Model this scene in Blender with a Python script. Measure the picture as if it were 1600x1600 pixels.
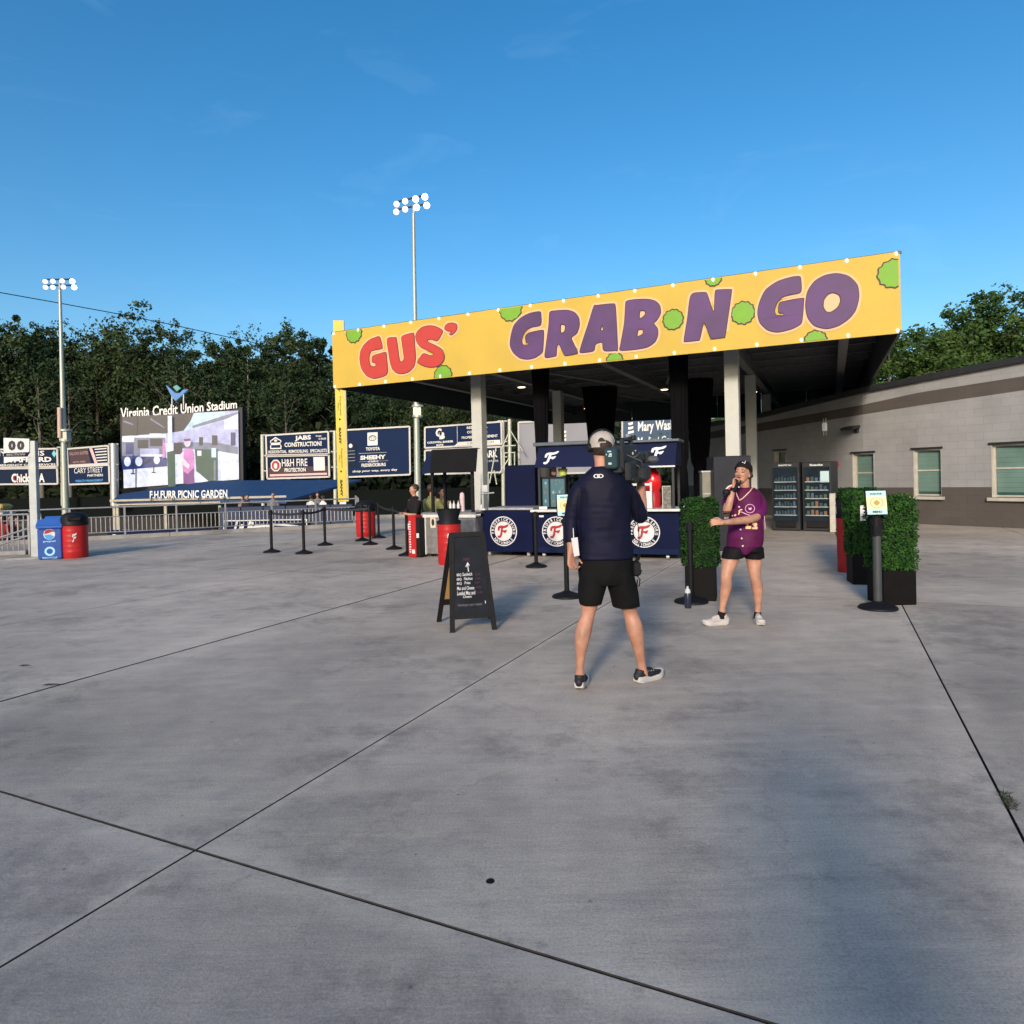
import bpy, bmesh, math, random
from mathutils import Vector, Matrix, noise
from mathutils.geometry import tessellate_polygon
R = math.radians
for o in list(bpy.data.objects): bpy.data.objects.remove(o)
SC = bpy.context.scene
COL = SC.collection
# ------------------------------------------------------------------ camera
FPX, EYE = 1060.0, 1.55
PIT, ROL = 0.011, math.atan(0.0245)
CPX, CPY = 800.0, 757.1
_r0 = Vector((1, 0, 0)); _u0 = Vector((0, math.sin(PIT), math.cos(PIT))); _f = Vector((0, math.cos(PIT), -math.sin(PIT)))
_cr = _r0*math.cos(ROL) - _u0*math.sin(ROL); _cu = _r0*math.sin(ROL) + _u0*math.cos(ROL)
cd = bpy.data.cameras.new('camera'); cam = bpy.data.objects.new('camera', cd); COL.objects.link(cam)
cam.matrix_world = Matrix(((_cr.x, _cu.x, -_f.x, 0), (_cr.y, _cu.y, -_f.y, 0), (_cr.z, _cu.z, -_f.z, EYE), (0, 0, 0, 1)))
cd.sensor_width = 36; cd.lens = FPX/1600*36; cd.shift_y = -(800-CPY)/1600; cd.clip_start = 0.05; cd.clip_end = 2000
SC.camera = cam
# ------------------------------------------------------------------ world, sun, exposure
YAW = math.atan2(500, 1060)                       # the concourse grid is turned this much from the camera axis
AX = Vector((math.sin(YAW), math.cos(YAW), 0)); TX = Vector((math.cos(YAW), -math.sin(YAW), 0))
SUN_EL = R(20); SUN_AZ = math.atan2(-AX.x+0.16*TX.x, -AX.y+0.16*TX.y)
w = bpy.data.worlds.new('World'); SC.world = w; w.use_nodes = True
nt = w.node_tree; nt.nodes.clear()
sky = nt.nodes.new('ShaderNodeTexSky'); sky.sky_type = 'NISHITA'; sky.sun_disc = False
sky.sun_elevation = SUN_EL; sky.sun_rotation = SUN_AZ; sky.altitude = 0; sky.air_density = 1.0; sky.dust_density = 2.2; sky.ozone_density = 2.5
hsv = nt.nodes.new('ShaderNodeHueSaturation'); hsv.inputs['Saturation'].default_value = 1.36; hsv.inputs['Hue'].default_value = 0.495
bg = nt.nodes.new('ShaderNodeBackground'); bg.inputs['Strength'].default_value = 0.106
wo = nt.nodes.new('ShaderNodeOutputWorld')
nt.links.new(sky.outputs[0], hsv.inputs['Color'])
# faint high wisps, the same all round the sky
wtc = nt.nodes.new('ShaderNodeTexCoord'); wmp = nt.nodes.new('ShaderNodeMapping'); wmp.inputs['Scale'].default_value = (2.2, 1.2, 7); nt.links.new(wtc.outputs['Generated'], wmp.inputs['Vector'])
wnz = nt.nodes.new('ShaderNodeTexNoise'); wnz.inputs['Scale'].default_value = 2.4; wnz.inputs['Detail'].default_value = 9; wnz.inputs['Roughness'].default_value = .62; wnz.inputs['Distortion'].default_value = .8; nt.links.new(wmp.outputs[0], wnz.inputs['Vector'])
wrp = nt.nodes.new('ShaderNodeMapRange'); wrp.inputs['From Min'].default_value = .56; wrp.inputs['From Max'].default_value = .8; wrp.inputs['To Max'].default_value = .04; nt.links.new(wnz.outputs['Fac'], wrp.inputs['Value'])
wmx = nt.nodes.new('ShaderNodeMix'); wmx.data_type = 'RGBA'; wmx.inputs['B'].default_value = (5.5, 7.2, 8.6, 1); nt.links.new(wrp.outputs[0], wmx.inputs['Factor']); nt.links.new(hsv.outputs[0], wmx.inputs['A']); nt.links.new(wmx.outputs['Result'], bg.inputs[0]); nt.links.new(bg.outputs[0], wo.inputs[0])
sl = bpy.data.lights.new('sun', 'SUN'); sl.energy = 1.9; sl.angle = R(8); sl.color = (1, 0.86, 0.70)
so = bpy.data.objects.new('sun', sl); COL.objects.link(so)
sdir = Vector((math.sin(SUN_AZ)*math.cos(SUN_EL), math.cos(SUN_AZ)*math.cos(SUN_EL), math.sin(SUN_EL)))
so.rotation_euler = sdir.to_track_quat('Z', 'Y').to_euler(); so.location = (0, -5, 20)
SC.view_settings.view_transform = 'Standard'; SC.view_settings.look = 'None'; SC.view_settings.gamma = 1
SC.view_settings.exposure = 0.95; SC.view_settings.use_curve_mapping = False
SC.render.engine = 'CYCLES'
# ------------------------------------------------------------------ place helpers
def ray(x, y): return _f + _cr*((x-CPX)/FPX) - _cu*((y-CPY)/FPX)
def at(x, y, D):                                   # the point seen at photo pixel (x, y), D metres ahead
    d = ray(x, y); return Vector((d.x*D/d.y, D, EYE + d.z*D/d.y))
def gr(x, y, z=0.0):
    d = ray(x, y); t = (z-EYE)/d.z; return Vector((d.x*t, d.y*t, z))
def st(s, t, z=0.0): return AX*s + TX*t + Vector((0, 0, z))
RZ = -YAW
# ------------------------------------------------------------------ materials
MATS = {}
def mat(name, col, rough=0.6, metal=0.0, var=0.12, scale=6.0, bump=0.0, bscale=60.0, emit=0.0, spec=0.4, trans=0.0, coat=0.0):
    if name in MATS: return MATS[name]
    m = bpy.data.materials.new(name); m.use_nodes = True; N = m.node_tree; L = N.links
    b = N.nodes['Principled BSDF']; b.inputs['Roughness'].default_value = rough; b.inputs['Metallic'].default_value = metal
    b.inputs['Specular IOR Level'].default_value = spec; b.inputs['Coat Weight'].default_value = coat
    b.inputs['Transmission Weight'].default_value = trans
    c = (*col, 1)
    if emit:
        b.inputs['Emission Color'].default_value = c; b.inputs['Emission Strength'].default_value = emit
    if var > 0:
        tc = N.nodes.new('ShaderNodeTexCoord'); nz = N.nodes.new('ShaderNodeTexNoise'); nz.inputs['Scale'].default_value = scale; nz.inputs['Detail'].default_value = 6
        L.new(tc.outputs['Object'], nz.inputs['Vector'])
        rp = N.nodes.new('ShaderNodeValToRGB'); rp.color_ramp.elements[0].position = .3; rp.color_ramp.elements[1].position = .7
        rp.color_ramp.elements[0].color = (*[v*(1-var) for v in col], 1); rp.color_ramp.elements[1].color = (*[min(1, v*(1+var)) for v in col], 1)
        L.new(nz.outputs['Fac'], rp.inputs['Fac']); L.new(rp.outputs[0], b.inputs['Base Color'])
        mr = N.nodes.new('ShaderNodeMapRange'); mr.inputs['To Min'].default_value = max(0, rough-.08); mr.inputs['To Max'].default_value = min(1, rough+.1)
        L.new(nz.outputs['Fac'], mr.inputs['Value']); L.new(mr.outputs[0], b.inputs['Roughness'])
    else: b.inputs['Base Color'].default_value = c
    if bump > 0:
        tc2 = N.nodes.new('ShaderNodeTexCoord'); n2 = N.nodes.new('ShaderNodeTexNoise'); n2.inputs['Scale'].default_value = bscale; n2.inputs['Detail'].default_value = 4
        bp = N.nodes.new('ShaderNodeBump'); bp.inputs['Strength'].default_value = bump; bp.inputs['Distance'].default_value = .01
        L.new(tc2.outputs['Object'], n2.inputs['Vector']); L.new(n2.outputs['Fac'], bp.inputs['Height']); L.new(bp.outputs[0], b.inputs['Normal'])
    MATS[name] = m; return m
def emis(name, col, s=1.0):
    if name in MATS: return MATS[name]
    s = s*.52; m = bpy.data.materials.new(name); m.use_nodes = True; N = m.node_tree
    b = N.nodes['Principled BSDF']; b.inputs['Base Color'].default_value = (.02, .02, .02, 1)
    b.inputs['Emission Color'].default_value = (*col, 1); b.inputs['Emission Strength'].default_value = s
    if name.startswith('px_'):
        L = N.links; tc = N.nodes.new('ShaderNodeTexCoord'); n = N.nodes.new('ShaderNodeTexNoise'); n.inputs['Scale'].default_value = .9; n.inputs['Detail'].default_value = 9; n.inputs['Roughness'].default_value = .75; L.new(tc.outputs['Object'], n.inputs['Vector'])
        mr = N.nodes.new('ShaderNodeMapRange'); mr.inputs['From Min'].default_value = .3; mr.inputs['From Max'].default_value = .7; mr.inputs['To Min'].default_value = s*.62; mr.inputs['To Max'].default_value = s*1.3; L.new(n.outputs['Fac'], mr.inputs['Value']); L.new(mr.outputs[0], b.inputs['Emission Strength'])
    MATS[name] = m; return m
# ------------------------------------------------------------------ object helpers
def tag(o, label=None, cat=None, group=None, kind=None):
    if label: o['label'] = label
    if cat: o['category'] = cat
    if group: o['group'] = group
    if kind: o['kind'] = kind
    return o
def thing(name, label, cat, loc=(0, 0, 0), rz=0.0, group=None, kind=None):
    o = bpy.data.objects.new(name, None); COL.objects.link(o); o.empty_display_size = .2
    o.location = loc; o.rotation_euler = (0, 0, rz)
    return tag(o, label, cat, group, kind)
def rootmat(o):
    while o.parent: o = o.parent
    return Matrix.Translation(Vector(o.location)) @ Matrix.Rotation(o.rotation_euler[2], 4, 'Z')
def copy_tree(o, parent=None):
    c = o.copy(); COL.objects.link(c); c.parent = parent
    for ch in [x for x in KIDS.get(o.name, [])]: copy_tree_reg(ch, c)
    return c
KIDS = {}
def copy_tree_reg(o, parent):
    c = copy_tree(o, parent); KIDS.setdefault(parent.name, []).append(c); return c
def mkobj(name, me, m, parent=None):
    o = bpy.data.objects.new(name, me); COL.objects.link(o)
    if m is not None and not len(me.materials): me.materials.append(m)
    if parent: o.parent = parent; KIDS.setdefault(parent.name, []).append(o)
    return o
class MB:
    """collects shapes; world=True shapes are moved into the parent thing's own frame"""
    def __init__(s): s.v = []; s.f = []; s.mi = []; s.cur = 0; s.sm = []
    def add(s, vs, fs, smooth=False):
        n = len(s.v); s.v += [tuple(v) for v in vs]; s.f += [tuple(i+n for i in f) for f in fs]; s.mi += [s.cur]*len(fs); s.sm += [smooth]*len(fs); return s
    def box(s, c, d, rz=0.0, M=None, bev=0.0):
        x, y, z = d[0]/2, d[1]/2, d[2]/2; b = min(bev, x*.9, y*.9, z*.9)
        if b > 0:
            P = []
            for (k, zz) in ((b, -z), (0, -z+b), (0, z-b), (b, z)):
                X, Y = x-k, y-k; q = b*.6
                for (a, e) in ((-X+q, -Y), (X-q, -Y), (X, -Y+q), (X, Y-q), (X-q, Y), (-X+q, Y), (-X, Y-q), (-X, -Y+q)): P.append(Vector((a, e, zz)))
            F = [tuple(range(7, -1, -1)), tuple(range(24, 32))]
            for k in range(3):
                for i in range(8): F.append((k*8+i, k*8+(i+1) % 8, k*8+8+(i+1) % 8, k*8+8+i))
        else:
            P = [Vector((a*x, e*y, g*z)) for g in (-1, 1) for (a, e) in ((-1, -1), (1, -1), (1, 1), (-1, 1))]
            F = [(3, 2, 1, 0), (4, 5, 6, 7), (0, 1, 5, 4), (1, 2, 6, 5), (2, 3, 7, 6), (3, 0, 4, 7)]
        T = M if M is not None else Matrix.Translation(Vector(c)) @ Matrix.Rotation(rz, 4, 'Z')
        return s.add([T @ p for p in P], F)
    def cyl(s, p0, p1, r0, r1=None, n=12, caps=True, smooth=True):
        r1 = r0 if r1 is None else r1; p0 = Vector(p0); p1 = Vector(p1); d = (p1-p0).normalized()
        u = d.orthogonal().normalized(); w_ = d.cross(u)
        V = []
        for p, r in ((p0, r0), (p1, r1)):
            for i in range(n):
                a = 2*math.pi*i/n; V.append(p + u*math.cos(a)*r + w_*math.sin(a)*r)
        s.add(V, [(i, (i+1) % n, n+(i+1) % n, n+i) for i in range(n)], smooth)
        if caps: s.add(V[:n], [tuple(range(n-1, -1, -1))]); s.add(V[n:], [tuple(range(n))])
        return s
    def lathe(s, prof, c=(0, 0, 0), n=24, smooth=True):
        c = Vector(c); V = []
        for (r, z) in prof:
            for i in range(n): a = 2*math.pi*i/n; V.append(c+Vector((r*math.cos(a), r*math.sin(a), z)))
        F = [(k*n+i, k*n+(i+1) % n, (k+1)*n+(i+1) % n, (k+1)*n+i) for k in range(len(prof)-1) for i in range(n)]
        s.add(V, F, smooth)
        if prof[0][0] > 1e-4: s.add(V[:n], [tuple(range(n-1, -1, -1))])
        if prof[-1][0] > 1e-4: s.add(V[-n:], [tuple(range(n))])
        return s
    def tube(s, pts, r, n=8, smooth=True):
        pts = [Vector(p) for p in pts]; rs = r if isinstance(r, (list, tuple)) else [r]*len(pts); V = []; u = None
        for i, p in enumerate(pts):
            d = (pts[min(i+1, len(pts)-1)]-pts[max(i-1, 0)]).normalized()
            u = d.orthogonal().normalized() if u is None else (u-d*u.dot(d)).normalized()
            w_ = d.cross(u)
            for k in range(n): a = 2*math.pi*k/n; V.append(p+(u*math.cos(a)+w_*math.sin(a))*rs[i])
        F = [(i*n+k, i*n+(k+1) % n, (i+1)*n+(k+1) % n, (i+1)*n+k) for i in range(len(pts)-1) for k in range(n)]
        s.add(V, F, smooth); s.add(V[:n], [tuple(range(n-1, -1, -1))]); s.add(V[-n:], [tuple(range(n))]); return s
    def prism(s, pts, thick):                       # pts: 3D outline (planar), pushed along -normal by thick
        pts = [Vector(p) for p in pts]; n = len(pts); nn = Vector((0, 0, 0))
        for i in range(n): nn += pts[i].cross(pts[(i+1) % n])
        nn.normalize(); V = pts + [p-nn*thick for p in pts]
        s.add(V, [tuple(range(n)), tuple(range(2*n-1, n-1, -1))] + [(i, n+i, n+(i+1) % n, (i+1) % n) for i in range(n)]); return s
    def ell(s, c, r, n=12, m=8, M=None):
        V = []; c = Vector(c)
        for j in range(m+1):
            ph = math.pi*j/m
            for i in range(n):
                a = 2*math.pi*i/n; p = Vector((r[0]*math.sin(ph)*math.cos(a), r[1]*math.sin(ph)*math.sin(a), r[2]*math.cos(ph)))
                V.append(c + (M @ p if M is not None else p))
        F = [(j*n+i, (j+1)*n+i, (j+1)*n+(i+1) % n, j*n+(i+1) % n) for j in range(m) for i in range(n)]
        return s.add(V, F, True)
    def build(s, name, m, parent=None, world=False, mats=None):
        vs = s.v
        if world and parent is not None:
            I = rootmat(parent).inverted(); vs = [tuple(I @ Vector(v)) for v in vs]
        me = bpy.data.meshes.new(name); me.from_pydata(vs, [], s.f)
        for p, k, q in zip(me.polygons, s.mi, s.sm): p.material_index = k; p.use_smooth = q
        for x in (mats or [m]): me.materials.append(x)
        me.update(); return mkobj(name, me, None, parent)
# ------------------------------------------------------------------ flat print: text and shapes laid on a surface
_TC = {}
def text2d(sx, bold=0.0):
    k = (sx, bold)
    if k in _TC: return _TC[k]
    c = bpy.data.curves.new('t', 'FONT'); c.body = sx; c.size = 1; c.offset = bold; c.resolution_u = 2; c.fill_mode = 'FRONT'
    o = bpy.data.objects.new('t', c); me = bpy.data.meshes.new_from_object(o)
    V = [(v.co.x, v.co.y) for v in me.vertices]; F = [tuple(p.vertices) for p in me.polygons]
    bpy.data.objects.remove(o); bpy.data.curves.remove(c); bpy.data.meshes.remove(me)
    _TC[k] = (V, F); return V, F
def surf(o, ux, uy):
    o = Vector(o); ux = Vector(ux); uy = Vector(uy); n = ux.cross(uy).normalized()
    return lambda u, v, d=0.0: o + ux*u + uy*v + n*d
def quad_surf(BL, BR, TR, TL):                       # (u,v) in 0..1; offset towards the viewer
    n = (BR-BL).cross(TL-BL).normalized()
    return lambda u, v, d=0.0: BL*(1-u)*(1-v)+BR*u*(1-v)+TR*u*v+TL*(1-u)*v + n*d
def put_text(mb, S, sx, box, d=0.004, bold=0.02, shear=0.0, rot=False):
    V, F = text2d(sx, bold)
    if not V: return
    P = [(x+shear*y, y) for x, y in V]
    if rot: P = [(y, -x) for x, y in P]
    x0 = min(p[0] for p in P); x1 = max(p[0] for p in P); y0 = min(p[1] for p in P); y1 = max(p[1] for p in P)
    u0, v0, u1, v1 = box
    mb.add([S(u0+(x-x0)/(x1-x0)*(u1-u0), v0+(y-y0)/(y1-y0)*(v1-v0), d) for x, y in P], F)
def put_poly(mb, S, pts, d=0.003, holes=()):
    loops = [[Vector((x, y, 0)) for x, y in pts]] + [[Vector((x, y, 0)) for x, y in h] for h in holes]
    flat = [p for l in loops for p in l]; T = tessellate_polygon(loops)
    F = []
    for t in T:
        a, b, c = [flat[i] for i in t]
        F.append(tuple(t) if (b-a).cross(c-a).z > 0 else (t[0], t[2], t[1]))
    mb.add([S(p.x, p.y, d) for p in flat], F)
def put_rect(mb, S, box, d=0.003):
    u0, v0, u1, v1 = box; put_poly(mb, S, [(u0, v0), (u1, v0), (u1, v1), (u0, v1)], d)
def circ(cx, cy, rx, ry=None, n=28, a0=0, a1=2*math.pi):
    ry = rx if ry is None else ry
    return [(cx+rx*math.cos(a0+(a1-a0)*i/n), cy+ry*math.sin(a0+(a1-a0)*i/n)) for i in range(n if a1-a0 > 6.28 else n+1)]
def smooth_loop(P, k=4, ten=0.45):
    n = len(P); out = []
    for i in range(n):
        p0, p1, p2, p3 = P[i-1], P[i], P[(i+1) % n], P[(i+2) % n]
        m1 = ((p2[0]-p0[0])*ten, (p2[1]-p0[1])*ten); m2 = ((p3[0]-p1[0])*ten, (p3[1]-p1[1])*ten)
        for j in range(k):
            t = j/k; h1 = 2*t**3-3*t*t+1; h2 = t**3-2*t*t+t; h3 = -2*t**3+3*t*t; h4 = t**3-t*t
            out.append((h1*p1[0]+h2*m1[0]+h3*p2[0]+h4*m2[0], h1*p1[1]+h2*m1[1]+h3*p2[1]+h4*m2[1]))
    return out
def offset_loop(P, d):                               # outward for d > 0 whatever the winding
    n = len(P); A = sum(P[i][0]*P[(i+1) % n][1]-P[(i+1) % n][0]*P[i][1] for i in range(n)); sg = 1 if A > 0 else -1; out = []
    for i in range(n):
        ax, ay = P[i-1]; bx, by = P[i]; cx, cy = P[(i+1) % n]
        e1 = Vector((bx-ax, by-ay)); e2 = Vector((cx-bx, cy-by))
        if e1.length < 1e-9 or e2.length < 1e-9: out.append((bx, by)); continue
        e1.normalize(); e2.normalize(); n1 = Vector((e1.y, -e1.x)); n2 = Vector((e2.y, -e2.x)); m = n1+n2
        if m.length < .3: m = n1
        m.normalize(); q = d*sg/max(.6, m.dot(n1)); out.append((bx+m.x*q, by+m.y*q))
    return out
FLOGO = [(445, 215), (458, 180), (500, 165), (560, 167), (610, 148), (632, 152), (604, 188), (560, 203), (538, 207), (531, 236), (572, 234), (602, 228), (584, 266), (556, 280), (548, 266), (525, 268), (518, 305), (500, 340), (470, 356), (443, 344), (447, 320), (474, 318), (488, 290), (494, 250), (502, 206), (478, 214), (476, 240), (450, 246)]
FLOGO = smooth_loop([((x-537)/208, (252-y)/208) for x, y in FLOGO], 3)     # about unit height
def put_F(mb, S, cx, cy, h, d=0.006): put_poly(mb, S, [(cx+x*h, cy+y*h) for x, y in FLOGO], d)
def ring_text(mb, S, sx, cx, cy, r, h, a0, a1, top=True, d=0.006, bold=0.03):
    n = len(sx)
    for i, ch in enumerate(sx):
        if ch == ' ': continue
        a = a0+(a1-a0)*(i/(n-1)); V, F = text2d(ch, bold)
        x0 = min(v[0] for v in V); x1 = max(v[0] for v in V); mx = (x0+x1)/2; th = a-math.pi/2 if top else a+math.pi/2
        pts = []
        for x, y in V:
            X = (x-mx)*h*1.25; Y = (y-.35)*h*1.35
            pts.append(S(cx+math.cos(a)*r+X*math.cos(th)-Y*math.sin(th), cy+math.sin(a)*r+X*math.sin(th)+Y*math.cos(th), d))
        mb.add(pts, F)
# common materials
M_white = mat('white_paint', (.55, .55, .54), .5); M_black = mat('black_plastic', (.007, .007, .009), .55, var=.2, spec=.2)
M_navy = mat('navy_panel', (.005, .008, .034), .6, var=.15, scale=3, spec=.06); M_navy2 = mat('navy_vinyl', (.007, .013, .045), .6, var=.1, spec=.06)
M_red = mat('red_plastic', (.40, .012, .014), .4, var=.12, scale=4); M_dark = mat('dark_steel', (.02, .022, .026), .5, .2)
M_steel = mat('galvanised_steel', (.42, .43, .44), .45, .6, bump=.1); M_stainless = mat('brushed_stainless', (.35, .34, .33), .38, .8, var=.15, scale=12)
M_pwhite = mat('print_white', (.58, .58, .58), .6, var=0); M_pred = mat('print_red', (.30, .02, .035), .6, var=0); M_pdark = mat('print_black', (.02, .02, .025), .6, var=0)
M_pblue = mat('print_blue', (.05, .28, .62), .6, var=0); M_lwhite = mat('print_glow_white', (.62, .62, .62), .6, var=0, emit=.12)  # the last white has a faint glow of its own, on unlit prints too
# ================================================================== GROUND
def concrete_mat(name, base, tint):
    m = bpy.data.materials.new(name); m.use_nodes = True; N = m.node_tree; L = N.links; b = N.nodes['Principled BSDF']
    tc = N.nodes.new('ShaderNodeTexCoord'); oi = N.nodes.new('ShaderNodeObjectInfo')
    def nz(scale, det=5, rough=.6, vec=None):
        n = N.nodes.new('ShaderNodeTexNoise'); n.inputs['Scale'].default_value = scale; n.inputs['Detail'].default_value = det; n.inputs['Roughness'].default_value = rough
        L.new(vec or tc.outputs['Object'], n.inputs['Vector']); return n
    def ramp(src, p0, c0, p1, c1):
        r = N.nodes.new('ShaderNodeValToRGB'); r.color_ramp.elements[0].position = p0; r.color_ramp.elements[1].position = p1
        r.color_ramp.elements[0].color = (*c0, 1); r.color_ramp.elements[1].color = (*c1, 1); L.new(src, r.inputs['Fac']); return r
    def mix(a, b_, f, mode='MULTIPLY'):
        x = N.nodes.new('ShaderNodeMix'); x.data_type = 'RGBA'; x.blend_type = mode
        if isinstance(f, float): x.inputs['Factor'].default_value = f
        else: L.new(f, x.inputs['Factor'])
        L.new(a, x.inputs['A']); L.new(b_, x.inputs['B']); return x
    big = nz(.35, 6, .62); c1 = ramp(big.outputs['Fac'], .34, [v*.74 for v in base], .66, [v*1.16 for v in base])
    mp = N.nodes.new('ShaderNodeMapping'); mp.inputs['Rotation'].default_value = (0, 0, -RZ); mp.inputs['Scale'].default_value = (1, 7, 1); L.new(tc.outputs['Object'], mp.inputs['Vector'])
    mid = nz(1.1, 8, .7, mp.outputs[0]); c2 = ramp(mid.outputs['Fac'], .3, (.84, .84, .86), .7, (1.12, 1.11, 1.09))
    m1 = mix(c1.outputs[0], c2.outputs[0], .8)
    blot = nz(2.6, 9, .72); c3 = ramp(blot.outputs['Fac'], .36, (.80, .80, .82), .58, (1.05, 1.05, 1.04)); m2 = mix(m1.outputs['Result'], c3.outputs[0], .75)
    sp = nz(95, 3, .8); c4 = ramp(sp.outputs['Fac'], .32, (.66, .66, .66), .6, (1.12, 1.12, 1.12)); m3 = mix(m2.outputs['Result'], c4.outputs[0], .8)
    # irregular pale bloom and dark scuffs
    sc = nz(.9, 10, .78); c5 = ramp(sc.outputs['Fac'], .60, (0, 0, 0), .72, (1, 1, 1)); pale = N.nodes.new('ShaderNodeRGB'); pale.outputs[0].default_value = (base[0]*1.5, base[1]*1.5, base[2]*1.48, 1)
    f5 = N.nodes.new('ShaderNodeMath'); f5.operation = 'MULTIPLY'; f5.inputs[1].default_value = .5; L.new(c5.outputs[0], f5.inputs[0])
    m4 = mix(m3.outputs['Result'], pale.outputs[0], f5.outputs[0], 'MIX')
    spot = N.nodes.new('ShaderNodeTexVoronoi'); spot.inputs['Scale'].default_value = 1.7; L.new(tc.outputs['Object'], spot.inputs['Vector'])
    c6 = ramp(spot.outputs['Distance'], .012, (.35, .35, .36), .022, (1, 1, 1)); m5a = mix(m4.outputs['Result'], c6.outputs[0], 1.0)
    sp2 = N.nodes.new('ShaderNodeTexVoronoi'); sp2.inputs['Scale'].default_value = 4.5; L.new(tc.outputs['Object'], sp2.inputs['Vector']); c9 = ramp(sp2.outputs['Distance'], .025, (.5, .5, .5), .05, (1, 1, 1)); m5a = mix(m5a.outputs['Result'], c9.outputs[0], .9)
    ck = N.nodes.new('ShaderNodeTexVoronoi'); ck.feature = 'DISTANCE_TO_EDGE'; ck.inputs['Scale'].default_value = .16; wp = nz(1.5, 6, .7); wv2 = N.nodes.new('ShaderNodeVectorMath'); wv2.operation = 'MULTIPLY_ADD'; wv2.inputs[1].default_value = (.9, .9, .9); L.new(wp.outputs['Color'], wv2.inputs[0]); L.new(tc.outputs['Object'], wv2.inputs[2]); L.new(wv2.outputs[0], ck.inputs['Vector']); c10 = ramp(ck.outputs['Distance'], .0004, (.45, .44, .43), .0011, (1, 1, 1)); m5a = mix(m5a.outputs['Result'], c10.outputs[0], .22)
    fine = N.nodes.new('ShaderNodeMapping'); fine.inputs['Rotation'].default_value = (0, 0, -RZ); fine.inputs['Scale'].default_value = (3, 55, 1); L.new(tc.outputs['Object'], fine.inputs['Vector']); nf = nz(1.0, 3, .6, fine.outputs[0]); c7 = ramp(nf.outputs['Fac'], .3, (.90, .90, .90), .7, (1.06, 1.06, 1.06)); m5b = mix(m5a.outputs['Result'], c7.outputs[0], .4)
    dk = nz(.55, 11, .8); c8 = ramp(dk.outputs['Fac'], .38, (.58, .58, .59), .48, (1, 1, 1)); m5 = mix(m5b.outputs['Result'], c8.outputs[0], .8)
    def mth(op, a, b=None, c=None):
        x = N.nodes.new('ShaderNodeMath'); x.operation = op
        for i, q in enumerate((a, b, c)):
            if q is None: continue
            if isinstance(q, (int, float)): x.inputs[i].default_value = q
            else: L.new(q, x.inputs[i])
        return x.outputs[0]
    dt = N.nodes.new('ShaderNodeVectorMath'); dt.operation = 'DOT_PRODUCT'; L.new(tc.outputs['Object'], dt.inputs[0]); dt.inputs[1].default_value = tuple(TX)
    ds = N.nodes.new('ShaderNodeVectorMath'); ds.operation = 'DOT_PRODUCT'; L.new(tc.outputs['Object'], ds.inputs[0]); ds.inputs[1].default_value = tuple(AX)
    n9 = nz(2.2, 6, .75); wv = mth('MULTIPLY_ADD', n9.outputs['Fac'], .9, -.28)
    tot = None
    for src, c0, wd_ in ((dt.outputs['Value'], .69, .22), (dt.outputs['Value'], -5.53, .55), (ds.outputs['Value'], 2.0, .14), (dt.outputs['Value'], -2.47, .07)):
        q = mth('SUBTRACT', 1.0, mth('DIVIDE', mth('ABSOLUTE', mth('SUBTRACT', src, c0)), wd_)); q = mth('MAXIMUM', q, 0.0); q = mth('MINIMUM', mth('MULTIPLY', q, 1.6), 1.0); tot = q if tot is None else mth('MAXIMUM', tot, q)
    jf = mth('MAXIMUM', mth('MULTIPLY', tot, wv), 0.0); m6 = mix(m5.outputs['Result'], pale.outputs[0], jf, 'MIX')
    n10 = nz(7, 8, .8); m7f = mth('MULTIPLY', mth('MAXIMUM', mth('MULTIPLY_ADD', n10.outputs['Fac'], 6.0, -3.3), 0.0), mth('MULTIPLY', tot, .55)); dkc = N.nodes.new('ShaderNodeRGB'); dkc.outputs[0].default_value = (.05, .045, .04, 1); m5 = mix(m6.outputs['Result'], dkc.outputs[0], mth('MINIMUM', m7f, .6), 'MIX')
    rm = N.nodes.new('ShaderNodeMapRange'); rm.inputs['To Min'].default_value = .89; rm.inputs['To Max'].default_value = 1.09; L.new(oi.outputs['Random'], rm.inputs['Value'])
    vm = N.nodes.new('ShaderNodeVectorMath'); vm.operation = 'SCALE'; L.new(m5.outputs['Result'], vm.inputs[0]); L.new(rm.outputs[0], vm.inputs['Scale'])
    L.new(vm.outputs[0], b.inputs['Base Color'])
    rr = N.nodes.new('ShaderNodeMapRange'); rr.inputs['To Min'].default_value = .62; rr.inputs['To Max'].default_value = .88; L.new(blot.outputs['Fac'], rr.inputs['Value']); L.new(rr.outputs[0], b.inputs['Roughness'])
    bp = N.nodes.new('ShaderNodeBump'); bp.inputs['Strength'].default_value = .35; bp.inputs['Distance'].default_value = .004
    fb = nz(160, 4, .7); L.new(fb.outputs['Fac'], bp.inputs['Height']); bp2 = N.nodes.new('ShaderNodeBump'); bp2.inputs['Strength'].default_value = .25; bp2.inputs['Distance'].default_value = .02
    L.new(mid.outputs['Fac'], bp2.inputs['Height']); L.new(bp.outputs[0], bp2.inputs['Normal']); L.new(bp2.outputs[0], b.inputs['Normal'])
    b.inputs['Specular IOR Level'].default_value = .35
    return m
M_conc = concrete_mat('broomed_concrete', (.47, .408, .342), 0)
M_cedge = mat('dark_slab_edge', (.045, .04, .035), .9, var=.3, scale=20)  # slab sides and bevels coloured darker than the top
M_kerb = mat('kerb_concrete', (.26, .25, .235), .8, var=.2, scale=3, bump=.3)
M_joint = mat('joint_filler', (.010, .010, .010), .95, var=.3, scale=30, spec=.05)
conc = MB()
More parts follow.
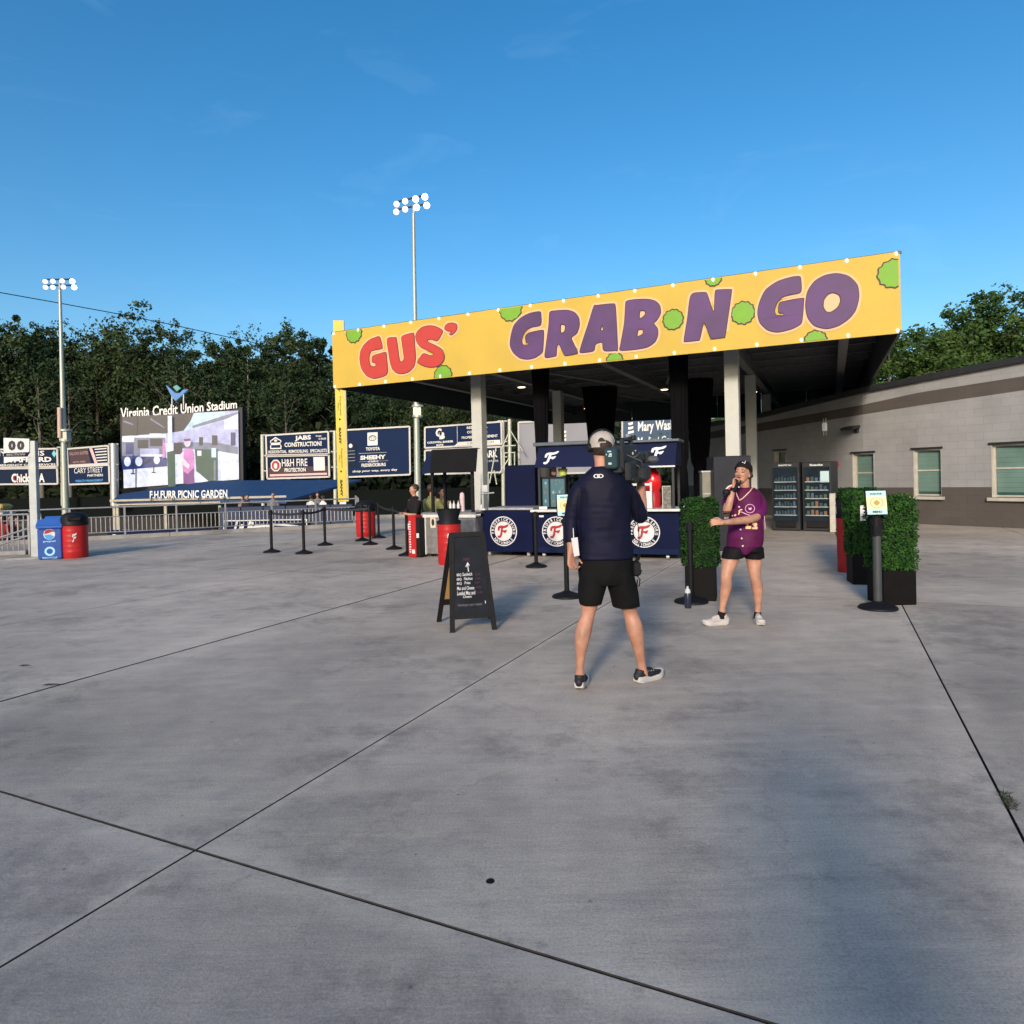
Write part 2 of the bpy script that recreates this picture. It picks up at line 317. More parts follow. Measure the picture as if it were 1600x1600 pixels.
def clip(poly, p, n):                                # keep (q-p).n <= 0
    out = []
    for i in range(len(poly)):
        a, b = poly[i], poly[(i+1) % len(poly)]; da = (a-p).dot(n); db = (b-p).dot(n)
        if da <= 0: out.append(a)
        if (da < 0 < db) or (db < 0 < da): out.append(a+(b-a)*(da/(da-db)))
    return out
V2 = lambda x, y: Vector((x, y, 0))
E1p, E1d = V2(-12.3, 19.75), (V2(-5.2, 23.1)-V2(-12.3, 19.75)).normalized(); E1n = V2(-E1d.y, E1d.x)
E2p = V2(-5.2, 23.1); E2d = (V2(-6.4, 27.6)-E2p).normalized(); E2n = V2(-E2d.y, E2d.x)
def regions(poly):
    r = [clip(poly, E1p, E1n)]
    q = clip(poly, E1p, -E1n)
    if len(q) > 2: q = clip(q, E2p, E2n)
    if len(q) > 2: q = clip(q, V2(0, 29), V2(-.12, 1).normalized())
    r.append(q); return [x for x in r if len(x) > 2]
TB = [-2.47-3.06*k for k in range(12, -1, -1)] + [.69+3.1*k for k in range(5)]; SB = [-12, -5, 2.0, 9.0, 15.9, 22.8, 29.7, 36.6, 43.5]
full = [st(SB[0], TB[0]), st(SB[0], TB[-1]), st(SB[-1], TB[-1]), st(SB[-1], TB[0])]
b0 = MB()
for P in regions(full):
    b0.prism([p+Vector((0, 0, -.0075)) for p in P], .3)
concourse = b0.build('concourse', M_joint); tag(concourse, kind='structure')
for i in range(len(TB)-1):
    for j in range(len(SB)-1):
        gf = lambda t: .014 if abs(t+5.53) < .05 else .0055 if abs(t-.69) < .05 else .005; ga, gb = gf(TB[i]), gf(TB[i+1]); gs0 = .0055 if j == 2 else .0028; gs1 = .0055 if j == 1 else .0028; bv_ = .004
        c = [st(SB[j]+gs0, TB[i]+ga), st(SB[j]+gs0, TB[i+1]-gb), st(SB[j+1]-gs1, TB[i+1]-gb), st(SB[j+1]-gs1, TB[i]+ga)]
        for P in regions(c):
            if sum(((P[(k+1) % len(P)]-P[k]).length for k in range(len(P)))) < .5: continue
            cen = sum(P, Vector())/len(P); top = [p+(cen-p).normalized()*.0022 for p in P]; n = len(P)
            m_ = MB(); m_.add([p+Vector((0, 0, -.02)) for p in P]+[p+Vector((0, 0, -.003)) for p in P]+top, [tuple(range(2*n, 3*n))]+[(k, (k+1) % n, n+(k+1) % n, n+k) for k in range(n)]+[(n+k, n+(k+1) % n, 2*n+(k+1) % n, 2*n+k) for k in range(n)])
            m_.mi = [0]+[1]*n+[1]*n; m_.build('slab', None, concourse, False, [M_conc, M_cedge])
# lower ground, field
M_grass = mat('outfield_grass', (.035, .075, .022), .9, var=.4, scale=.6, bump=.3, bscale=20)
g = MB(); g.prism([V2(-1500, -300)+Vector((0, 0, -3.4)), V2(1500, -300)+Vector((0, 0, -3.4)), V2(1500, 1600)+Vector((0, 0, -3.4)), V2(-1500, 1600)+Vector((0, 0, -3.4))], .5)
tag(g.build('ground', M_grass), kind='structure')
# retaining face and kerb under the rail
rw = MB()
K0 = V2(-26, 13.28); K1 = V2(-5.25, 23.08); K2 = V2(-6.4, 27.7); K3 = V2(-3.2, 28.4)
def bar(mb, a, b, w_, h, z):                           # box from a to b, bottom z
    d = (b-a); c = (a+b)/2; mb.box((c.x, c.y, z+h/2), (d.length, w_, h), math.atan2(d.y, d.x), bev=.012)
kb = thing('kerb', 'grey concrete kerb running under the guard railing at the terrace edge', 'kerb', tuple(K1))
for a, b in ((K0, K1), (K1, K2), (K2, K3)):
    L_ = (b-a).length; n = max(1, round(L_/3)); 
    for k in range(n):
        m_ = MB(); p = a+(b-a)*(k/n); q = a+(b-a)*((k+1)/n); dd = (q-p).normalized()*.006
        bar(m_, p+dd, q-dd, .22, .13, -.004); m_.build('kerb_stone', M_kerb, kb, True)
rwl = MB()
for a, b in ((K0, K1), (K1, K2), (K2, K3)): bar(rwl, a+V2(-.05, .08), b+V2(-.05, .08), .2, 3.35, -3.42)
tag(rwl.build('retaining_wall', M_kerb), 'concrete retaining wall face under the terrace kerb and railing', 'wall')
# small marks on the slab: drain plug, leaf, weed tuft
m_ = MB(); p = gr(766, 1377); m_.lathe([(0, .003), (.015, .003), (.017, 0)][::-1], (p.x, p.y, 0), 14); tag(m_.build('floor_plug', M_black), 'small round black plug set in the foreground concrete slab', 'plug')
leafm = mat('dry_leaf', (.06, .035, .018), .8)
for px, py, lab in ((38, 1041, 'dark dry leaf lying on the concrete at the far left'), (815, 881, 'dark scrap lying on the concrete in front of the navy counter box'), (80, 1071, 'thin dark twig lying along the left slab joint')):
    p = gr(px, py); m_ = MB(); L0 = [(-.05, 0, .004), (-.02, .014, .012), (.02, .018, .009), (.06, .004, .004), (.02, -.013, .012), (-.02, -.012, .006)]
    m_.add([(p.x+a*(1.6 if py == 1071 else 1), p.y+b, c) for a, b, c in L0], [(0, 5, 1), (1, 5, 4, 2), (2, 4, 3)]); tag(m_.build('leaf' if py != 1071 else 'twig', leafm), lab, 'leaf' if py != 1071 else 'twig')
rnd = random.Random(5); wd = MB(); p = gr(1575, 1252)
for k in range(90):
    a = rnd.uniform(0, 6.28); r = rnd.uniform(0, .03); q = p+AX*rnd.uniform(-.09, .09)+TX*rnd.uniform(-.02, .02); l = rnd.uniform(.012, .05)
    d = Vector((math.cos(a), math.sin(a), rnd.uniform(.2, .9))).normalized()*l; s_ = Vector((-math.sin(a), math.cos(a), 0))*.003
    wd.add([q-s_, q+s_, q+d], [(0, 1, 2)])
tag(wd.build('weed_tuft', mat('weed_green', (.05, .06, .025), .8)), 'small tuft of weeds growing in the slab joint at the right edge', 'weed')
# unseen block and pillar, added behind the viewpoint to shade the foreground
M_sb = mat('shade_blocker', (.30, .27, .24), .85, var=.12, scale=1)
sw = thing('shade_block', 'plain block added unseen behind the viewpoint to shade the foreground slabs', 'building', tuple(st(-16, 0)))
m_ = MB(); p = st(-18, -6); m_.box((p.x, p.y, 3.0), (44, 4, 6.0), RZ); m_.build('wall', M_sb, sw, True); m_ = MB(); m_.box((p.x, p.y, 6.06), (44.4, 4.4, .12), RZ); m_.build('roof', M_sb, sw, True)
sb = thing('shade_pillar', 'square pillar added unseen behind the viewpoint to shade the right foreground', 'pillar', tuple(st(-1.6, .72)))
m_ = MB(); p = st(-1.6, .72); m_.box((p.x, p.y, 1.05), (.48, .5, 2.1), RZ, bev=.02); m_.build('shaft', M_sb, sb, True); m_ = MB(); m_.box((p.x, p.y, 2.16), (.65, .6, .12), RZ, bev=.02); m_.build('shade_pillar_cap', M_sb, sb, True)
# ================================================================== BUILDING
BX = [(1060, 29.6), (1110, 27), (1190, 24), (1350, 19.9), (1435, 18.5), (1600, 16.4), (1780, 14.5), (1960, 12.9)]
YT = [(1060, 673), (1110, 667), (1196, 652), (1348, 615), (1435, 598), (1600, 567), (1960, 497)]
Y1 = [(1060, 681), (1110, 675), (1196, 660), (1348, 633), (1435, 614), (1600, 588), (1960, 531)]
Y2 = [(1060, 691), (1110, 686), (1196, 673), (1348, 648), (1435, 634), (1600, 610), (1960, 560)]
Y3 = [(1060, 758), (1110, 760), (1196, 763), (1348, 762), (1547, 761), (1600, 761), (1960, 760)]
def lerp(T, x):
    for (a, b), (c, d) in zip(T, T[1:]):
        if x <= c or (c, d) == T[-1]: return b+(d-b)*(x-a)/(c-a)
def bD(x):
    for (a, b), (c, d) in zip(BX, BX[1:]):
        if x <= c or (c, d) == BX[-1]: return 1/(1/b+(1/d-1/b)*(x-a)/(c-a))
def bpt(x): p = at(x, 760, bD(x)); p.z = 0; return p
def bz(x, y): return at(x, y, bD(x)).z
def cmu(name, c, vary=.10):
    m = bpy.data.materials.new(name); m.use_nodes = True; N = m.node_tree; L = N.links; b = N.nodes['Principled BSDF']; b.inputs['Roughness'].default_value = .85
    tc = N.nodes.new('ShaderNodeTexCoord'); sp = N.nodes.new('ShaderNodeSeparateXYZ'); L.new(tc.outputs['Object'], sp.inputs[0])
    a = N.nodes.new('ShaderNodeMath'); a.operation = 'MULTIPLY'; a.inputs[1].default_value = -.55; L.new(sp.outputs[0], a.inputs[0])
    a2 = N.nodes.new('ShaderNodeMath'); a2.operation = 'MULTIPLY_ADD'; a2.inputs[1].default_value = .83; L.new(sp.outputs[1], a2.inputs[0]); L.new(a.outputs[0], a2.inputs[2])
    cb = N.nodes.new('ShaderNodeCombineXYZ'); L.new(a2.outputs[0], cb.inputs[0]); L.new(sp.outputs[2], cb.inputs[1])
    br = N.nodes.new('ShaderNodeTexBrick'); br.inputs['Scale'].default_value = 1; br.inputs['Brick Width'].default_value = .4; br.inputs['Row Height'].default_value = .2; br.inputs['Mortar Size'].default_value = .006; br.inputs['Mortar Smooth'].default_value = .3
    br.inputs['Color1'].default_value = (*[v*(1-vary) for v in c], 1); br.inputs['Color2'].default_value = (*[v*(1+vary) for v in c], 1); br.inputs['Mortar'].default_value = (*[v*.88 for v in c], 1); L.new(cb.outputs[0], br.inputs['Vector'])
    n = N.nodes.new('ShaderNodeTexNoise'); n.inputs['Scale'].default_value = 1.2; n.inputs['Detail'].default_value = 8; L.new(tc.outputs['Object'], n.inputs['Vector'])
    r = N.nodes.new('ShaderNodeValToRGB'); r.color_ramp.elements[0].position = .3; r.color_ramp.elements[0].color = (.82, .82, .83, 1); r.color_ramp.elements[1].position = .7; r.color_ramp.elements[1].color = (1.08, 1.07, 1.06, 1); L.new(n.outputs['Fac'], r.inputs['Fac'])
    x = N.nodes.new('ShaderNodeMix'); x.data_type = 'RGBA'; x.blend_type = 'MULTIPLY'; x.inputs['Factor'].default_value = .9; L.new(br.outputs['Color'], x.inputs['A']); L.new(r.outputs[0], x.inputs['B']); L.new(x.outputs['Result'], b.inputs['Base Color'])
    bp = N.nodes.new('ShaderNodeBump'); bp.inputs['Strength'].default_value = .5; bp.inputs['Distance'].default_value = .008; bp.invert = True; L.new(br.outputs['Fac'], bp.inputs['Height'])
    n3 = N.nodes.new('ShaderNodeTexNoise'); n3.inputs['Scale'].default_value = 40; L.new(tc.outputs['Object'], n3.inputs['Vector']); bp2 = N.nodes.new('ShaderNodeBump'); bp2.inputs['Strength'].default_value = .3; bp2.inputs['Distance'].default_value = .006
    L.new(n3.outputs['Fac'], bp2.inputs['Height']); L.new(bp.outputs[0], bp2.inputs['Normal']); L.new(bp2.outputs[0], b.inputs['Normal'])
    return m
M_cmu = cmu('pale_block', (.25, .26, .274), .03); M_cmub = cmu('brown_block', (.07, .062, .058), .04)
M_cream = mat('cream_trim', (.40, .385, .34), .6); M_glass = mat('window_glass', (.035, .085, .078), .08, var=.25, scale=1.5, spec=.9)
M_blind = mat('window_blind', (.11, .19, .17), .5, var=.15, scale=2)
bld = thing('concession_building', 'long pale block building with brown bands and blind-covered windows along the right', 'building', tuple(bpt(1435)))
WIN = [(1211, 1229, 705, 762), (1333, 1366, 709, 776), (1428, 1471, 703, 775), (1550, 1640, 695, 777)]
xs = sorted(set([x for x, _ in BX]+[1150, 1270, 1390, 1520, 1700, 1860]+[x for w_ in WIN for x in w_[:2]]))
wallm, bandm, bandu, wallu = MB(), MB(), MB(), MB()
nrm = lambda x: Vector((-(bpt(x+8)-bpt(x-8)).normalized().y, (bpt(x+8)-bpt(x-8)).normalized().x, 0))*-1     # towards the concourse
if nrm(1435).dot(bpt(1435)) > 0: _n0 = nrm; nrm = lambda x: -_n0(x)
def wq(mb, xa, xb, za, zb, off=0.0):                   # za, zb: (z at xa, z at xb)
    A, B = bpt(xa)+nrm(xa)*off, bpt(xb)+nrm(xb)*off
    mb.add([A+Vector((0, 0, za[0])), B+Vector((0, 0, za[1])), B+Vector((0, 0, zb[1])), A+Vector((0, 0, zb[0]))], [(0, 1, 2, 3)])
for xa, xb in zip(xs, xs[1:]):
    z = [[0, bz(x, lerp(Y3, x)), bz(x, lerp(Y2, x)), bz(x, lerp(Y1, x)), bz(x, lerp(YT, x))] for x in (xa, xb)]
    hit = [w_ for w_ in WIN if w_[0] <= xa and xb <= w_[1]]
    for k, mb in ((0, bandm), (1, wallm), (2, bandu), (3, wallu)):
        lo = (z[0][k], z[1][k]); hi = (z[0][k+1], z[1][k+1]); off = .004 if k == 2 else 0
        if hit and k < 2:
            y0, y1 = hit[0][2], hit[0][3]; wlo = (bz(xa, y1), bz(xb, y1)); whi = (bz(xa, y0), bz(xb, y0))
            wl = tuple(min(max(a, b), c) for a, b, c in zip(wlo, lo, hi)); wh = tuple(min(max(a, b), c) for a, b, c in zip(whi, lo, hi))
            if wl[0] > lo[0]: wq(mb, xa, xb, lo, wl, off)
            if wh[0] < hi[0]: wq(mb, xa, xb, wh, hi, off)
        else: wq(mb, xa, xb, lo, hi, off)
wallm.build('wall', M_cmu, bld, True); bandm.build('brown_band', M_cmub, bld, True); bandu.build('brown_band', M_cmub, bld, True); wallu.build('parapet', M_cmu, bld, True)
rf = MB(); back = MB()
for xa, xb in zip(xs, xs[1:]):
    za, zb = bz(xa, lerp(YT, xa)), bz(xb, lerp(YT, xb)); A, B = bpt(xa), bpt(xb); na, nb = nrm(xa), nrm(xb)
    pts = [A+na*.12, B+nb*.12, B-nb*9, A-na*9]; zz = [za, zb, zb, za]
    lo = [p+Vector((0, 0, q+.003)) for p, q in zip(pts, zz)]; hi = [p+Vector((0, 0, q+.16)) for p, q in zip(pts, zz)]
    rf.add(lo+hi, [(3, 2, 1, 0), (4, 5, 6, 7), (0, 1, 5, 4), (2, 3, 7, 6)])
    wq(back, xb, xa, (0, 0), (zb, za), -8.9)
rf.build('roof_edge', mat('dark_coping', (.018, .02, .024), .5), bld, True); back.build('back_wall', M_cmu, bld, True)
for (xa, xb, y0, y1) in WIN:
    zl, zh = bz(xa, y1), bz(xa, y0); zl2, zh2 = bz(xb, y1), bz(xb, y0); A, B = bpt(xa), bpt(xb); n = nrm((xa+xb)/2); d = (B-A).normalized(); dep = .16; up = Vector((0, 0, 1))
    fm = MB(); t_ = .045
    def P_(q, z, o): return q+Vector((0, 0, z))+n*o
    # reveal liner
    for (p0, z0, z1) in ((A, zl, zh), (B, zl2, zh2)): fm.add([P_(p0, z0, .012), P_(p0, z1, .012), P_(p0, z1, -dep), P_(p0, z0, -dep)], [(0, 1, 2, 3)])
    fm.add([P_(A, zh, .012), P_(B, zh2, .012), P_(B, zh2, -dep), P_(A, zh, -dep)], [(0, 1, 2, 3)]); fm.add([P_(A, zl, 0), P_(B, zl2, 0), P_(B, zl2, -dep), P_(A, zl, -dep)], [(0, 1, 2, 3)])
    for q in (A+d*t_/2, B-d*t_/2): fm.box((q.x-n.x*(dep-.03), q.y-n.y*(dep-.03), (zl+zh)/2), (t_, .05, zh-zl), math.atan2(d.y, d.x))
    C_ = (A+B)/2
    for z in (zl+.03, (zl*.45+zh*.55), zh-.03): fm.box((C_.x-n.x*(dep-.03), C_.y-n.y*(dep-.03), z), ((B-A).length-.05, .045, .04), math.atan2(d.y, d.x))
    fr = fm.build('window_frame', M_cream, bld, True)
    gm = MB(); gm.add([P_(A, zl, -dep+.01), P_(B, zl2, -dep+.01), P_(B, zh2, -dep+.01), P_(A, zh, -dep+.01)], [(0, 1, 2, 3)]); gm.build('pane', M_glass, fr, True)
    if y0 < 705:
        sm_ = MB(); sm_.box((C_.x+n.x*.03, C_.y+n.y*.03, zl-.05), ((B-A).length+.16, .14, .085), math.atan2(d.y, d.x), bev=.008); sm_.build('sill', M_cream, fr, True)
    hd = MB(); hd.box((C_.x+n.x*.02, C_.y+n.y*.02, zh+.03), ((B-A).length+.1, .05, .05), math.atan2(d.y, d.x)); hd.build('lintel', M_dark, fr, True)
    for k in range(9 if xb-xa > 25 else 0):
        z = zl+.12+(zh-zl-.2)*(k+.5)/9; bm_ = MB(); bm_.box((C_.x-n.x*(dep-.022), C_.y-n.y*(dep-.022), z), ((B-A).length-.12, .012, (zh-zl)/9*.82), math.atan2(d.y, d.x)); bm_.build('blind_slat', M_blind, fr, True)
def on_wall(x, y, o=0.03): p = at(x, y, bD(x)); return p+nrm(x)*o
def wall_rz(x): d = bpt(x+8)-bpt(x-8); return math.atan2(d.y, d.x)
# sconce, camera-like floodlight, fire bell
t_ = thing('wall_sconce', 'white up-and-down wall light with slim rods on the pale block wall', 'wall light', tuple(on_wall(1291, 667, 0)), wall_rz(1291))
m_ = MB(); m_.box((0, -.06, 0), (.14, .1, .26), bev=.02); m_.build('body', M_lwhite, t_)
m_ = MB()
for sx in (-.05, .05): m_.cyl((sx, -.06, -.27), (sx, -.06, .27), .012, n=6)
m_.build('rod', M_white, t_)
t_ = thing('flood_light', 'dark wedge floodlight sticking out of the pale wall above the second window', 'wall light', tuple(on_wall(1340, 672, 0)), wall_rz(1340))
m_ = MB(); m_.box((0, -.04, 0), (.16, .08, .16), bev=.01); m_.build('mount', M_dark, t_)
m_ = MB(); m_.prism([(-.3, -.06, .07), (.16, -.06, .07), (.16, -.34, .0), (-.3, -.34, .0)], .07); m_.build('housing', M_dark, t_)
t_ = thing('fire_bell', 'small round red alarm bell on the wall beside the vending machines', 'alarm bell', tuple(on_wall(1306, 726, 0)), wall_rz(1306))
m_ = MB(); m_.cyl((0, 0, 0), (0, -.07, 0), .13, .11, 20); m_.build('gong', M_red, t_); m_ = MB(); m_.cyl((0, -.07, 0), (0, -.09, 0), .05, n=14); m_.build('hub', M_white, t_)
# ================================================================== CANOPY
Z0, Z1 = 4.07, 5.57; cS, tR, tL = 14.65, 1.2, -12.15
can = thing('shade_canopy', 'large dark steel roof canopy on square columns over the food stands', 'canopy', tuple(st(cS, -5.5)))
M_cdark = mat('canopy_dark_panel', (.03, .036, .045), .6, var=.15); M_cund = mat('canopy_deck', (.055, .055, .058), .7, var=.1); M_col = mat('column_cream_paint', (.43, .445, .415), .55, var=.05, bump=.05)
M_purl = mat('purlin_grey', (.16, .16, .165), .5, .1)
C4 = [st(cS, tL), st(cS, tR), st(34.1, tR-.3), st(30.6, tL-.15)]
Zv = lambda z: Vector((0, 0, z))
m_ = MB(); m_.prism([p+Zv(5.42) for p in C4], .08); m_.build('roof_deck', M_cund, can, True)
def fas(a, b, name, npan, z0=Z0, z1=Z1, m__=M_cdark):
    d = (b-a); L_ = d.length; d.normalize(); rz = math.atan2(d.y, d.x)
    for k in range(npan):
        c = a+d*(L_*(k+.5)/npan); m_ = MB(); m_.box((c.x, c.y, (z0+z1)/2), (L_/npan-.012, .05, z1-z0), rz, bev=.006); m_.build(name, m__, can, True)
fas(C4[1]-AX*-.06, C4[2], 'fascia_panel', 9); fas(C4[2], C4[3], 'fascia_panel', 7); fas(C4[3], C4[0]+AX*.06, 'fascia_panel', 8); fas(C4[0]+AX*.03, C4[1]+AX*.03, 'fascia_panel', 6)
m_ = MB()
for a, b in ((C4[0], C4[1]), (C4[1], C4[2]), (C4[2], C4[3]), (C4[3], C4[0])):
    for z in (Z0+.02, Z1+.0):
        d = b-a; c = (a+b)/2; m_.box((c.x, c.y, z), (d.length+.1, .05, .05), math.atan2(d.y, d.x))
m_.build('edge_trim', mat('edge_trim_dark', (.03, .032, .036), .5), can, True)
for t in (-11.2, -8.6, -5.4, -2.14, .3):
    m_ = MB(); a, b = st(cS+.15, t, 4.62), st(31.2+(t+12)*.24, t, 4.62); c = (a+b)/2; L_ = (b-a).length
    for dz, w_, h in ((.14, .2, .025), (-.14, .2, .025), (0, .02, .27)): m_.box((c.x, c.y, c.z+dz), (w_, L_, h), RZ)
    m_.build('main_beam', M_purl, can, True)
s = 15.7
while s < 31.5:
    a, b = st(s, tL+.1, 4.95), st(s, tR-.1, 4.95); c = (a+b)/2; L_ = (b-a).length; m_ = MB(); m_.box((c.x, c.y, 4.95), (L_, .02, .22), RZ); m_.box((c.x, c.y, 4.83), (L_, .09, .02), RZ); m_.build('purlin', M_purl, can, True); s += 1.45
m_ = MB(); m_.tube([st(15.9, -7.6, 4.45), st(21.7, -5.9, 4.42)], .035); m_.tube([st(15.9, -3.1, 4.45), st(21.7, -4.7, 4.42)], .035); m_.tube([st(21.7, -7.6, 4.45), st(27.6, -5.9, 4.42)], .035); m_.build('brace', M_purl, can, True)
for s, t in ((16.0, -8.47), (16.0, -2.0), (21.9, -8.5), (21.9, -2.2), (27.7, -8.5), (27.7, -2.2)):
    m_ = MB(); p = st(s, t); m_.box((p.x, p.y, 2.24), (.3, .3, 4.47), RZ, bev=.012); cl = m_.build('column', M_col, can, True)
    m_ = MB(); m_.box((p.x, p.y, .012), (.42, .42, .024), RZ); m_.build('base_plate', M_steel, cl, True)
M_lamp = emis('lamp_warm', (1, .82, .62), 6)
for s, t in ((20.11, -9.06), (28.2, -9.6), (19.05, -2.35), (26.4, -2.55), (23.6, -5.2)):
    m_ = MB(); p = st(s, t, 4.47); m_.lathe([(.17, .05), (.17, 0), (.13, -.015)], p, 18); d_ = m_.build('downlight', M_purl, can, True)
    m_ = MB(); m_.lathe([(.12, -.02), (.125, -.016)], p, 18); m_.build('lens', M_lamp, d_, True)
# black drapes tied round the canopy posts
M_drape = mat('black_drape', (.0035, .0035, .0045), .95, var=.2, scale=4, spec=.08)
for (s, t, r0, r1, lab) in ((16.05, -6.7, .21, .125, 'slim black fabric drape hanging at the front left of the canopy, near the navy cabinet'), (16.05, -3.2, .21, .17, 'black fabric drape hanging at the front right, next to the food cart awning'), (21.9, -7.0, .53, .30, 'widest black fabric drape hanging mid canopy behind the camera operator'), (21.9, -3.75, .42, .22, 'black fabric drape flaring at the top beside the right front column')):
    p = st(s, t); V = []; F = []; n = 48; zs = [4.5, 4.3, 3.7, 3.0, 2.4, 1.9, 1.7, 1.5, 1.0, .5, .05]
    for j, z in enumerate(zs):
        k = max(0, (z-1.7)/2.8); r = r1+(r0-r1)*k**.8 if z > 1.7 else r1*(.85+.2*(1.7-z)/1.7)
        if z == 1.7: r = r1*.78
        for i in range(n):
            a = 2*math.pi*i/n; q = r*(1+.13*math.sin(a*11+j*.25)+.05*math.sin(a*5+j)); V.append((p.x+q*math.cos(a), p.y+q*.6*math.sin(a), z))
    F = [(j*n+i, (j+1)*n+i, (j+1)*n+(i+1) % n, j*n+(i+1) % n) for j in range(len(zs)-1) for i in range(n)]
    m_ = MB(); m_.add(V, F, True); tag(m_.build('fabric_drape', M_drape), lab, 'drape', 'black drapes hanging under the canopy')
# ---- the banner along the front
ban = thing('fascia_banner', 'long yellow banner lettered in red and purple along the canopy front', 'banner', tuple(st(cS, -5.5)))
bo = st(cS-.045, tL-.02, Z0-.01); BW, BH = tR-tL+.04, Z1-Z0+.02
M_yel = mat('banner_yellow', (.47, .328, .05), .65, var=.06, scale=1.2, bump=.15, bscale=3)
_bS = surf(bo, TX, Vector((0, 0, 1)))
rip = lambda u, v: .009*noise.noise(Vector((u*.9, v*.5, 2)))+.004*noise.noise(Vector((u*3.1, v*1.2, 5)))-.006
bS = lambda u, v, d=0.0: _bS(u, v, d+rip(u, v))                  # u metres along, v metres up
m_ = MB(); nu, nv = 180, 16; m_.add([bS(BW*i/nu, BH*j/nv, o_) for o_ in (0, -.008) for j in range(nv+1) for i in range(nu+1)], [(j*(nu+1)+i, j*(nu+1)+i+1, (j+1)*(nu+1)+i+1, (j+1)*(nu+1)+i) for j in range(nv) for i in range(nu)], True); m_.build('sheet', M_yel, ban, True)
def b_uv(px, py):                                     # photo pixel -> point on the banner plane
    d = ray(px, py); O = Vector((0, 0, EYE)); k = (bo-O).dot(AX)/d.dot(AX); q = O+d*k-bo; return (q.dot(TX), q.z)
c4 = lambda x, y: b_uv(500+x/5, 440+y/5); c2 = lambda x, y: b_uv(660+x/4.2105, 440+y/4.2105); c1 = lambda x, y: b_uv(1000+x/3.8095, 380+y/3.8095)
M_bred = mat('banner_red', (.40, .035, .028), .6, var=.05); M_bpur = mat('banner_purple', (.075, .032, .12), .6, var=.25, scale=1.6); M_bhalo = mat('banner_halo', (.62, .38, .22), .65, var=0); M_bout = mat('banner_outline', (.045, .02, .02), .6, var=0)
M_bgr = mat('banner_green', (.14, .32, .025), .6, var=.06)
LET = [('r', c4, [(455,432),(470,440),(480,470),(488,520),(440,532),(400,545),(385,600),(392,650),(415,667),(440,658),(434,635),(412,628),(415,585),(470,565),(515,555),(522,590),(530,700),(515,730),(470,748),(420,755),(370,735),(330,680),(315,610),(320,550),(345,500),(390,458)], []),
 ('r', c4, [(530,450),(585,440),(600,450),(620,600),(635,630),(655,615),(660,590),(645,480),(645,430),(720,405),(735,415),(742,500),(747,600),(735,660),(700,700),(655,718),(610,715),(575,690),(555,640),(540,550)], []),
 ('r', c4, [(958,385),(935,440),(915,462),(870,450),(840,458),(850,478),(900,500),(950,530),(972,580),(965,620),(930,655),(880,668),(820,660),(770,635),(770,618),(800,572),(820,565),(860,580),(885,578),(888,562),(850,540),(790,510),(760,470),(750,430),(765,390),(800,360),(850,347),(900,352)], []),
 ('r', c4, [(980,350),(1000,330),(1035,325),(1065,335),(1072,360),(1060,390),(1030,415),(1015,410),(1030,385),(1000,385),(978,370)], []),
 ('p', c2, [(770,200),(780,215),(778,285),(720,300),(680,325),(660,360),(655,400),(670,420),(700,415),(705,405),(685,400),(680,365),(700,340),(785,322),(798,335),(793,440),(785,470),(740,500),(690,510),(640,500),(600,465),(580,420),(585,360),(605,290),(650,240),(710,210)], []),
 ('p', c2, [(840,205),(870,195),(950,190),(1000,205),(1028,240),(1032,290),(1015,340),(980,370),(1000,420),(1020,465),(1005,475),(945,485),(930,470),(900,410),(885,430),(880,485),(865,492),(820,500),(808,485),(822,380),(835,280)], [[(912,285),(935,285),(942,300),(935,330),(912,338)]]),
 ('p', c2, [(1130,165),(1150,158),(1250,148),(1268,160),(1275,260),(1283,440),(1270,452),(1205,455),(1190,440),(1185,400),(1150,405),(1135,420),(1125,455),(1050,467),(1038,455),(1060,380),(1100,260)], [[(1185,288),(1190,320),(1172,322)]]),
 ('p', c2, [(1345,130),(1400,120),(1480,118),(1530,130),(1560,160),(1565,210),(1540,255),(1520,275),(1545,310),(1548,350),(1530,395),(1480,430),(1400,445),(1315,452),(1300,445),(1305,420),(1330,280),(1338,160)], [[(1432,195),(1465,195),(1465,220),(1430,245)], [(1420,320),(1452,318),(1450,345),(1415,362)]]),
 ('p', c1, [(320,300),(385,295),(400,310),(435,410),(445,390),(450,290),(470,280),(535,278),(543,290),(525,420),(505,550),(495,560),(430,568),(420,560),(385,470),(375,480),(355,570),(340,578),(275,585),(265,575),(285,450),(300,330)], []),
 ('p', c1, [(945,200),(955,215),(955,290),(900,305),(850,320),(815,355),(800,400),(810,430),(850,432),(860,420),(828,410),(830,365),(850,350),(965,330),(972,345),(965,440),(955,480),(900,510),(820,528),(760,515),(715,470),(703,410),(715,350),(750,280),(820,230),(900,205)], []),
 ('p', c1, [(1170,183),(1240,200),(1290,250),(1300,320),(1280,400),(1240,450),(1180,490),(1110,508),(1040,490),(1000,440),(988,370),(1000,290),(1040,230),(1100,195)], [[(1150,295),(1185,310),(1195,340),(1180,380),(1140,410),(1110,410),(1090,380),(1095,335),(1120,305)]])]
for col, fn, out, holes in LET:
    O_ = smooth_loop([fn(*p) for p in out], 4, .38); H_ = [smooth_loop([fn(*p) for p in h], 3, .35) for h in holes]
    m_ = MB(); m_.cur = 0; put_poly(m_, bS, offset_loop(O_, .060), .010)
    m_.cur = 1; put_poly(m_, bS, offset_loop(O_, .016), .016, [offset_loop(h, -.012) for h in H_]); m_.cur = 2; put_poly(m_, bS, O_, .022, [offset_loop(h, .01) for h in H_])
    m_.build('letter', None, ban, True, [M_bhalo, M_bout, M_bred if col == 'r' else M_bpur])
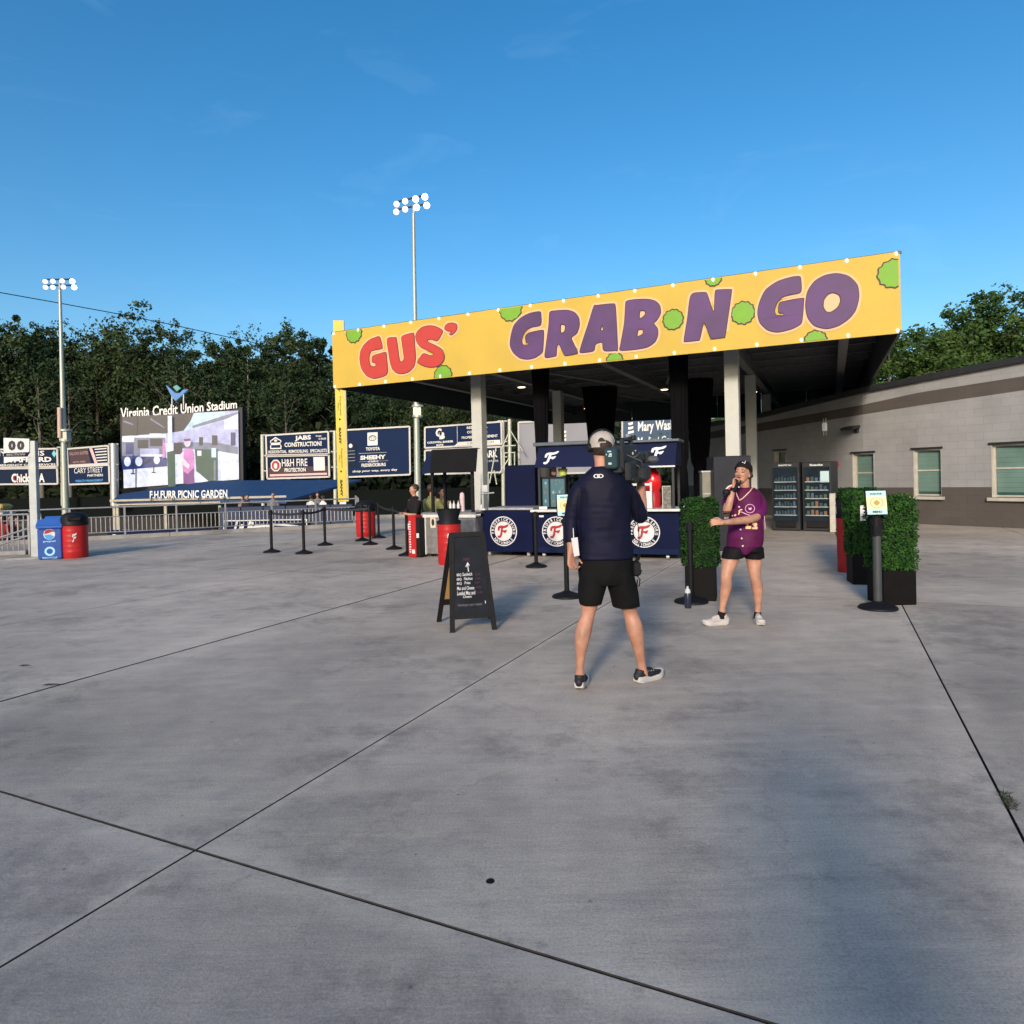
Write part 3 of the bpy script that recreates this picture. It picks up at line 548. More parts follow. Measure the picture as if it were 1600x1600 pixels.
def splat(cx, cy, r, seed, k=1.0):
    rn = random.Random(seed); P = []
    for i in range(72):
        a = 2*math.pi*i/72; q = r*(1+.045*math.sin(i*math.pi/3+rn.random())+.02*rn.uniform(-1, 1)); P.append((cx+q*math.cos(a), cy+q*math.sin(a)*k))
    return P
def clampb(P): 
    o = [Vector((x, y, 0)) for x, y in P]
    for p, n in ((Vector((BW-.03, 0, 0)), Vector((1, 0, 0))), (Vector((0, BH-.02, 0)), Vector((0, 1, 0))), (Vector((0, .02, 0)), Vector((0, -1, 0)))): o = clip(o, p, n)
    return [(v.x, v.y) for v in o]
for i, (fn, x, y, r) in enumerate(((c4, 265, 402, .24), (c4, 962, 735, .24), (c4, 1490, 214, .27), (c1, 197, 455, .20), (c1, 613, 415, .215), (c1, 1510, 180, .25), (c1, 437, 208, .15), (c1, 1045, 582, .19), (c2, 1265, 525, .18))):
    cx, cy = fn(x, y); a = clampb(splat(cx, cy, r, i)); b_ = clampb(splat(cx, cy, r+.028, i))
    if len(a) > 3: m_ = MB(); m_.cur = 0; put_poly(m_, bS, b_, .008); m_.cur = 1; put_poly(m_, bS, a, .013); m_.build('splat', None, ban, True, [M_bout, M_bgr])
clipm = None
for k in range(17):
    for v in (.05, BH-.035):
        q = bS(.06+(BW-.12)*k/16, v, .012)
        m_ = MB(); m_.ell((0, 0, 0), (.032, .02, .04), 10, 6)
        if clipm is None: clipm = m_.build('clip', emis('clip_glow', (1, 1, .94), 1.7), ban); o_ = clipm  # clips are no lamps; the glow only makes them look brighter
        else: o_ = clipm.copy(); COL.objects.link(o_)
        o_.location = rootmat(ban).inverted() @ q
# ================================================================== RAILING
M_rail = mat('rail_grey_metal', (.30, .30, .31), .4, .5)
rail = thing('guard_railing', 'grey metal guard railing with slim balusters along the terrace edge', 'railing', tuple(K1))
def rail_run(a, b, root, nb=None, h=.82, bw=.018):
    d = b-a; L_ = d.length; d.normalize()
    for z, r in ((.13+h, .024), (.22, .016), (h*.82, .014)):
        m_ = MB(); m_.cyl(a+Zv(z), b+Zv(z), r, n=8); m_.build('rail', M_rail, root, True)
    n = nb or int(L_/.118); NP = max(1, round(L_/1.35)); pm = None
    for k in range(NP+1):
        m_ = MB(); p = a+d*(L_*k/NP); m_.box((p.x, p.y, .1+h/2), (.05, .05, h+.05), math.atan2(d.y, d.x)); m_.build('post', M_rail, root, True)
    me = None
    for k in range(n):
        p = a+d*(L_*(k+.5)/n)
        if me is None:
            m_ = MB(); m_.box((0, 0, (h*.82+.22)/2), (bw, bw, h*.82-.22), 0); o_ = m_.build('baluster', M_rail, root); me = o_.data
        else: o_ = mkobj('baluster', me, None, root)
        o_.location = rootmat(root).inverted() @ p
rail_run(V2(-16.5, 17.77), K1+V2(-.03, -.02), rail)
rail2 = thing('guard_railing', 'short return of the grey railing running away from the terrace corner', 'railing', tuple(K2)); rail_run(K1, K2, rail2)
# stair handrail at the far left
sr = thing('stair_handrail', 'sloping grey stair railing beside the section sign at the left edge', 'railing', tuple(gr(47, 868)))
P0 = gr(47, 866); P1 = P0+V2(-2.2, .35)
for z0, z1 in ((.95, .95),):
    for k, (z, zz) in enumerate(((.95, .93), (.62, .02), (.45, -.15))):
        m_ = MB(); m_.cyl(P0+Zv(z), P1+Zv(zz), .024, n=8); m_.build('handrail', M_rail, sr, True)
for k in range(3):
    p = P0.lerp(P1, k/2); m_ = MB(); m_.box((p.x, p.y, .46), (.05, .05, .96)); m_.build('post', M_rail, sr, True)
for k in range(14):
    p = P0.lerp(P1, (k+1)/15); m_ = MB(); m_.box((p.x, p.y, .5), (.016, .016, .85)); m_.build('baluster', M_rail, sr, True)
gt = thing('bent_handrail', 'small hoop-ended grey handrail between the sign post and the blue bin', 'railing', tuple(gr(66, 862)))
p = gr(66, 864); m_ = MB(); m_.tube([p, p+Zv(.8), p+V2(-.03, .02)+Zv(.93), p+V2(-.15, .1)+Zv(1.0), p+V2(-.5, .3)+Zv(1.0)], .022); m_.build('tube', M_rail, gt, True)
m_ = MB(); a, b = gr(0, 871), gr(30, 872); 
st_ = MB(); bar(st_, V2(-15, 15.4), P0+V2(-.1, .15), .5, .1, -.0); tag(st_.build('stair_kerb', M_kerb), 'pale concrete upstand at the head of the stairs, far left', 'kerb')
# section sign
sp_ = gr(57, 872)
ss = thing('section_sign', 'white SECTION 00 sign with navy strip on a square grey post', 'sign', tuple(sp_))
M_post = mat('sign_post_grey', (.38, .41, .41), .5, .2)
m_ = MB(); m_.box((sp_.x, sp_.y, 1.31), (.15, .15, 2.62), .2, bev=.01); m_.build('post', M_post, ss, True)
m_ = MB(); m_.box((sp_.x-.1, sp_.y, .02), (.8, .5, .04), .2); m_.build('base_plate', M_kerb, ss, True)
D = sp_.y-.1
def psurf(x0, y0, x1, y1, D0, D1=None, k=0.0245):
    """facing board from its photo corners (left-top, right-bottom), with depth per side"""
    D1 = D1 or D0; return at(x0, y0, D0), at(x1, y1, D1)
def board(name_pts, thick, m, nm, root):             # BL, BR, TR, TL
    BL, BR, TR, TL = name_pts; m_ = MB(); m_.prism([BL, BR, TR, TL], thick); m_.build(nm, m, root, True); return quad_surf(BL, BR, TR, TL)
q = [at(5.5, 708, D), at(45.5, 706, D), at(45.5, 685.5, D), at(5.5, 684, D)]; S = board(q, .03, M_pwhite, 'panel', ss)
m_ = MB(); put_text(m_, S, '0', (.19, .14, .48, .84), .006, .07); put_text(m_, S, '0', (.53, .14, .82, .84), .006, .07); m_.build('lettering', M_pdark, ss, True)
q = [at(5.5, 713.5, D), at(42, 712.5, D), at(45.5, 706.6, D), at(5.5, 708.3, D)]; S = board(q, .03, M_navy2, 'panel', ss)
m_ = MB(); put_text(m_, S, 'SECTION', (.12, .2, .88, .8), .006, .03); m_.build('lettering', mat('print_grey', (.3, .28, .28), .6, var=0), ss, True)
q = [at(6, 724, D), at(46, 714, D), at(46, 713.4, D), at(6, 714, D)]; board(q, .02, M_pwhite, 'pennant', ss)
m_ = MB(); bar(m_, at(44, 690, D), at(58, 690.4, D+.05), .05, .05, 0); m_ = MB(); m_.cyl(at(44, 700, D+.03), at(54, 700, D+.08), .03); m_.build('bracket', M_post, ss, True)
# ================================================================== OUTFIELD BOARDS
M_frame = mat('white_steel_frame', (.40, .40, .41), .5, .1); M_bnavy = mat('board_navy', (.010, .021, .062), .7, var=.06, scale=.5, spec=.05); M_bdk = mat('board_dark_blue', (.012, .020, .045), .7, var=.06, spec=.05)
M_teal = mat('print_teal', (.12, .45, .5), .6, var=0); M_pink = mat('print_pink', (.62, .36, .38), .6, var=0); M_plum = mat('board_plum', (.03, .010, .024), .6, var=.05)
def ad(px, label, cols, D=95, fw=.16, under=True, group='advertising boards beyond the outfield'):
    """one free standing advertising board: px = TL, TR, BR, BL"""
    TL, TR, BR, BL = [at(x, y, D) for x, y in px]; base = (BL+BR)/2; t = thing('advertising_board', label, 'billboard', (base.x, base.y, -3.4), 0, group)
    S = quad_surf(BL, BR, TR, TL); m_ = MB(); m_.prism([BL, BR, TR, TL], .25); m_.build('panel', cols, t, True)
    m_ = MB()
    for a, b in ((BL, BR), (BR, TR), (TR, TL), (TL, BL)): m_.tube([a+Vector((0, -.05, 0)), b+Vector((0, -.05, 0))], fw, 4, False)
    m_.build('frame', M_frame, t, True); return t, S
def pr(t, S, mt, *items, name='lettering'):
    m_ = MB()
    for it in items:
        if isinstance(it[0], str): put_text(m_, S, it[0], it[1], .06, *(it[2:] if len(it) > 2 else ()))
        else: put_poly(m_, S, it[0], it[1] if len(it) > 1 else .05)
    return m_.build(name, mt, t, True)
rect = lambda a, b, c, d: [(a, b), (c, b), (c, d), (a, d)]
# far left pair
t, S = ad([(-30, 703), (90, 701), (91, 729), (-30, 731)], 'dark blue outfield board with white wording and a teal diamond, upper left', M_bdk)
pr(t, S, M_pwhite, ('PHYSICIANS', (.1, .62, .83, .9)), ('STAFFORD', (.3, .27, .92, .55), .04), ('EMERGENCY CARE SERVICES', (.2, .06, .97, .18)))
pr(t, S, M_teal, ([(.955-.03, .72), (.955, .52), (.985, .72), (.955, .92)],), name='emblem')
t, S = ad([(-30, 733), (90, 731), (91, 756), (-30, 757)], 'slate blue outfield board with a big cream script name, lower left', M_bdk)
pr(t, S, M_pwhite, ('Chick-fil-A', (.40, .1, .83, .68), .035), name='lettering'); pr(t, S, M_pred, ('C', (.42, .18, .50, .6), .0), name='emblem')
t, S = ad([(106, 701.5), (170, 696.5), (171, 724), (107, 727.5)], 'plum outfield board with a slanted pink stripe and white lines', M_plum)
pr(t, S, M_navy2, ([(.55, .02), (.98, .02), (.98, .98), (.48, .98)], .03), name='field')
pr(t, S, M_pink, ([(.52, .98), (.59, .98), (.72, .02), (.65, .02)],), name='stripe')
pr(t, S, M_pwhite, *[([(.66+.012*k, .82-k*.165), (.95, .83-k*.165), (.95, .89-k*.165), (.65+.012*k, .88-k*.165)],) for k in range(5)])
pr(t, S, mat('print_tan', (.28, .18, .17), .6, var=0), ('SALON SUITES', (.04, .6, .5, .78)), ('NOW OPEN', (.12, .12, .42, .24)))
t, S = ad([(107, 730), (171, 726.5), (172, 755), (108, 757)], 'navy CARY STREET PARTNERS outfield board', M_bnavy)
pr(t, S, M_pwhite, ('CARY STREET', (.14, .62, .84, .92), .0), ('PARTNERS', (.46, .40, .84, .54), .02)); pr(t, S, M_pblue, ('WEALTH MANAGEMENT', (.16, .12, .84, .25), .02))
# JABS pair
t, S = ad([(416, 680.5), (513, 674.5), (514, 709.5), (417, 711.5)], 'navy CONSTRUCTION board with a white house emblem, above the red fire board', M_bnavy)
pr(t, S, M_pwhite, ('JABS', (.46, .63, .72, .9), .04), ('CONSTRUCTION!', (.29, .38, .89, .6), .03), ('RESIDENTIAL  REMODELING  SPECIALISTS', (.03, .09, .97, .24), .02), ('Design', (.80, .78, .89, .87)), ('to Build', (.84, .66, .96, .75)))
m_ = MB(); put_poly(m_, S, [(.06, .3), (.24, .3), (.24, .72), (.15, .9), (.06, .72)], .05, [[(.075, .36), (.225, .36), (.225, .7), (.15, .83), (.075, .7)]]); put_poly(m_, S, rect(.06, .5, .24, .62), .05); put_poly(m_, S, circ(.15, .72, .025, .06, 10), .05); m_.build('emblem', M_pwhite, t, True)
t, S = ad([(417, 713), (514, 711), (515, 745), (418, 748)], 'dark red and navy FIRE PROTECTION board with a red octagon emblem', M_plum)
pr(t, S, M_navy2, ([(.01, .5), (.99, .5), (.99, .98), (.01, .98)], .03), name='field')
pr(t, S, M_pwhite, ('H&H FIRE', (.24, .52, .65, .86), .01), ('PROTECTION', (.28, .27, .62, .45), .03), (circ(.14, .58, .085, .28, 8, math.pi/8, math.pi/8+2*math.pi), .05))
pr(t, S, M_pred, (circ(.14, .58, .068, .225, 8, math.pi/8, math.pi/8+2*math.pi), .08), name='emblem'); pr(t, S, M_pwhite, (circ(.14, .56, .028, .13, 12), .11), name='emblem')
pr(t, S, M_pink, ([(.04, .1), (.96, .1), (.96, .19), (.04, .19)],), name='stripe'); pr(t, S, M_pwhite, (rect(.75, .3, .93, .92),), name='blank_square')
# big car dealer board
t, S = ad([(541, 672), (640, 666.5), (641, 741.5), (541, 745.5)], 'large navy outfield board with a white car emblem tile, right of the yellow pole', M_bnavy)
pr(t, S, M_pwhite, (rect(.335, .645, .495, .92),), name='emblem')
m_ = MB()
for (cx, cy, rx, ry) in ((.415, .80, .062, .062), (.415, .82, .04, .022), (.415, .80, .018, .058)):
    put_poly(m_, S, circ(cx, cy, rx, ry, 24), .07, [circ(cx, cy, rx*.8, ry*.8, 24)])
m_.build('emblem', M_pdark, t, True)
pr(t, S, M_pwhite, ('TOYOTA', (.31, .54, .53, .61), .04), ('SHEEHY', (.22, .35, .62, .44), .05), ('of Stafford', (.34, .29, .50, .335)), ('FREDERICKSBURG', (.24, .2, .62, .27), .03), ('shop your way, every day', (.1, .08, .8, .14)), (rect(.2, .485, .64, .49),), (rect(.2, .31, .66, .313),))
pr(t, S, M_bdk, ([(.01, .22), (.16, .22), (.16, .7), (.1, .74), (.01, .70)], .05), name='field'); pr(t, S, M_pwhite, (circ(.07, .66, .03, .045, 14), .08), *[([(.02, .55-k*.07), (.14, .55-k*.07), (.14, .555-k*.07), (.02, .555-k*.07)], .08) for k in range(4)], name='lettering')
# right pair
t, S = ad([(664, 668), (783, 659), (784, 694), (664, 700)], 'dark blue realtor board with a round white monogram under the canopy edge', M_bnavy)
pr(t, S, M_pwhite, ('G', (.14, .5, .22, .9), .05), ('B', (.19, .38, .26, .72), .08), ('COLDWELL BANKER', (.03, .2, .37, .3), .04), ('ELITE', (.15, .06, .24, .15), .04), (rect(.42, .05, .425, .95),), ([(.38, .02), (.98, .02), (.98, .2), (.44, .2)],), ('RESIDENTIAL', (.55, .78, .82, .9), .03), ('COMMERCIAL', (.55, .57, .82, .69), .03), ('PROPERTY MANAGEMENT', (.48, .33, .95, .45), .03))
pr(t, S, M_navy2, ('CBELITE.COM', (.55, .06, .9, .16), .0))
t, S = ad([(664, 704), (783, 698), (784, 738), (664, 741)], 'dark blue board with large white serif PARK wording below the realtor board', M_bdk)
pr(t, S, M_pwhite, ('THE PARK', (.55, .6, .95, .88), .03), ('AT SPOTSYLVANIA', (.6, .42, .96, .5), .0))
# scaffold mast between boards
M_pole = mat('pole_pale', (.42, .44, .38), .5, .3)
nm = thing('net_mast', 'pale mast with guy wires and brackets right of the PARK board', 'mast', tuple(at(797, 745, 88)))
m_ = MB(); m_.cyl(at(797, 770, 88), at(796, 655, 88), .25, n=8); m_.build('pole', M_pole, nm, True)
m_ = MB()
for a, b in (((797, 672), (782, 705)), ((797, 672), (817, 705)), ((786, 697), (806, 696)), ((780, 740), (796, 715)), ((765, 755), (775, 700)), ((785, 708), (805, 707)), ((788, 708), (788, 735)), ((804, 708), (804, 735)), ((776, 757), (772, 735))): m_.cyl(at(*a, 87.8), at(*b, 87.8), .09, n=5)
m_.build('strut', M_pole, nm, True)
# grey back board and the medical board
M_gb = mat('board_back_grey', (.20, .21, .25), .6, var=.08, scale=.4)
t, S = ad([(810, 660), (934, 655), (935, 738), (811, 742)], 'blank grey board with a small white striped emblem seen under the canopy', M_gb, 90)
m_ = MB()
for k in range(4): put_poly(m_, S, [(.51+.015*(k == 3), .74-k*.075), (.60-.02*(k == 3), .77-k*.075), (.60-.02*(k == 3), .81-k*.075), (.51, .79-k*.075)], .06)
m_.build('emblem', M_lwhite, t, True)
t, S = ad([(972, 655), (1102, 648), (1100, 722), (972, 729)], 'slate blue board lettered Mary Washington Medical Group behind the food cart', mat('board_slate', (.035, .07, .13), .6, var=.05, scale=.4), 90)
pr(t, S, M_lwhite, ('Mary Washington', (.19, .66, .86, .93), .02), ('Medical Group', (.19, .38, .70, .60), .01), name='lettering')
m_ = MB()
for k in range(5): put_poly(m_, S, [(.07+.012*abs(k-2)/2, .86-k*.09), (.14-.012*abs(k-2)/2, .88-k*.09), (.14-.012*abs(k-2)/2, .93-k*.09), (.07, .91-k*.09)], .06)
m_.build('emblem', M_lwhite, t, True)
# board posts and cross rails: each row stands on its own steel posts
for i, (x, y0, lab) in enumerate(((-12, 700, 'first'), (97.5, 698, 'post between the two left board pairs'), (178, 693, 'grey post at the right end of the left boards'), (410, 679, 'pale post at the left end of the construction board'), (523, 673, 'post between the construction board and the yellow pole'), (785.5, 657, 'post at the right end of the realtor board'))):
    if i == 0: continue
    t = thing('board_post', 'steel '+lab, 'post', tuple(at(x, 790, 95.4)), 0, 'steel posts carrying the outfield boards')
    m_ = MB(); m_.cyl(at(x+1.2, 790, 95.4), at(x, y0, 95.4), .28 if i != 2 else .55, n=8); m_.build('shaft', M_pole if i != 2 else M_steel, t, True)
    m_ = MB()
    for yy in (y0+1, y0+33, y0+57): m_.cyl(at(x-8 if i != 3 else x-1, yy, 95.3), at(x+7, yy, 95.3), .12, n=5)
    m_.build('arm', M_frame, t, True)
# ================================================================== VIDEO BOARD
VD = 100
vb = thing('video_board', 'huge lit stadium video screen showing the singer, in a dark frame', 'video screen', tuple(at(282, 775, VD)))
cs = lambda x, y: (160+x/6.154, 580+y/6.154)
TL, TR, BR, BL = [at(*cs(x, y), VD) for x, y in ((190, 440), (1305, 378), (1314, 1040), (206, 1125))]
m_ = MB(); ex = (TR-TL).normalized()*.5; uz = Vector((0, 0, .5)); m_.prism([BL-ex-uz*2.2+Vector((0, .3, 0)), BR+ex-uz*2.2+Vector((0, .3, 0)), TR+ex+uz+Vector((0, .3, 0)), TL-ex+uz+Vector((0, .3, 0))], 1.2); m_.build('cabinet', mat('screen_cabinet', (.012, .014, .022), .6), vb, True)
m_ = MB()
for x in (215, 345): m_.cyl(at(x, 810, VD+.8), at(x, 760, VD+.8), .5, n=8)
m_.build('leg', M_dark, vb, True)
def vpoly(L, mats):
    m_ = MB()
    for k, (pts, mi) in enumerate(L):
        V = [at(*cs(x, y), VD) for x, y in pts]; off = Vector((0, -.02-.015*k, 0)); m_.cur = mi
        T = tessellate_polygon([[Vector((x, -y, 0)) for x, y in pts]]); m_.add([v+off for v in V], [tuple(t) for t in T])
    return m_.build('screen_picture', None, vb, True, mats)
SCM = [emis('px_white', (.78, .80, .95), 1.15), emis('px_dark', (.035, .035, .045), 1), emis('px_blue', (.025, .05, .22), 1), emis('px_grey', (.22, .24, .34), 1), emis('px_green', (.012, .085, .06), 1), emis('px_pink', (.75, .25, .62), 1), emis('px_purple', (.22, .04, .26), 1), emis('px_pale', (.55, .55, .85), 1), emis('px_sky', (.66, .86, 1), 1), emis('px_skin', (1, .78, .85), 1)]
bx_ = lambda a, b, c, d: [(a, b), (c, b), (c, d), (a, d)]
vpoly([([(190, 440), (1305, 378), (1314, 1040), (206, 1125)], 0), ([(860, 402), (1180, 385), (1180, 470), (870, 560), (780, 575)], 8), ([(1180, 385), (1305, 378), (1305, 400), (1180, 470)], 7),
 ([(190, 440), (880, 402), (850, 480), (780, 575), (600, 600), (190, 625)], 1), ([(205, 470), (330, 520), (330, 530), (205, 490)], 3), ([(470, 450), (600, 540), (600, 550), (460, 465)], 3), ([(300, 430), (340, 428), (340, 620), (300, 620)], 1),
 ([(610, 600), (870, 560), (1175, 470), (1305, 400), (1308, 790), (1130, 730), (730, 690), (612, 690)], 7), ([(870, 525), (1180, 425), (1305, 395), (1305, 425), (1180, 465), (870, 550)], 3), ([(1175, 470), (1305, 410), (1307, 560), (1175, 560)], 0),
 ([(730, 680), (1130, 690), (1308, 730), (1309, 800), (1130, 770), (730, 740)], 3), (bx_(935, 635, 972, 715), 1), (bx_(1060, 618, 1112, 712), 1), (bx_(1240, 590, 1285, 715), 1), (bx_(1250, 600, 1275, 700), 2),
 ([(195, 640), (610, 640), (620, 830), (200, 850)], 3), (bx_(235, 690, 310, 800), 2), (bx_(200, 625, 315, 680), 0), (bx_(345, 620, 435, 640), 0), (bx_(465, 600, 580, 630), 0), (bx_(350, 660, 450, 740), 1), (bx_(470, 650, 590, 720), 1), (bx_(375, 745, 560, 800), 7),
 ([(203, 815), (590, 815), (635, 840), (635, 915), (207, 950)], 2), (bx_(375, 800, 590, 822), 0), (circ(255, 870, 32, 46, 18), 0), (circ(365, 868, 34, 46, 18), 0), (circ(537, 853, 30, 42, 18), 0), ([(410, 870), (480, 840), (480, 860), (400, 900)], 1),
 (bx_(306, 800, 318, 985), 1), (bx_(505, 910, 515, 975), 1), (bx_(290, 980, 330, 992), 1), (bx_(490, 968, 528, 980), 1), (bx_(336, 940, 348, 1118), 1),
 ([(645, 432), (685, 430), (690, 770), (648, 772)], 0), ([(640, 780), (715, 760), (722, 1106), (648, 1110)], 4), ([(905, 750), (1125, 755), (1128, 1050), (1040, 1060), (920, 960)], 4), (bx_(1065, 740, 1110, 830), 8), (bx_(1088, 860, 1106, 1050), 3), (bx_(930, 765, 970, 815), 0),
 ([(600, 650), (625, 700), (625, 830), (600, 840)], 5), ([(705, 690), (790, 690), (790, 800), (705, 800)], 1),
 ([(795, 760), (830, 745), (885, 750), (905, 800), (905, 920), (900, 1085), (800, 1082), (790, 900)], 5), ([(800, 960), (840, 990), (900, 930), (908, 1080), (870, 1090), (800, 1080)], 6), (circ(838, 690, 30, 38, 18), 9), ([(770, 800), (805, 770), (800, 840), (860, 900), (850, 940), (770, 880)], 9), ([(805, 655), (870, 650), (865, 672), (810, 676)], 6)], SCM)
# letters on top of the board
q = (at(188.5, 659, VD), at(370.5, 640, VD), at(370.5, 625, VD), at(188.5, 637.5, VD)); S = quad_surf(*q)
m_ = MB(); put_text(m_, S, 'Virginia Credit Union Stadium', (0, -.12, 1, 1.0), .05, .015); m_.build('lettering', M_lwhite, vb, True)
for x in (200, 240, 280, 320, 360): m_ = MB(); m_.cyl(at(x, lerp([(188, 651), (372, 640)], x), VD+.2), at(x, lerp([(188, 640), (372, 626)], x), VD+.2), .08, n=5); m_.build('letter_stand', M_dark, vb, True)
for x in (269, 287): m_ = MB(); m_.cyl(at(x, 640, VD+.2), at(x, 612, VD+.2), .12, n=5); m_.build('letter_stand', M_steel, vb, True)
em = MB(); em.prism([at(*cs(x, y), VD) for x, y in ((610, 132), (642, 160), (700, 212), (745, 208), (772, 180), (818, 172), (770, 225), (700, 284), (668, 250))][::-1], .3); em.build('emblem', emis('sign_blue', (.04, .30, .75), .8), vb, True)
em = MB(); em.prism([at(*cs(x, y), VD) for x, y in ((678, 152), (710, 132), (748, 162), (712, 190))][::-1], .3); em.build('emblem', emis('sign_teal', (.1, .55, .5), .7), vb, True)
# ================================================================== PICNIC PAVILION
pv = thing('picnic_pavilion', 'low picnic pavilion with a blue roof and white lettering below the video screen', 'pavilion', tuple(at(300, 840, 46)))
M_roofb = mat('blue_metal_roof', (.012, .038, .115), .5, .1, var=.1, scale=.4)
pt = [at(176, 781, 42), at(447, 782, 42), at(565, 749, 60), at(331, 751, 60), at(188, 772, 50)]
m_ = MB(); m_.add(pt+[p-Zv(.18) for p in pt], [(0, 1, 2, 3, 4), (9, 8, 7, 6, 5), (0, 5, 6, 1), (1, 6, 7, 2)]); m_.build('roof', M_roofb, pv, True)
M_beam = mat('tan_beam', (.36, .33, .27), .6)
m_ = MB(); a, b = at(172, 783, 41.9), at(448, 784, 41.9); bar(m_, V2(a.x, a.y), V2(b.x, b.y), .12, .14, a.z-.05); m_.build('gutter', M_beam, pv, True)
m_ = MB(); a, b = at(180, 790, 41.9), at(345, 790, 41.9); bar(m_, V2(a.x, a.y), V2(b.x, b.y), .12, .1, a.z); m_.build('beam', M_beam, pv, True)
for x in (179, 184, 259, 344): m_ = MB(); a = at(x, 790, 41.8); m_.box((a.x, a.y, (a.z-3.4)/2), (.16, .16, a.z+3.4)); m_.build('post', M_beam, pv, True)
S = quad_surf(at(234, 779, 41.6), at(355, 777.5, 41.6), at(355, 765, 41.6), at(234, 767, 41.6))
m_ = MB(); put_text(m_, S, 'F.H.FURR PICNIC GARDEN', (0, 0, 1, 1), .0, .02); m_.build('lettering', M_lwhite, pv, True)
m_ = MB(); 
for x in (236, 270, 310, 350): m_.box(tuple(at(x, 781, 41.7)), (.05, .05, .3))
m_.build('letter_stand', M_dark, pv, True)
# tables, benches and dim seats in the pavilion, seen through the rails
M_seat = mat('maroon_seat', (.12, .025, .022), .6, var=.2)
for i, x in enumerate((200, 228, 258, 292, 318)):
    p = at(x, 828, 44); t = thing('picnic_table', ('leftmost', 'second', 'middle', 'fourth', 'rightmost')[i]+' dark red picnic table under the pavilion roof, seen through the railing', 'picnic table', (p.x, p.y, p.z-.75), 0, 'picnic tables under the pavilion')
    m_ = MB(); m_.box((0, 0, .74), (1.1, .7, .06)); m_.build('table_top', M_seat if i % 2 else M_frame, t)
    for sy in (-.6, .6): m_ = MB(); m_.box((0, sy, .44), (1.1, .25, .05)); m_.build('bench', M_seat, t)
    m_ = MB(); 
    for sx in (-.4, .4): m_.box((sx, 0, .37), (.06, .9, .06)); m_.box((sx, 0, .2), (.07, .07, .4)); m_.box((sx, 0, -.6), (.07, .07, 1.4))
    m_.build('frame', M_dark, t)
m_ = MB(); a, b = at(120, 835, 56), at(345, 830, 56); m_.box(((a.x+b.x)/2, 56, -2.2), (b.x-a.x+10, .3, 2.4)); tag(m_.build('dark_screen_wall', mat('dark_wall', (.02, .018, .02), .8)), 'dark back wall behind the picnic tables', 'wall')
# navy wall with framed script banner behind the rail
nw = thing('field_wall', 'navy padded field wall behind the guard railing', 'wall', tuple(at(440, 840, 31)))
a, b = at(343, 800, 31), at(552, 796, 31)
for k in range(6):
    p = a.lerp(b, (k+.5)/6); m_ = MB(); m_.box((p.x, p.y, -1.45), ((b.x-a.x)/6-.02, .25, 3.9), bev=.03); m_.build('wall_pad', mat('pad_navy', (.012, .024, .062), .6, var=.1), nw, True)
fb = thing('script_banner', 'navy banner with white border and looping white script behind the rail', 'banner', tuple(at(414, 840, 30.6)))
q = [at(349, 841, 30.6), at(480, 836, 30.6), at(480, 811, 30.6), at(349, 813, 30.6)]; S = board(q, .04, M_navy2, 'panel', fb)
m_ = MB(); put_poly(m_, S, rect(0, 0, 1, 1), .006, [rect(.012, .04, .988, .94)]); m_.build('border', M_pwhite, fb, True)
m_ = MB(); put_text(m_, S, 'La Rome', (.12, .36, .60, .92), .01, .05, .3); put_poly(m_, S, [(.32, .6), (.6, .78), (.9, .62), (.86, .56), (.6, .66), (.36, .5)], .012); put_text(m_, S, 'Brandise', (.25, .02, .86, .36), .01, .06, .3); put_poly(m_, S, [(.04, .12), (.2, .34), (.3, .3), (.16, .1)], .012); m_.build('lettering', M_pwhite, fb, True)
fb2 = thing('script_banner', 'navy wall strip with white lettering low behind the railing below the video screen', 'banner', tuple(at(240, 850, 31)))
q = [at(168, 856, 31), at(330, 850, 31), at(330, 826, 31), at(168, 828, 31)]; S = board(q, .04, M_navy2, 'panel', fb2)
m_ = MB(); put_text(m_, S, 'University of Mary', (.22, .28, .66, .60), .01, .05); put_poly(m_, S, circ(.065, .5, .04, .26, 16), .01); m_.build('lettering', M_pwhite, fb2, True)
# outfield wall far back, dark
ow = MB(); ow.box((10, 98, -1.6), (240, .5, 3.6)); tag(ow.build('outfield_wall', mat('outfield_wall_green', (.004, .006, .006), .9, spec=.1)), 'dark outfield wall far behind the boards', 'wall')
# ================================================================== FOUL POLE, LIGHT MASTS, WIRE
M_fy = mat('foul_yellow', (.60, .46, .05), .5, var=.06, scale=2)
fp = thing('foul_pole', 'tall yellow foul pole with black sideways lettering left of the canopy', 'foul pole', tuple(at(536, 800, 32)))
a0, a1, b0_, b1 = at(528, 784, 32), at(543.5, 784, 32), at(537, 500, 32), at(521.5, 503, 32)
zb, zt = at(536, 784, 32).z, at(530, 501, 32).z; xc = at(536, 784, 32).x; ww = .5
m_ = MB(); m_.box((xc-.03, 32, (zb+zt)/2), (.38, .16, zt-zb), .12, bev=.01); m_.build('panel', M_fy, fp, True)
m_ = MB(); m_.box((xc+.2, 32.05, (zb+zt)/2), (.14, .2, zt-zb), .12, bev=.01); m_.build('post', mat('foul_side', (.48, .41, .17), .5), fp, True)
m_ = MB(); m_.box((xc, 32.05, (zb-3.4)/2), (.3, .2, zb+3.4)); m_.build('base', M_steel, fp, True)
dx = Vector((math.cos(.12), math.sin(.12), 0)); S = surf(Vector((xc-.03, 32, 0))-dx*.17+Vector((.0, -.081, 0)), dx, Vector((0, 0, 1)))
m_ = MB(); zc = zb+.25
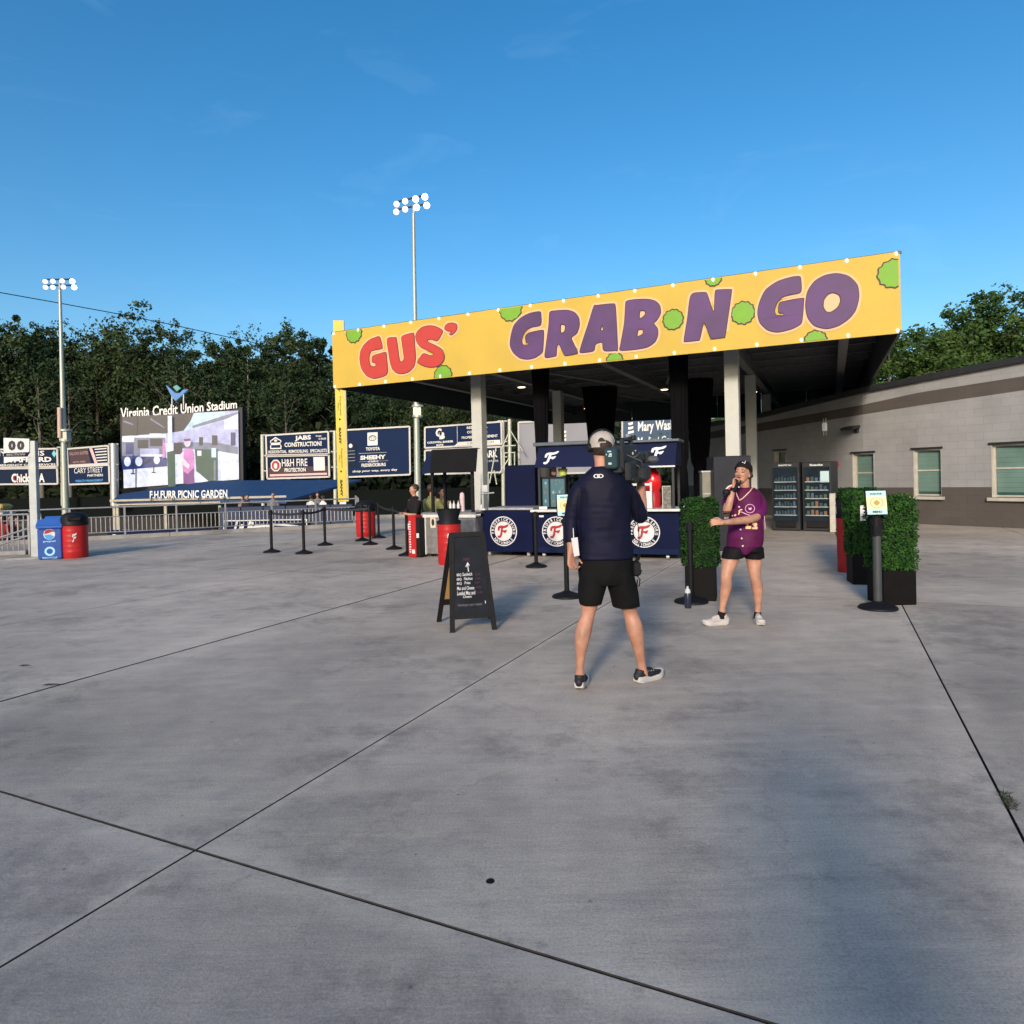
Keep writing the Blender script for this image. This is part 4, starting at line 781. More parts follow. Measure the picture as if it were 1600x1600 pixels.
for k in range(7):
    if zc > zt-1.0: break
    put_text(m_, S, 'SANY', (.11, zc, .22, zc+.8), .01, .06, rot=True); zc += 1.0
    if zc > zt-1.5: break
    put_text(m_, S, 'Equipment', (.17, zc+.35, .26, zc+1.25), .01, .0, rot=True); put_text(m_, S, 'Mart', (.09, zc+.6, .15, zc+.95), .01, .0, rot=True); m_.add([S(u, v, .01) for u, v in circ(.17, zc+.18, .04, .05, 10)], [tuple(range(10))]); zc += 1.45
m_.build('lettering', M_pdark, fp, True)
M_mast = mat('mast_grey', (.34, .37, .34), .45, .4); M_lampw = emis('stadium_lamp', (1, .93, .98), 14); M_lampd = emis('stadium_lamp_dim', (1, .88, .85), 1.9)
def mast(label, px, D, lamps, ptop, pbot, rr, hot):
    t = thing('light_mast', label, 'light mast', tuple(at(pbot[0]+1, 800, D)), 0, 'stadium light masts')
    m_ = MB(); m_.cyl(Vector((at(*pbot, D).x, D, -3.4)), at(*ptop, D), .42, .16, 12); m_.build('shaft', M_mast, t, True)
    rows = sorted(set(r for _, _, r in lamps))
    for r in rows:
        L_ = [l for l in lamps if l[2] == r]; m_ = MB(); m_.cyl(at(L_[0][0]-1, L_[0][1]-3.2, D+.4), at(L_[-1][0]+2, L_[-1][1]-3.2, D+.4), .1, n=6); m_.build('crossarm', M_dark, t, True)
    m_ = MB(); m_.cyl(at(ptop[0], ptop[1], D), at(ptop[0]+.3, ptop[1]-12, D+.3), .14, n=6); m_.build('head_post', M_mast, t, True)
    for i, (x, y, r) in enumerate(lamps):
        c = at(x, y, D); dr = (Vector((-c.x*.55+28*(i % 4-1)*.2, -D*.6, -14-c.z*.25))).normalized()
        m_ = MB(); m_.cyl(c-dr*.42, c, rr*.35, rr, 16, False); m_.cyl(c-dr*.6, c-dr*.42, rr*.3, rr*.36, 10); h_ = m_.build('lamp_housing', M_dark, t, True)
        m_ = MB(); m_.cyl(c-dr*.06, c-dr*.05, rr*.96, n=18); m_.build('lens', M_lampw if i in hot else M_lampd, h_, True)
    zz = pbot[1]
    m_ = MB()
    for k, (y, w_) in enumerate(((0, .85), (1.6, .6), (-6, .5), (-16, .95), (-17, .3))): c = at(pbot[0]-.3, 670+y-20 if False else px+y, D); m_.cyl(c, c+Zv(.22), w_*.75, n=10)
    c = at(pbot[0]-.6, px-8, D); m_.box(tuple(c), (.9, .9, 1.1)); m_.cyl(at(pbot[0]-8, px-19, D), at(pbot[0]+7, px-17, D), .08, n=5); m_.build('equipment', M_mast, t, True)
    return t
mast('stadium light mast with eight lit lamps rising behind the canopy', 652, 80, [(619.5, 319, 0), (633, 314.5, 0), (649.5, 311, 0), (664, 307.5, 0), (619, 331, 1), (633, 327, 1), (651, 324, 1), (667, 321, 1)], (646, 333), (653, 800), .38, (2, 3, 6, 7))
t = mast('stadium light mast with lit lamps at the far left above the trees', 690, 82, [(70.5, 440, 0), (82.5, 439.5, 0), (97, 439, 0), (113, 439.5, 0), (71, 449, 1), (82.5, 449, 1), (99, 448.5, 1), (116, 449, 1)], (93.5, 453), (102.5, 800), .30, (3, 7))
ac = thing('cell_antenna', 'slim pale panel antenna fixed beside the left light mast', 'antenna', tuple(at(94, 685, 81.5))); m_ = MB(); m_.cyl(at(93.8, 684, 81.5), at(93.2, 637, 81.5), .26, n=8); m_.build('radome', mat('radome', (.45, .33, .30), .6), ac, True)
wr = MB(); wr.tube([at(-60, 445, 85), at(0, 457, 88), at(90, 473, 92), at(180, 489.5, 96), at(260, 505.5, 102), at(340, 523, 108), at(400, 536, 112)], .065, 5); tag(wr.build('overhead_wire', M_black), 'thin black overhead wire sloping across the sky at the left', 'wire')
# ================================================================== TREES
def leafmat(name, c1, c2, ts=.25):
    m = bpy.data.materials.new(name); m.use_nodes = True; N = m.node_tree; L = N.links; b = N.nodes['Principled BSDF']; b.inputs['Roughness'].default_value = .65; b.inputs['Specular IOR Level'].default_value = .2
    tc = N.nodes.new('ShaderNodeTexCoord'); n = N.nodes.new('ShaderNodeTexNoise'); n.inputs['Scale'].default_value = ts; n.inputs['Detail'].default_value = 8; n.inputs['Roughness'].default_value = .7; L.new(tc.outputs['Object'], n.inputs['Vector'])
    oi = N.nodes.new('ShaderNodeObjectInfo'); ad_ = N.nodes.new('ShaderNodeMath'); ad_.operation = 'MULTIPLY_ADD'; ad_.inputs[1].default_value = .45; L.new(oi.outputs['Random'], ad_.inputs[0]); L.new(n.outputs['Fac'], ad_.inputs[2])
    r = N.nodes.new('ShaderNodeValToRGB'); r.color_ramp.elements[0].position = .45; r.color_ramp.elements[0].color = (*c1, 1); r.color_ramp.elements[1].position = .95; r.color_ramp.elements[1].color = (*c2, 1); L.new(ad_.outputs[0], r.inputs['Fac']); L.new(r.outputs[0], b.inputs['Base Color'])
    return m
M_leaf = leafmat('foliage_dark', (.012, .030, .014), (.036, .060, .020)); M_leaf2 = leafmat('foliage_mid', (.024, .06, .015), (.055, .095, .018), .5)
M_bark = mat('bark', (.075, .062, .05), .9, var=.3, scale=3, bump=.5, bscale=8); M_barkp = mat('pale_bark', (.20, .18, .15), .9, var=.25, scale=2)
def tree_meshes(seed, H, Rr, nleaf, ls, bark, leafm_, low=.3, sparse=1.0):
    rn = random.Random(seed); tr = MB(); tips = []
    lean = Vector((rn.uniform(-.04, .04), rn.uniform(-.04, .04), 0))*H
    trunk = [Vector((0, 0, 0)), lean*.3+Zv(H*.3), lean*.7+Zv(H*.6), lean+Zv(H*.92)]
    tr.tube(trunk, [H*.017, H*.014, H*.009, H*.002], 7)
    nb = 15
    for k in range(nb):
        f = low+(.93-low)*k/(nb-1); p = trunk[0].lerp(trunk[3], f); a = k*2.4+rn.uniform(-.5, .5); l = Rr*(1.15-abs(f-.52)*1.15)*rn.uniform(.7, 1.15)
        d = Vector((math.cos(a), math.sin(a), rn.uniform(.25, .8))); q1 = p+d*l*.5+Zv(rn.uniform(0, .05)*H); q2 = p+d*l+Zv(rn.uniform(-.02, .08)*H)
        tr.tube([p, q1, q2], [H*.006*(1.2-f), H*.004*(1.2-f), H*.001], 5)
        tips += [(q1, l*.5), (q2, l*.5), (p.lerp(q1, .5), l*.35), ((q1+q2)/2, l*.45)]
    tips.append((trunk[3], Rr*.32)); tips.append((trunk[3]-Zv(H*.06), Rr*.45))
    V, F = [], []
    blobs = []
    for (c, r) in tips:
        for j in range(3): blobs.append((c+Vector((rn.gauss(0, 1), rn.gauss(0, 1), rn.gauss(0, .8)))*r*.55, r*rn.uniform(.26, .58)))
    per = max(1, int(nleaf/len(blobs)))
    for (c, r) in blobs:
        for k in range(int(per*rn.uniform(.5, 1.5)*sparse)):
            v = Vector((rn.gauss(0, 1), rn.gauss(0, 1), rn.gauss(0, .8))); v.normalize(); v *= r*rn.random()**.45; v.z *= .75; q = c+v
            u = Vector((rn.uniform(-1, 1), rn.uniform(-1, 1), rn.uniform(-.7, .7))).normalized(); w_ = u.orthogonal().normalized(); w_ = (w_*math.cos(rn.random()*6)+u.cross(w_)*math.sin(rn.random()*6)).normalized(); s_ = ls*rn.uniform(.55, 1.35)
            n = len(V); V += [q-u*s_, q+w_*s_*.55-u*s_*.1, q+u*s_, q-w_*s_*.55+u*s_*.15]; F.append((n, n+1, n+2, n+3))
    tm = bpy.data.meshes.new('trunk'); tm.from_pydata(tr.v, [], tr.f); tm.materials.append(bark)
    for p in tm.polygons: p.use_smooth = True
    cm = bpy.data.meshes.new('crown'); cm.from_pydata([tuple(v) for v in V], [], F); cm.materials.append(leafm_); return tm, cm
VAR = [tree_meshes(10+k, 30, 8.5 if k % 2 else 7, 14000, .27, M_bark if k % 3 else M_barkp, M_leaf, [.18, .24, .3, .5, .24, .45][k], [1, .75, 1.1, .55, .9, .7][k]) for k in range(6)]
VARN = [tree_meshes(30+k, 14, 4.6, 15000, .15, M_bark, M_leaf2, .15) for k in range(3)]
def tree(label, x, D, ytop, var, scx=1.0, group='trees beyond the outfield', Href=30.0, zb=-3.4, nm='tall_tree'):
    top = at(x, ytop, D); H_ = top.z-zb; t = thing(nm, label, 'tree', (top.x, D, zb), rnd.uniform(0, 6.28), group); s_ = H_/Href
    for me, n in zip(var, ('trunk', 'crown')):
        o = bpy.data.objects.new(n, me); COL.objects.link(o); o.parent = t; o.scale = (s_*scx, s_*scx, s_)
rnd = random.Random(9)
front = [(-35, 500, 118, 1), (0, 505, 122, 3), (38, 500, 128, 0), (78, 520, 124, 5), (118, 524, 130, 3), (150, 530, 120, 1), (182, 522, 128, 5), (222, 492, 125, 3), (255, 530, 119, 0), (290, 545, 130, 2), (325, 560, 121, 4), (352, 524, 127, 2), (384, 534, 118, 0), (415, 512, 128, 1), (440, 560, 116, 2), (462, 509, 126, 4), (498, 522, 122, 2), (532, 560, 118, 0), (570, 575, 122, 4), (610, 590, 120, 1), (648, 600, 124, 2), (690, 590, 121, 0), (735, 600, 124, 4), (790, 600, 121, 1)]
dsc = ['dark full-crowned tree', 'tall dark tree', 'deep green broad tree', 'open airy tree', 'rounded dark green tree', 'thin-topped tree']
wh = lambda x: ('left of the left light mast' if x < 85 else 'between the left mast and the video screen' if x < 188 else 'behind the left half of the video screen' if x < 280 else 'behind the right half of the video screen' if x < 375 else 'behind the construction board' if x < 515 else 'behind the yellow foul pole and car board' if x < 650 else 'seen low beneath the canopy roof')
BARE = tree_meshes(77, 22, 4.0, 2600, .25, mat('bark_grey_pale', (.11, .10, .085), .9, var=.25, scale=2), M_leaf, .35, .5)
for i, (x, y, D) in enumerate(((60, 565, 113), (104, 580, 111), (268, 560, 112), (288, 550, 114), (322, 585, 112), (448, 595, 111))):
    tree('pale bare tree '+wh(x)+', '+('first','second','third','fourth','fifth','sixth','seventh','eighth','ninth','tenth')[i]+' from left', x, D, y, BARE, 1.0, 'pale bare trunks at the wood edge', 22.0, -3.4, 'bare_tree')
for i, (x, y, D, k) in enumerate(front):
    tree(dsc[k]+' '+wh(x)+(', '+('highest' if y < 512 else 'mid height' if y < 540 else 'low')+' crown'), x, D, y, VAR[k], rnd.uniform(.8, 1.0))
ORD = 'first second third fourth fifth sixth seventh eighth ninth tenth eleventh twelfth thirteenth fourteenth fifteenth sixteenth seventeenth eighteenth nineteenth twentieth twenty-first twenty-second twenty-third twenty-fourth twenty-fifth twenty-sixth twenty-seventh twenty-eighth twenty-ninth thirtieth thirty-first thirty-second thirty-third thirty-fourth thirty-fifth thirty-sixth'.split()
for i in range(36):
    x = -50+i*33; D = rnd.uniform(140, 165); y = 560+rnd.uniform(-12, 25)
    if 560 < x: y += 25
    tree('shadowy deep-wood tree '+wh(x)+', '+ORD[i]+' from left', x, D, y, VAR[(i*5) % 6], 1.25, 'dark trees deep in the wood')
# undergrowth filling the foot of the wood
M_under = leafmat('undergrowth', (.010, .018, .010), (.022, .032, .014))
V, F = [], []
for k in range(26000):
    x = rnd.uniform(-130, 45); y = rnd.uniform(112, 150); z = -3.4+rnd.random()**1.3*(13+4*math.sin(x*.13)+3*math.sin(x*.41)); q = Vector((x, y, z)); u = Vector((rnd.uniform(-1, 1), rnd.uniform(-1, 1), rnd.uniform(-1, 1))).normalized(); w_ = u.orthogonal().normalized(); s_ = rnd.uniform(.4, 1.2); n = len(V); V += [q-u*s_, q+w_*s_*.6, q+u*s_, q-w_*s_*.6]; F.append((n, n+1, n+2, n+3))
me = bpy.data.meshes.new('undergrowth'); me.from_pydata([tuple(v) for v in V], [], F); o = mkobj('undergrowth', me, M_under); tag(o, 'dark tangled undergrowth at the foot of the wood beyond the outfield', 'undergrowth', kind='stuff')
# rising wooded ground behind everything
hl = MB(); n = 60; V = []
for j in range(7):
    for i in range(n): x = -420+i*840/(n-1); V.append((x, 168+j*34, -3.4+(j*5.2-j*j*.25)*(1+.15*math.sin(i*.5))+1.0*math.sin(i*1.3+j)))
hl.add(V, [(j*n+i, j*n+i+1, (j+1)*n+i+1, (j+1)*n+i) for j in range(6) for i in range(n-1)], True); tag(hl.build('hillside', M_under), kind='structure')
# trees behind the building
for i, (x, D, y, k, lab) in enumerate(((1385, 40, 520, 0, 'bright mid-green tree just right of the yellow banner, behind the building'), (1425, 44, 530, 1, 'broad green tree behind the building roof, second from the banner'), (1462, 42, 548, 2, 'lower green tree behind the building roof, third from the banner'), (1492, 52, 500, 1, 'dark tree left of the tallest crown behind the building'), (1522, 50, 474, 0, 'tallest tree with an open crown behind the building roof'), (1562, 54, 505, 2, 'open tree right of the tallest crown behind the building'), (1598, 50, 508, 1, 'dark tree at the right edge behind the building roof'), (1640, 50, 500, 0, 'tree just past the right edge behind the building'), (1345, 46, 560, 2, 'green tree half hidden behind the canopy corner'), (1300, 50, 600, 1, 'low tree hidden behind the canopy roof'), (1410, 60, 555, 0, 'dim tree filling the gap behind the front trees'), (1250, 48, 640, 2, 'low tree behind the building, hidden by the canopy back edge'), (1190, 50, 640, 0, 'low tree behind the building above the singer'), (1130, 52, 640, 1, 'low tree behind the building left of the right front column'), (1540, 62, 530, 2, 'dim tree behind the tallest crown'))):
    tree(lab, x, D, y+9, VARN[k], rnd.uniform(1.0, 1.25), 'trees behind the building', 14.0, 0.0 if D < 0 else -1.0, 'roadside_tree')
# ================================================================== SMALL THINGS ON THE CONCOURSE
BELTS = []
M_belt = mat('belt_black', (.010, .012, .022), .7)
def stanchion(px, py, label, r=.032, h=.93, rb=.185, sign=False, sc=1.0):
    p = gr(px, py); t = thing('queue_stanchion', label, 'stanchion', tuple(p), 0, 'black queue stanchions')
    m_ = MB(); m_.lathe([(rb, 0), (rb, .018), (rb*.93, .032), (rb*.55, .055), (rb*.28, .075), (r*1.05, .09)], n=28); m_.build('base', M_black, t)
    m_ = MB(); m_.cyl((0, 0, .07), (0, 0, h), r, n=16); m_.build('post', M_black if not sign else mat('stanchion_grey', (.045, .05, .055), .5), t)
    m_ = MB(); m_.cyl((0, 0, h-.09), (0, 0, h), r*1.35, n=16); m_.cyl((0, 0, h), (0, 0, h+.02), r*1.1, r*.8, 16); m_.box((0, -r*1.3, h-.045), (.03, .02, .06)); m_.build('head', M_black, t)
    return t
names = [(424.5, 863, 'leftmost black stanchion of the queue by the guard railing'), (475, 865, 'second black stanchion from the left in the queue'), (508, 852, 'stanchion set back between the second stanchion and the yellow pole'), (566, 845, 'stanchion just left of the small red bin in the back row'), (578.5, 851, 'stanchion standing in front of the small red bin'), (592, 840.5, 'farthest small stanchion right of the red bin'), (615.8, 858, 'stanchion alone left of the red cooler panel'), (636.5, 868, 'stanchion tight against the red cooler panel'), (838, 886, 'stanchion in front of the food cart left corner')]
SG = [stanchion(x, y, l) for x, y, l in names]
for a, b in ((0, 1), (1, 2), (2, 3), (3, 5), (5, 6), (6, 7), (4, 2)):
    A, B = Vector(SG[a].location), Vector(SG[b].location); n = 8; V = []
    for k in range(n+1):
        q = A.lerp(B, k/n)-A; s_ = .035*math.sin(math.pi*k/n); V += [q+Zv(.905-s_), q+Zv(.855-s_)]
    m_ = MB(); m_.add(V+[v+Vector((0, .003, 0)) for v in V], [(2*k, 2*k+1, 2*k+3, 2*k+2) for k in range(n)]+[(2*n+2+2*k+2, 2*n+2+2*k+3, 2*n+2+2*k+1, 2*n+2+2*k) for k in range(n)]); m_.build('belt', M_belt, SG[a])
def menu_sign(t, h, face, wd=.2, ht=.27):
    # framed menu card on a bracket; face = rotation about z
    m_ = MB(); M = Matrix.Translation(Vector((0, 0, h+ht/2+.02))) @ Matrix.Rotation(face, 4, 'Z') @ Matrix.Rotation(R(-8), 4, 'X'); m_.box(None, (wd+.02, .016, ht+.02), M=M, bev=.004); f_ = m_.build('sign_frame', M_black, t)
    o = M @ Vector((-wd/2, -.010, -ht/2)); S = surf(o, (M.to_3x3() @ Vector((1, 0, 0)))*wd, (M.to_3x3() @ Vector((0, 0, 1)))*ht)
    m_ = MB(); m_.cur = 0; put_rect(m_, S, (0, 0, 1, 1), .001); m_.cur = 1; put_poly(m_, S, [(.0, .22), (1, .22), (1, .76), (0, .76)], .0015); put_poly(m_, S, circ(.5, .49, .36, .25, 26), .002); m_.cur = 2; put_poly(m_, S, circ(.5, .49, .33, .225, 26), .003, [circ(.5, .49, .29, .2, 26)]); put_poly(m_, S, [(.32, .49), (.5, .35), (.68, .49), (.5, .63)], .003)
    m_.cur = 3; put_text(m_, S, 'SCAN FOR', (.2, .83, .8, .91), .003, .04); put_text(m_, S, 'MENU', (.27, .06, .73, .15), .003, .05)
    m_.build('card', None, f_, False, [mat('card_blue', (.42, .66, .66), .5, var=0), mat('card_yellow', (.78, .74, .42), .5, var=0), mat('card_gold', (.45, .28, .05), .5, var=0), M_pdark])
t = stanchion(886, 933, 'black stanchion with a menu card beside the camera operator', h=1.0, rb=.19); menu_sign(t, 1.02, .12)
t = stanchion(1372, 951, 'thick black stanchion with a framed menu card in front of the right hedge', r=.043, h=1.0, rb=.2, sign=True); menu_sign(t, 1.02, -.05, .215, .26)
m_ = MB(); m_.box((.0, 0, .9), (.10, .09, .22), bev=.02); m_.build('sleeve', M_black, t)
t = stanchion(1080, 941, 'black stanchion in front of the left hedge beside the drink bottle', h=.95, rb=.2)
# drink bottle
p = gr(1075, 950); t = thing('drink_bottle', 'dark sports bottle with a clear white top standing by the left hedge', 'bottle', tuple(p))
m_ = MB(); m_.lathe([(.036, 0), (.038, .01), (.038, .155), (.030, .175)]); m_.build('bottle_body', mat('bottle_navy', (.015, .022, .04), .3), t)
m_ = MB(); m_.lathe([(.031, .173), (.033, .19), (.026, .215), (.012, .23), (.012, .25), (.0, .252)]); m_.build('cap', M_white, t)
m_ = MB(); m_.tube([(-.014, 0, .245), (-.012, 0, .275), (.0, 0, .287), (.012, 0, .275), (.014, 0, .245)], .004, 6); m_.build('loop', M_black, t)
# ---- chalk A-board
t = thing('chalkboard_sign', 'black folding chalkboard with handwritten barbecue menu and an arrow', 'a-frame sign', tuple(gr(742, 985)), 0)
FL, FR = gr(704, 989), gr(776, 984); bd = (FR-FL).normalized(); fn = Vector((bd.y, -bd.x, 0)); hgt = .97; leanf = .17
if fn.y > 0: fn = -fn
W_ = (FR-FL).length; TL_ = FL+bd*.035-fn*leanf+Zv(hgt); TR_ = FR-bd*.075-fn*leanf+Zv(hgt)
M_wood = mat('black_stained_wood', (.008, .008, .009), .6, var=.3, scale=14, bump=.1, spec=.2); M_slate = mat('chalkboard', (.013, .016, .022), .8, var=.35, scale=5, spec=.15)
def plank(mb, a, b, wdt, th, side):                    # flat bar from a to b, width along `side`
    mb.prism([a-side*wdt/2, a+side*wdt/2, b+side*wdt/2, b-side*wdt/2], th)
for nm_, a, b in (('stile', FL+bd*.02, TL_+bd*.02), ('stile', FR-bd*.02, TR_-bd*.02)): m_ = MB(); plank(m_, a, b, .05, .025, bd); m_.build(nm_, M_wood, t, True)
lo0, lo1 = FL.lerp(TL_, .155), FR.lerp(TR_, .155)
for a, b in ((lo0, lo1), (TL_, TR_)):
    m_ = MB(); dd = (b-a).normalized(); sd = (TL_-FL).normalized(); m_.prism([a-sd*.025+fn*.002, b-sd*.025+fn*.002, b+sd*.025+fn*.002, a+sd*.025+fn*.002], .028); m_.build('rail', M_wood, t, True)
q = [FL.lerp(TL_, .17)+bd*.03-fn*.006, FR.lerp(TR_, .17)-bd*.03-fn*.006, TR_-bd*.03-Zv(.02)-fn*.006, TL_+bd*.03-Zv(.02)-fn*.006]; m_ = MB(); m_.prism(q, .008); m_.build('board', M_slate, t, True); S = quad_surf(*q)
M_chalk = mat('chalk_white', (.62, .62, .66), .9, var=.15, scale=60); M_chp = mat('chalk_dim_red', (.085, .035, .055), .9, var=.2, scale=60); M_chg = mat('chalk_dim', (.16, .15, .18), .9, var=.2, scale=60)
m_ = MB()
for s_, bx, w_ in (('BBQ', (.11, .485, .25, .525), .01), ('Sandwich', (.28, .49, .57, .535), .01), ('BBQ', (.11, .43, .25, .468), .01), ('Nachos', (.32, .437, .57, .475), .01), ('BBQ', (.11, .378, .25, .415), .01), ('Fries', (.33, .385, .50, .42), .01), ('Mac and Cheese', (.11, .315, .60, .36), .01), ('Loaded Mac and', (.11, .25, .62, .30), .01), ('Cheese', (.27, .212, .51, .245), .01)): put_text(m_, S, s_, bx, .002, w_, .12)
put_poly(m_, S, [(.455, .545), (.48, .545), (.468, .64), (.50, .615), (.515, .625), (.458, .668), (.385, .61), (.40, .60), (.443, .63)], .002); put_poly(m_, S, [(.86, .13), (.88, .13), (.885, .16), (.865, .165)], .002); m_.build('chalk_lettering', M_chalk, t, True)
m_ = MB()
for s_, bx in (('HERE', (.33, .685, .53, .72)), ('12.99', (.66, .49, .80, .515)), ('13.99', (.66, .437, .80, .46)), ('9.99', (.64, .385, .76, .41)), ('8.99', (.66, .325, .80, .35)), ('12.99', (.68, .26, .82, .285))): put_text(m_, S, s_, bx, .002, .01)
m_.build('chalk_lettering', M_chp, t, True)
m_ = MB(); put_text(m_, S, 'Hamburger upon request', (.12, .10, .78, .145), .002, .0, .1); m_.build('chalk_lettering', M_chg, t, True)
BLk, BRk = gr(686, 972), gr(766, 966)
for nm_, a, b in (('back_stile', BLk, TL_+bd*.02-fn*.03), ('back_stile', BRk, TR_-bd*.02-fn*.03)): m_ = MB(); plank(m_, a, b, .05, .025, bd); m_.build(nm_, M_wood, t, True)
q = [BLk.lerp(TL_, .2)+bd*.03, BRk.lerp(TR_, .2)-bd*.03, BRk.lerp(TR_, .27)-bd*.03, BLk.lerp(TL_, .27)+bd*.03]; m_ = MB(); m_.prism(q, .02); m_.build('rail', M_wood, t, True)
q = [BLk.lerp(TL_, .27)+bd*.03, BRk.lerp(TR_, .27)-bd*.03, TR_-bd*.05-fn*.04, TL_+bd*.05-fn*.04]; m_ = MB(); m_.prism(q, .006); m_.build('back_board', mat('plywood', (.30, .18, .06), .7, scale=8), t, True)
# ---- bins
def fbin(px, py, label, h=.74, r=.26, lid='dome', logo=True, rz=0.0):
    p = gr(px, py); t = thing('trash_can', label, 'trash can', tuple(p), rz)
    pf = [(r*.93, 0), (r*.98, .03)]
    for k in range(1, 6): z = .03+(h-.06)*k/6; pf += [(r*.992, z-.01), (r*1.0, z), (r*.992, z+.01)]
    pf += [(r, h-.03), (r*1.02, h)]; m_ = MB(); m_.lathe(pf, n=32); b_ = m_.build('barrel', M_red, t)
    if lid == 'dome': pl = [(r*1.06, h-.02), (r*1.07, h+.05), (r*1.05, h+.06), (r*1.03, h+.15), (r*.9, h+.22), (r*.6, h+.26), (0, h+.275)]; m_ = MB(); m_.lathe(pl, n=32); l_ = m_.build('lid', M_black, t); m_ = MB(); m_.box((0, -r*.86, h+.13), (.26, .14, .12), bev=.03); m_.build('flap', mat('flap_black', (.006, .006, .007), .35), l_); m_ = MB(); m_.box((.04, -r*1.06, h+.125), (.02, .01, .05)); m_.build('sticker', M_pwhite, l_)
    else: m_ = MB(); m_.lathe([(r*1.02, h-.05), (r*1.05, h), (r*.8, h+.03), (r*1.05, h+.22), (r*1.02, h+.22), (r*.75, h+.05), (0, h+.04)], n=28); m_.build('lid', M_black, t)
    if logo:                                            # F logo wraps the barrel front
        cyS = lambda u, v, d=0.0: Vector((math.sin(u)*(r*1.0+d), -math.cos(u)*(r*1.0+d), v))
        m_ = MB(); P = [(x*.42*.55, h*.62+y*.20*1.0) for x, y in FLOGO]; put_poly(m_, lambda u, v, d: cyS(u*1.6, v, d), P, .012); m_.build('emblem', M_pwhite, b_)
    return t
fbin(118, 871, 'red trash can with white logo and black dome lid beside the blue recycling bin', .74, .255, rz=.55)
fbin(703, 881, 'red trash can with a black bucket lid behind the chalkboard', .78, .215, 'bucket', rz=.1)
p = gr(572, 838); fbin(572, 838, 'small red trash can far behind the queue stanchions', .72, .27, logo=False)
t = fbin(1324, 893, 'slim red trash can with black liner between the vending machines and hedges', .86, .14, 'bucket', False)
# recycling bin
p = gr(84, 872.5); t = thing('recycling_bin', 'blue recycling bin with a pitched lid and round soda emblem', 'recycling bin', tuple(p), .30)
M_blue = mat('recycle_blue', (.018, .07, .30), .4, var=.08); M_blue2 = mat('recycle_blue_lid', (.03, .11, .40), .4, var=.08)
m_ = MB(); m_.box((0, 0, .34), (.46, .46, .68), bev=.03); b_ = m_.build('body', M_blue, t)
m_ = MB(); m_.box((0, 0, .71), (.5, .5, .07), bev=.02); m_.prism([(-.25, -.25, .745), (.25, -.25, .745), (.25, -.08, .88), (-.25, -.08, .88)], .02); m_.prism([(-.2, -.1, .745), (.2, -.1, .745), (.17, .12, .93), (-.17, .12, .93)], .3); m_.build('lid', M_blue2, t)
S = surf((-.23, -.231, 0), (1, 0, 0), (0, 0, 1)); 
for fx, S in ((0, surf((-.23, -.231, 0), (.46, 0, 0), (0, 0, 1))), (1, surf((-.231, .23, 0), (0, -.46, 0), (0, 0, 1)))):
    m_ = MB(); m_.cur = 0; put_poly(m_, S, circ(.5, .55, .24, .115, 24), .002); m_.cur = 1; put_poly(m_, S, [(.28, .57), (.36, .64), (.5, .665), (.64, .64), (.72, .60), (.6, .60), (.45, .57), (.33, .56)], .003); m_.cur = 2; put_poly(m_, S, [(.28, .53), (.38, .545), (.55, .545), (.70, .50), (.6, .45), (.5, .44), (.38, .455)], .003)
    m_.cur = 3; put_text(m_, S, 'pepsi', (.25, .37, .75, .42), .002, .02); put_poly(m_, S, circ(.5, .18, .22, .10, 24), .002, [circ(.5, .18, .13, .06, 20)]); put_text(m_, S, 'RECYCLE', (.2, .02, .8, .06), .002, .02)
    m_.build('emblem', None, b_, False, [M_pwhite, M_pred, M_pblue, mat('print_sky', (.30, .62, .85), .5, var=0)])
# ---- hedge planters
M_hedge = leafmat('boxwood', (.006, .028, .005), (.042, .14, .018), 14); M_plant = mat('planter_dark', (.006, .0055, .006), .6, var=.2, spec=.1); M_hcore = mat('hedge_core', (.006, .016, .006), .9)
def hedge(px, py, label, w_, d_, h, hp, rz, papers=()):
    p = gr(px, py); t = thing('hedge_planter', label, 'hedge', tuple(p), rz, 'artificial hedges in dark planter boxes')
    m_ = MB(); m_.box((0, d_/2, hp/2), (w_, d_, hp), bev=.008); m_.build('planter_box', M_plant, t); m_ = MB(); m_.box((0, d_/2, hp+(h-hp)/2), (w_-.03, d_-.03, h-hp-.02)); m_.build('core', M_hcore, t)
    rn = random.Random(int(px)); V, F = [], []
    faces = [((-w_/2, 0, hp), (w_, 0, 0), (0, 0, h-hp), (0, -1, 0)), ((w_/2, 0, hp), (0, d_, 0), (0, 0, h-hp), (1, 0, 0)), ((-w_/2, 0, hp), (0, d_, 0), (0, 0, h-hp), (-1, 0, 0)), ((-w_/2, 0, h), (w_, 0, 0), (0, d_, 0), (0, 0, 1)), ((-w_/2, d_, hp), (w_, 0, 0), (0, 0, h-hp), (0, 1, 0))]
    for o, a, b, n in faces:
        o, a, b, n = map(Vector, (o, a, b, n)); N_ = int(a.length*b.length*6500)
        for k in range(N_):
            q = o+a*rn.random()+b*rn.random()+n*rn.uniform(-.01, .015); q += n*(.030*noise.noise(q*11)+.01); dr = (n*rn.uniform(.2, 1)+Vector((rn.uniform(-1, 1), rn.uniform(-1, 1), rn.uniform(-1, .7)))).normalized(); w2 = dr.cross(n+Vector((rn.uniform(-.5, .5),)*3)).normalized(); s_ = rn.uniform(.015, .03)
            i0 = len(V); V += [q, q+dr*s_*.6+w2*s_*.38, q+dr*s_*1.3, q+dr*s_*.6-w2*s_*.38]; F.append((i0, i0+1, i0+2, i0+3))
    me = bpy.data.meshes.new('foliage'); me.from_pydata([tuple(v) for v in V], [], F); me.materials.append(M_hedge); o_ = mkobj('foliage', me, None, t)
    return t
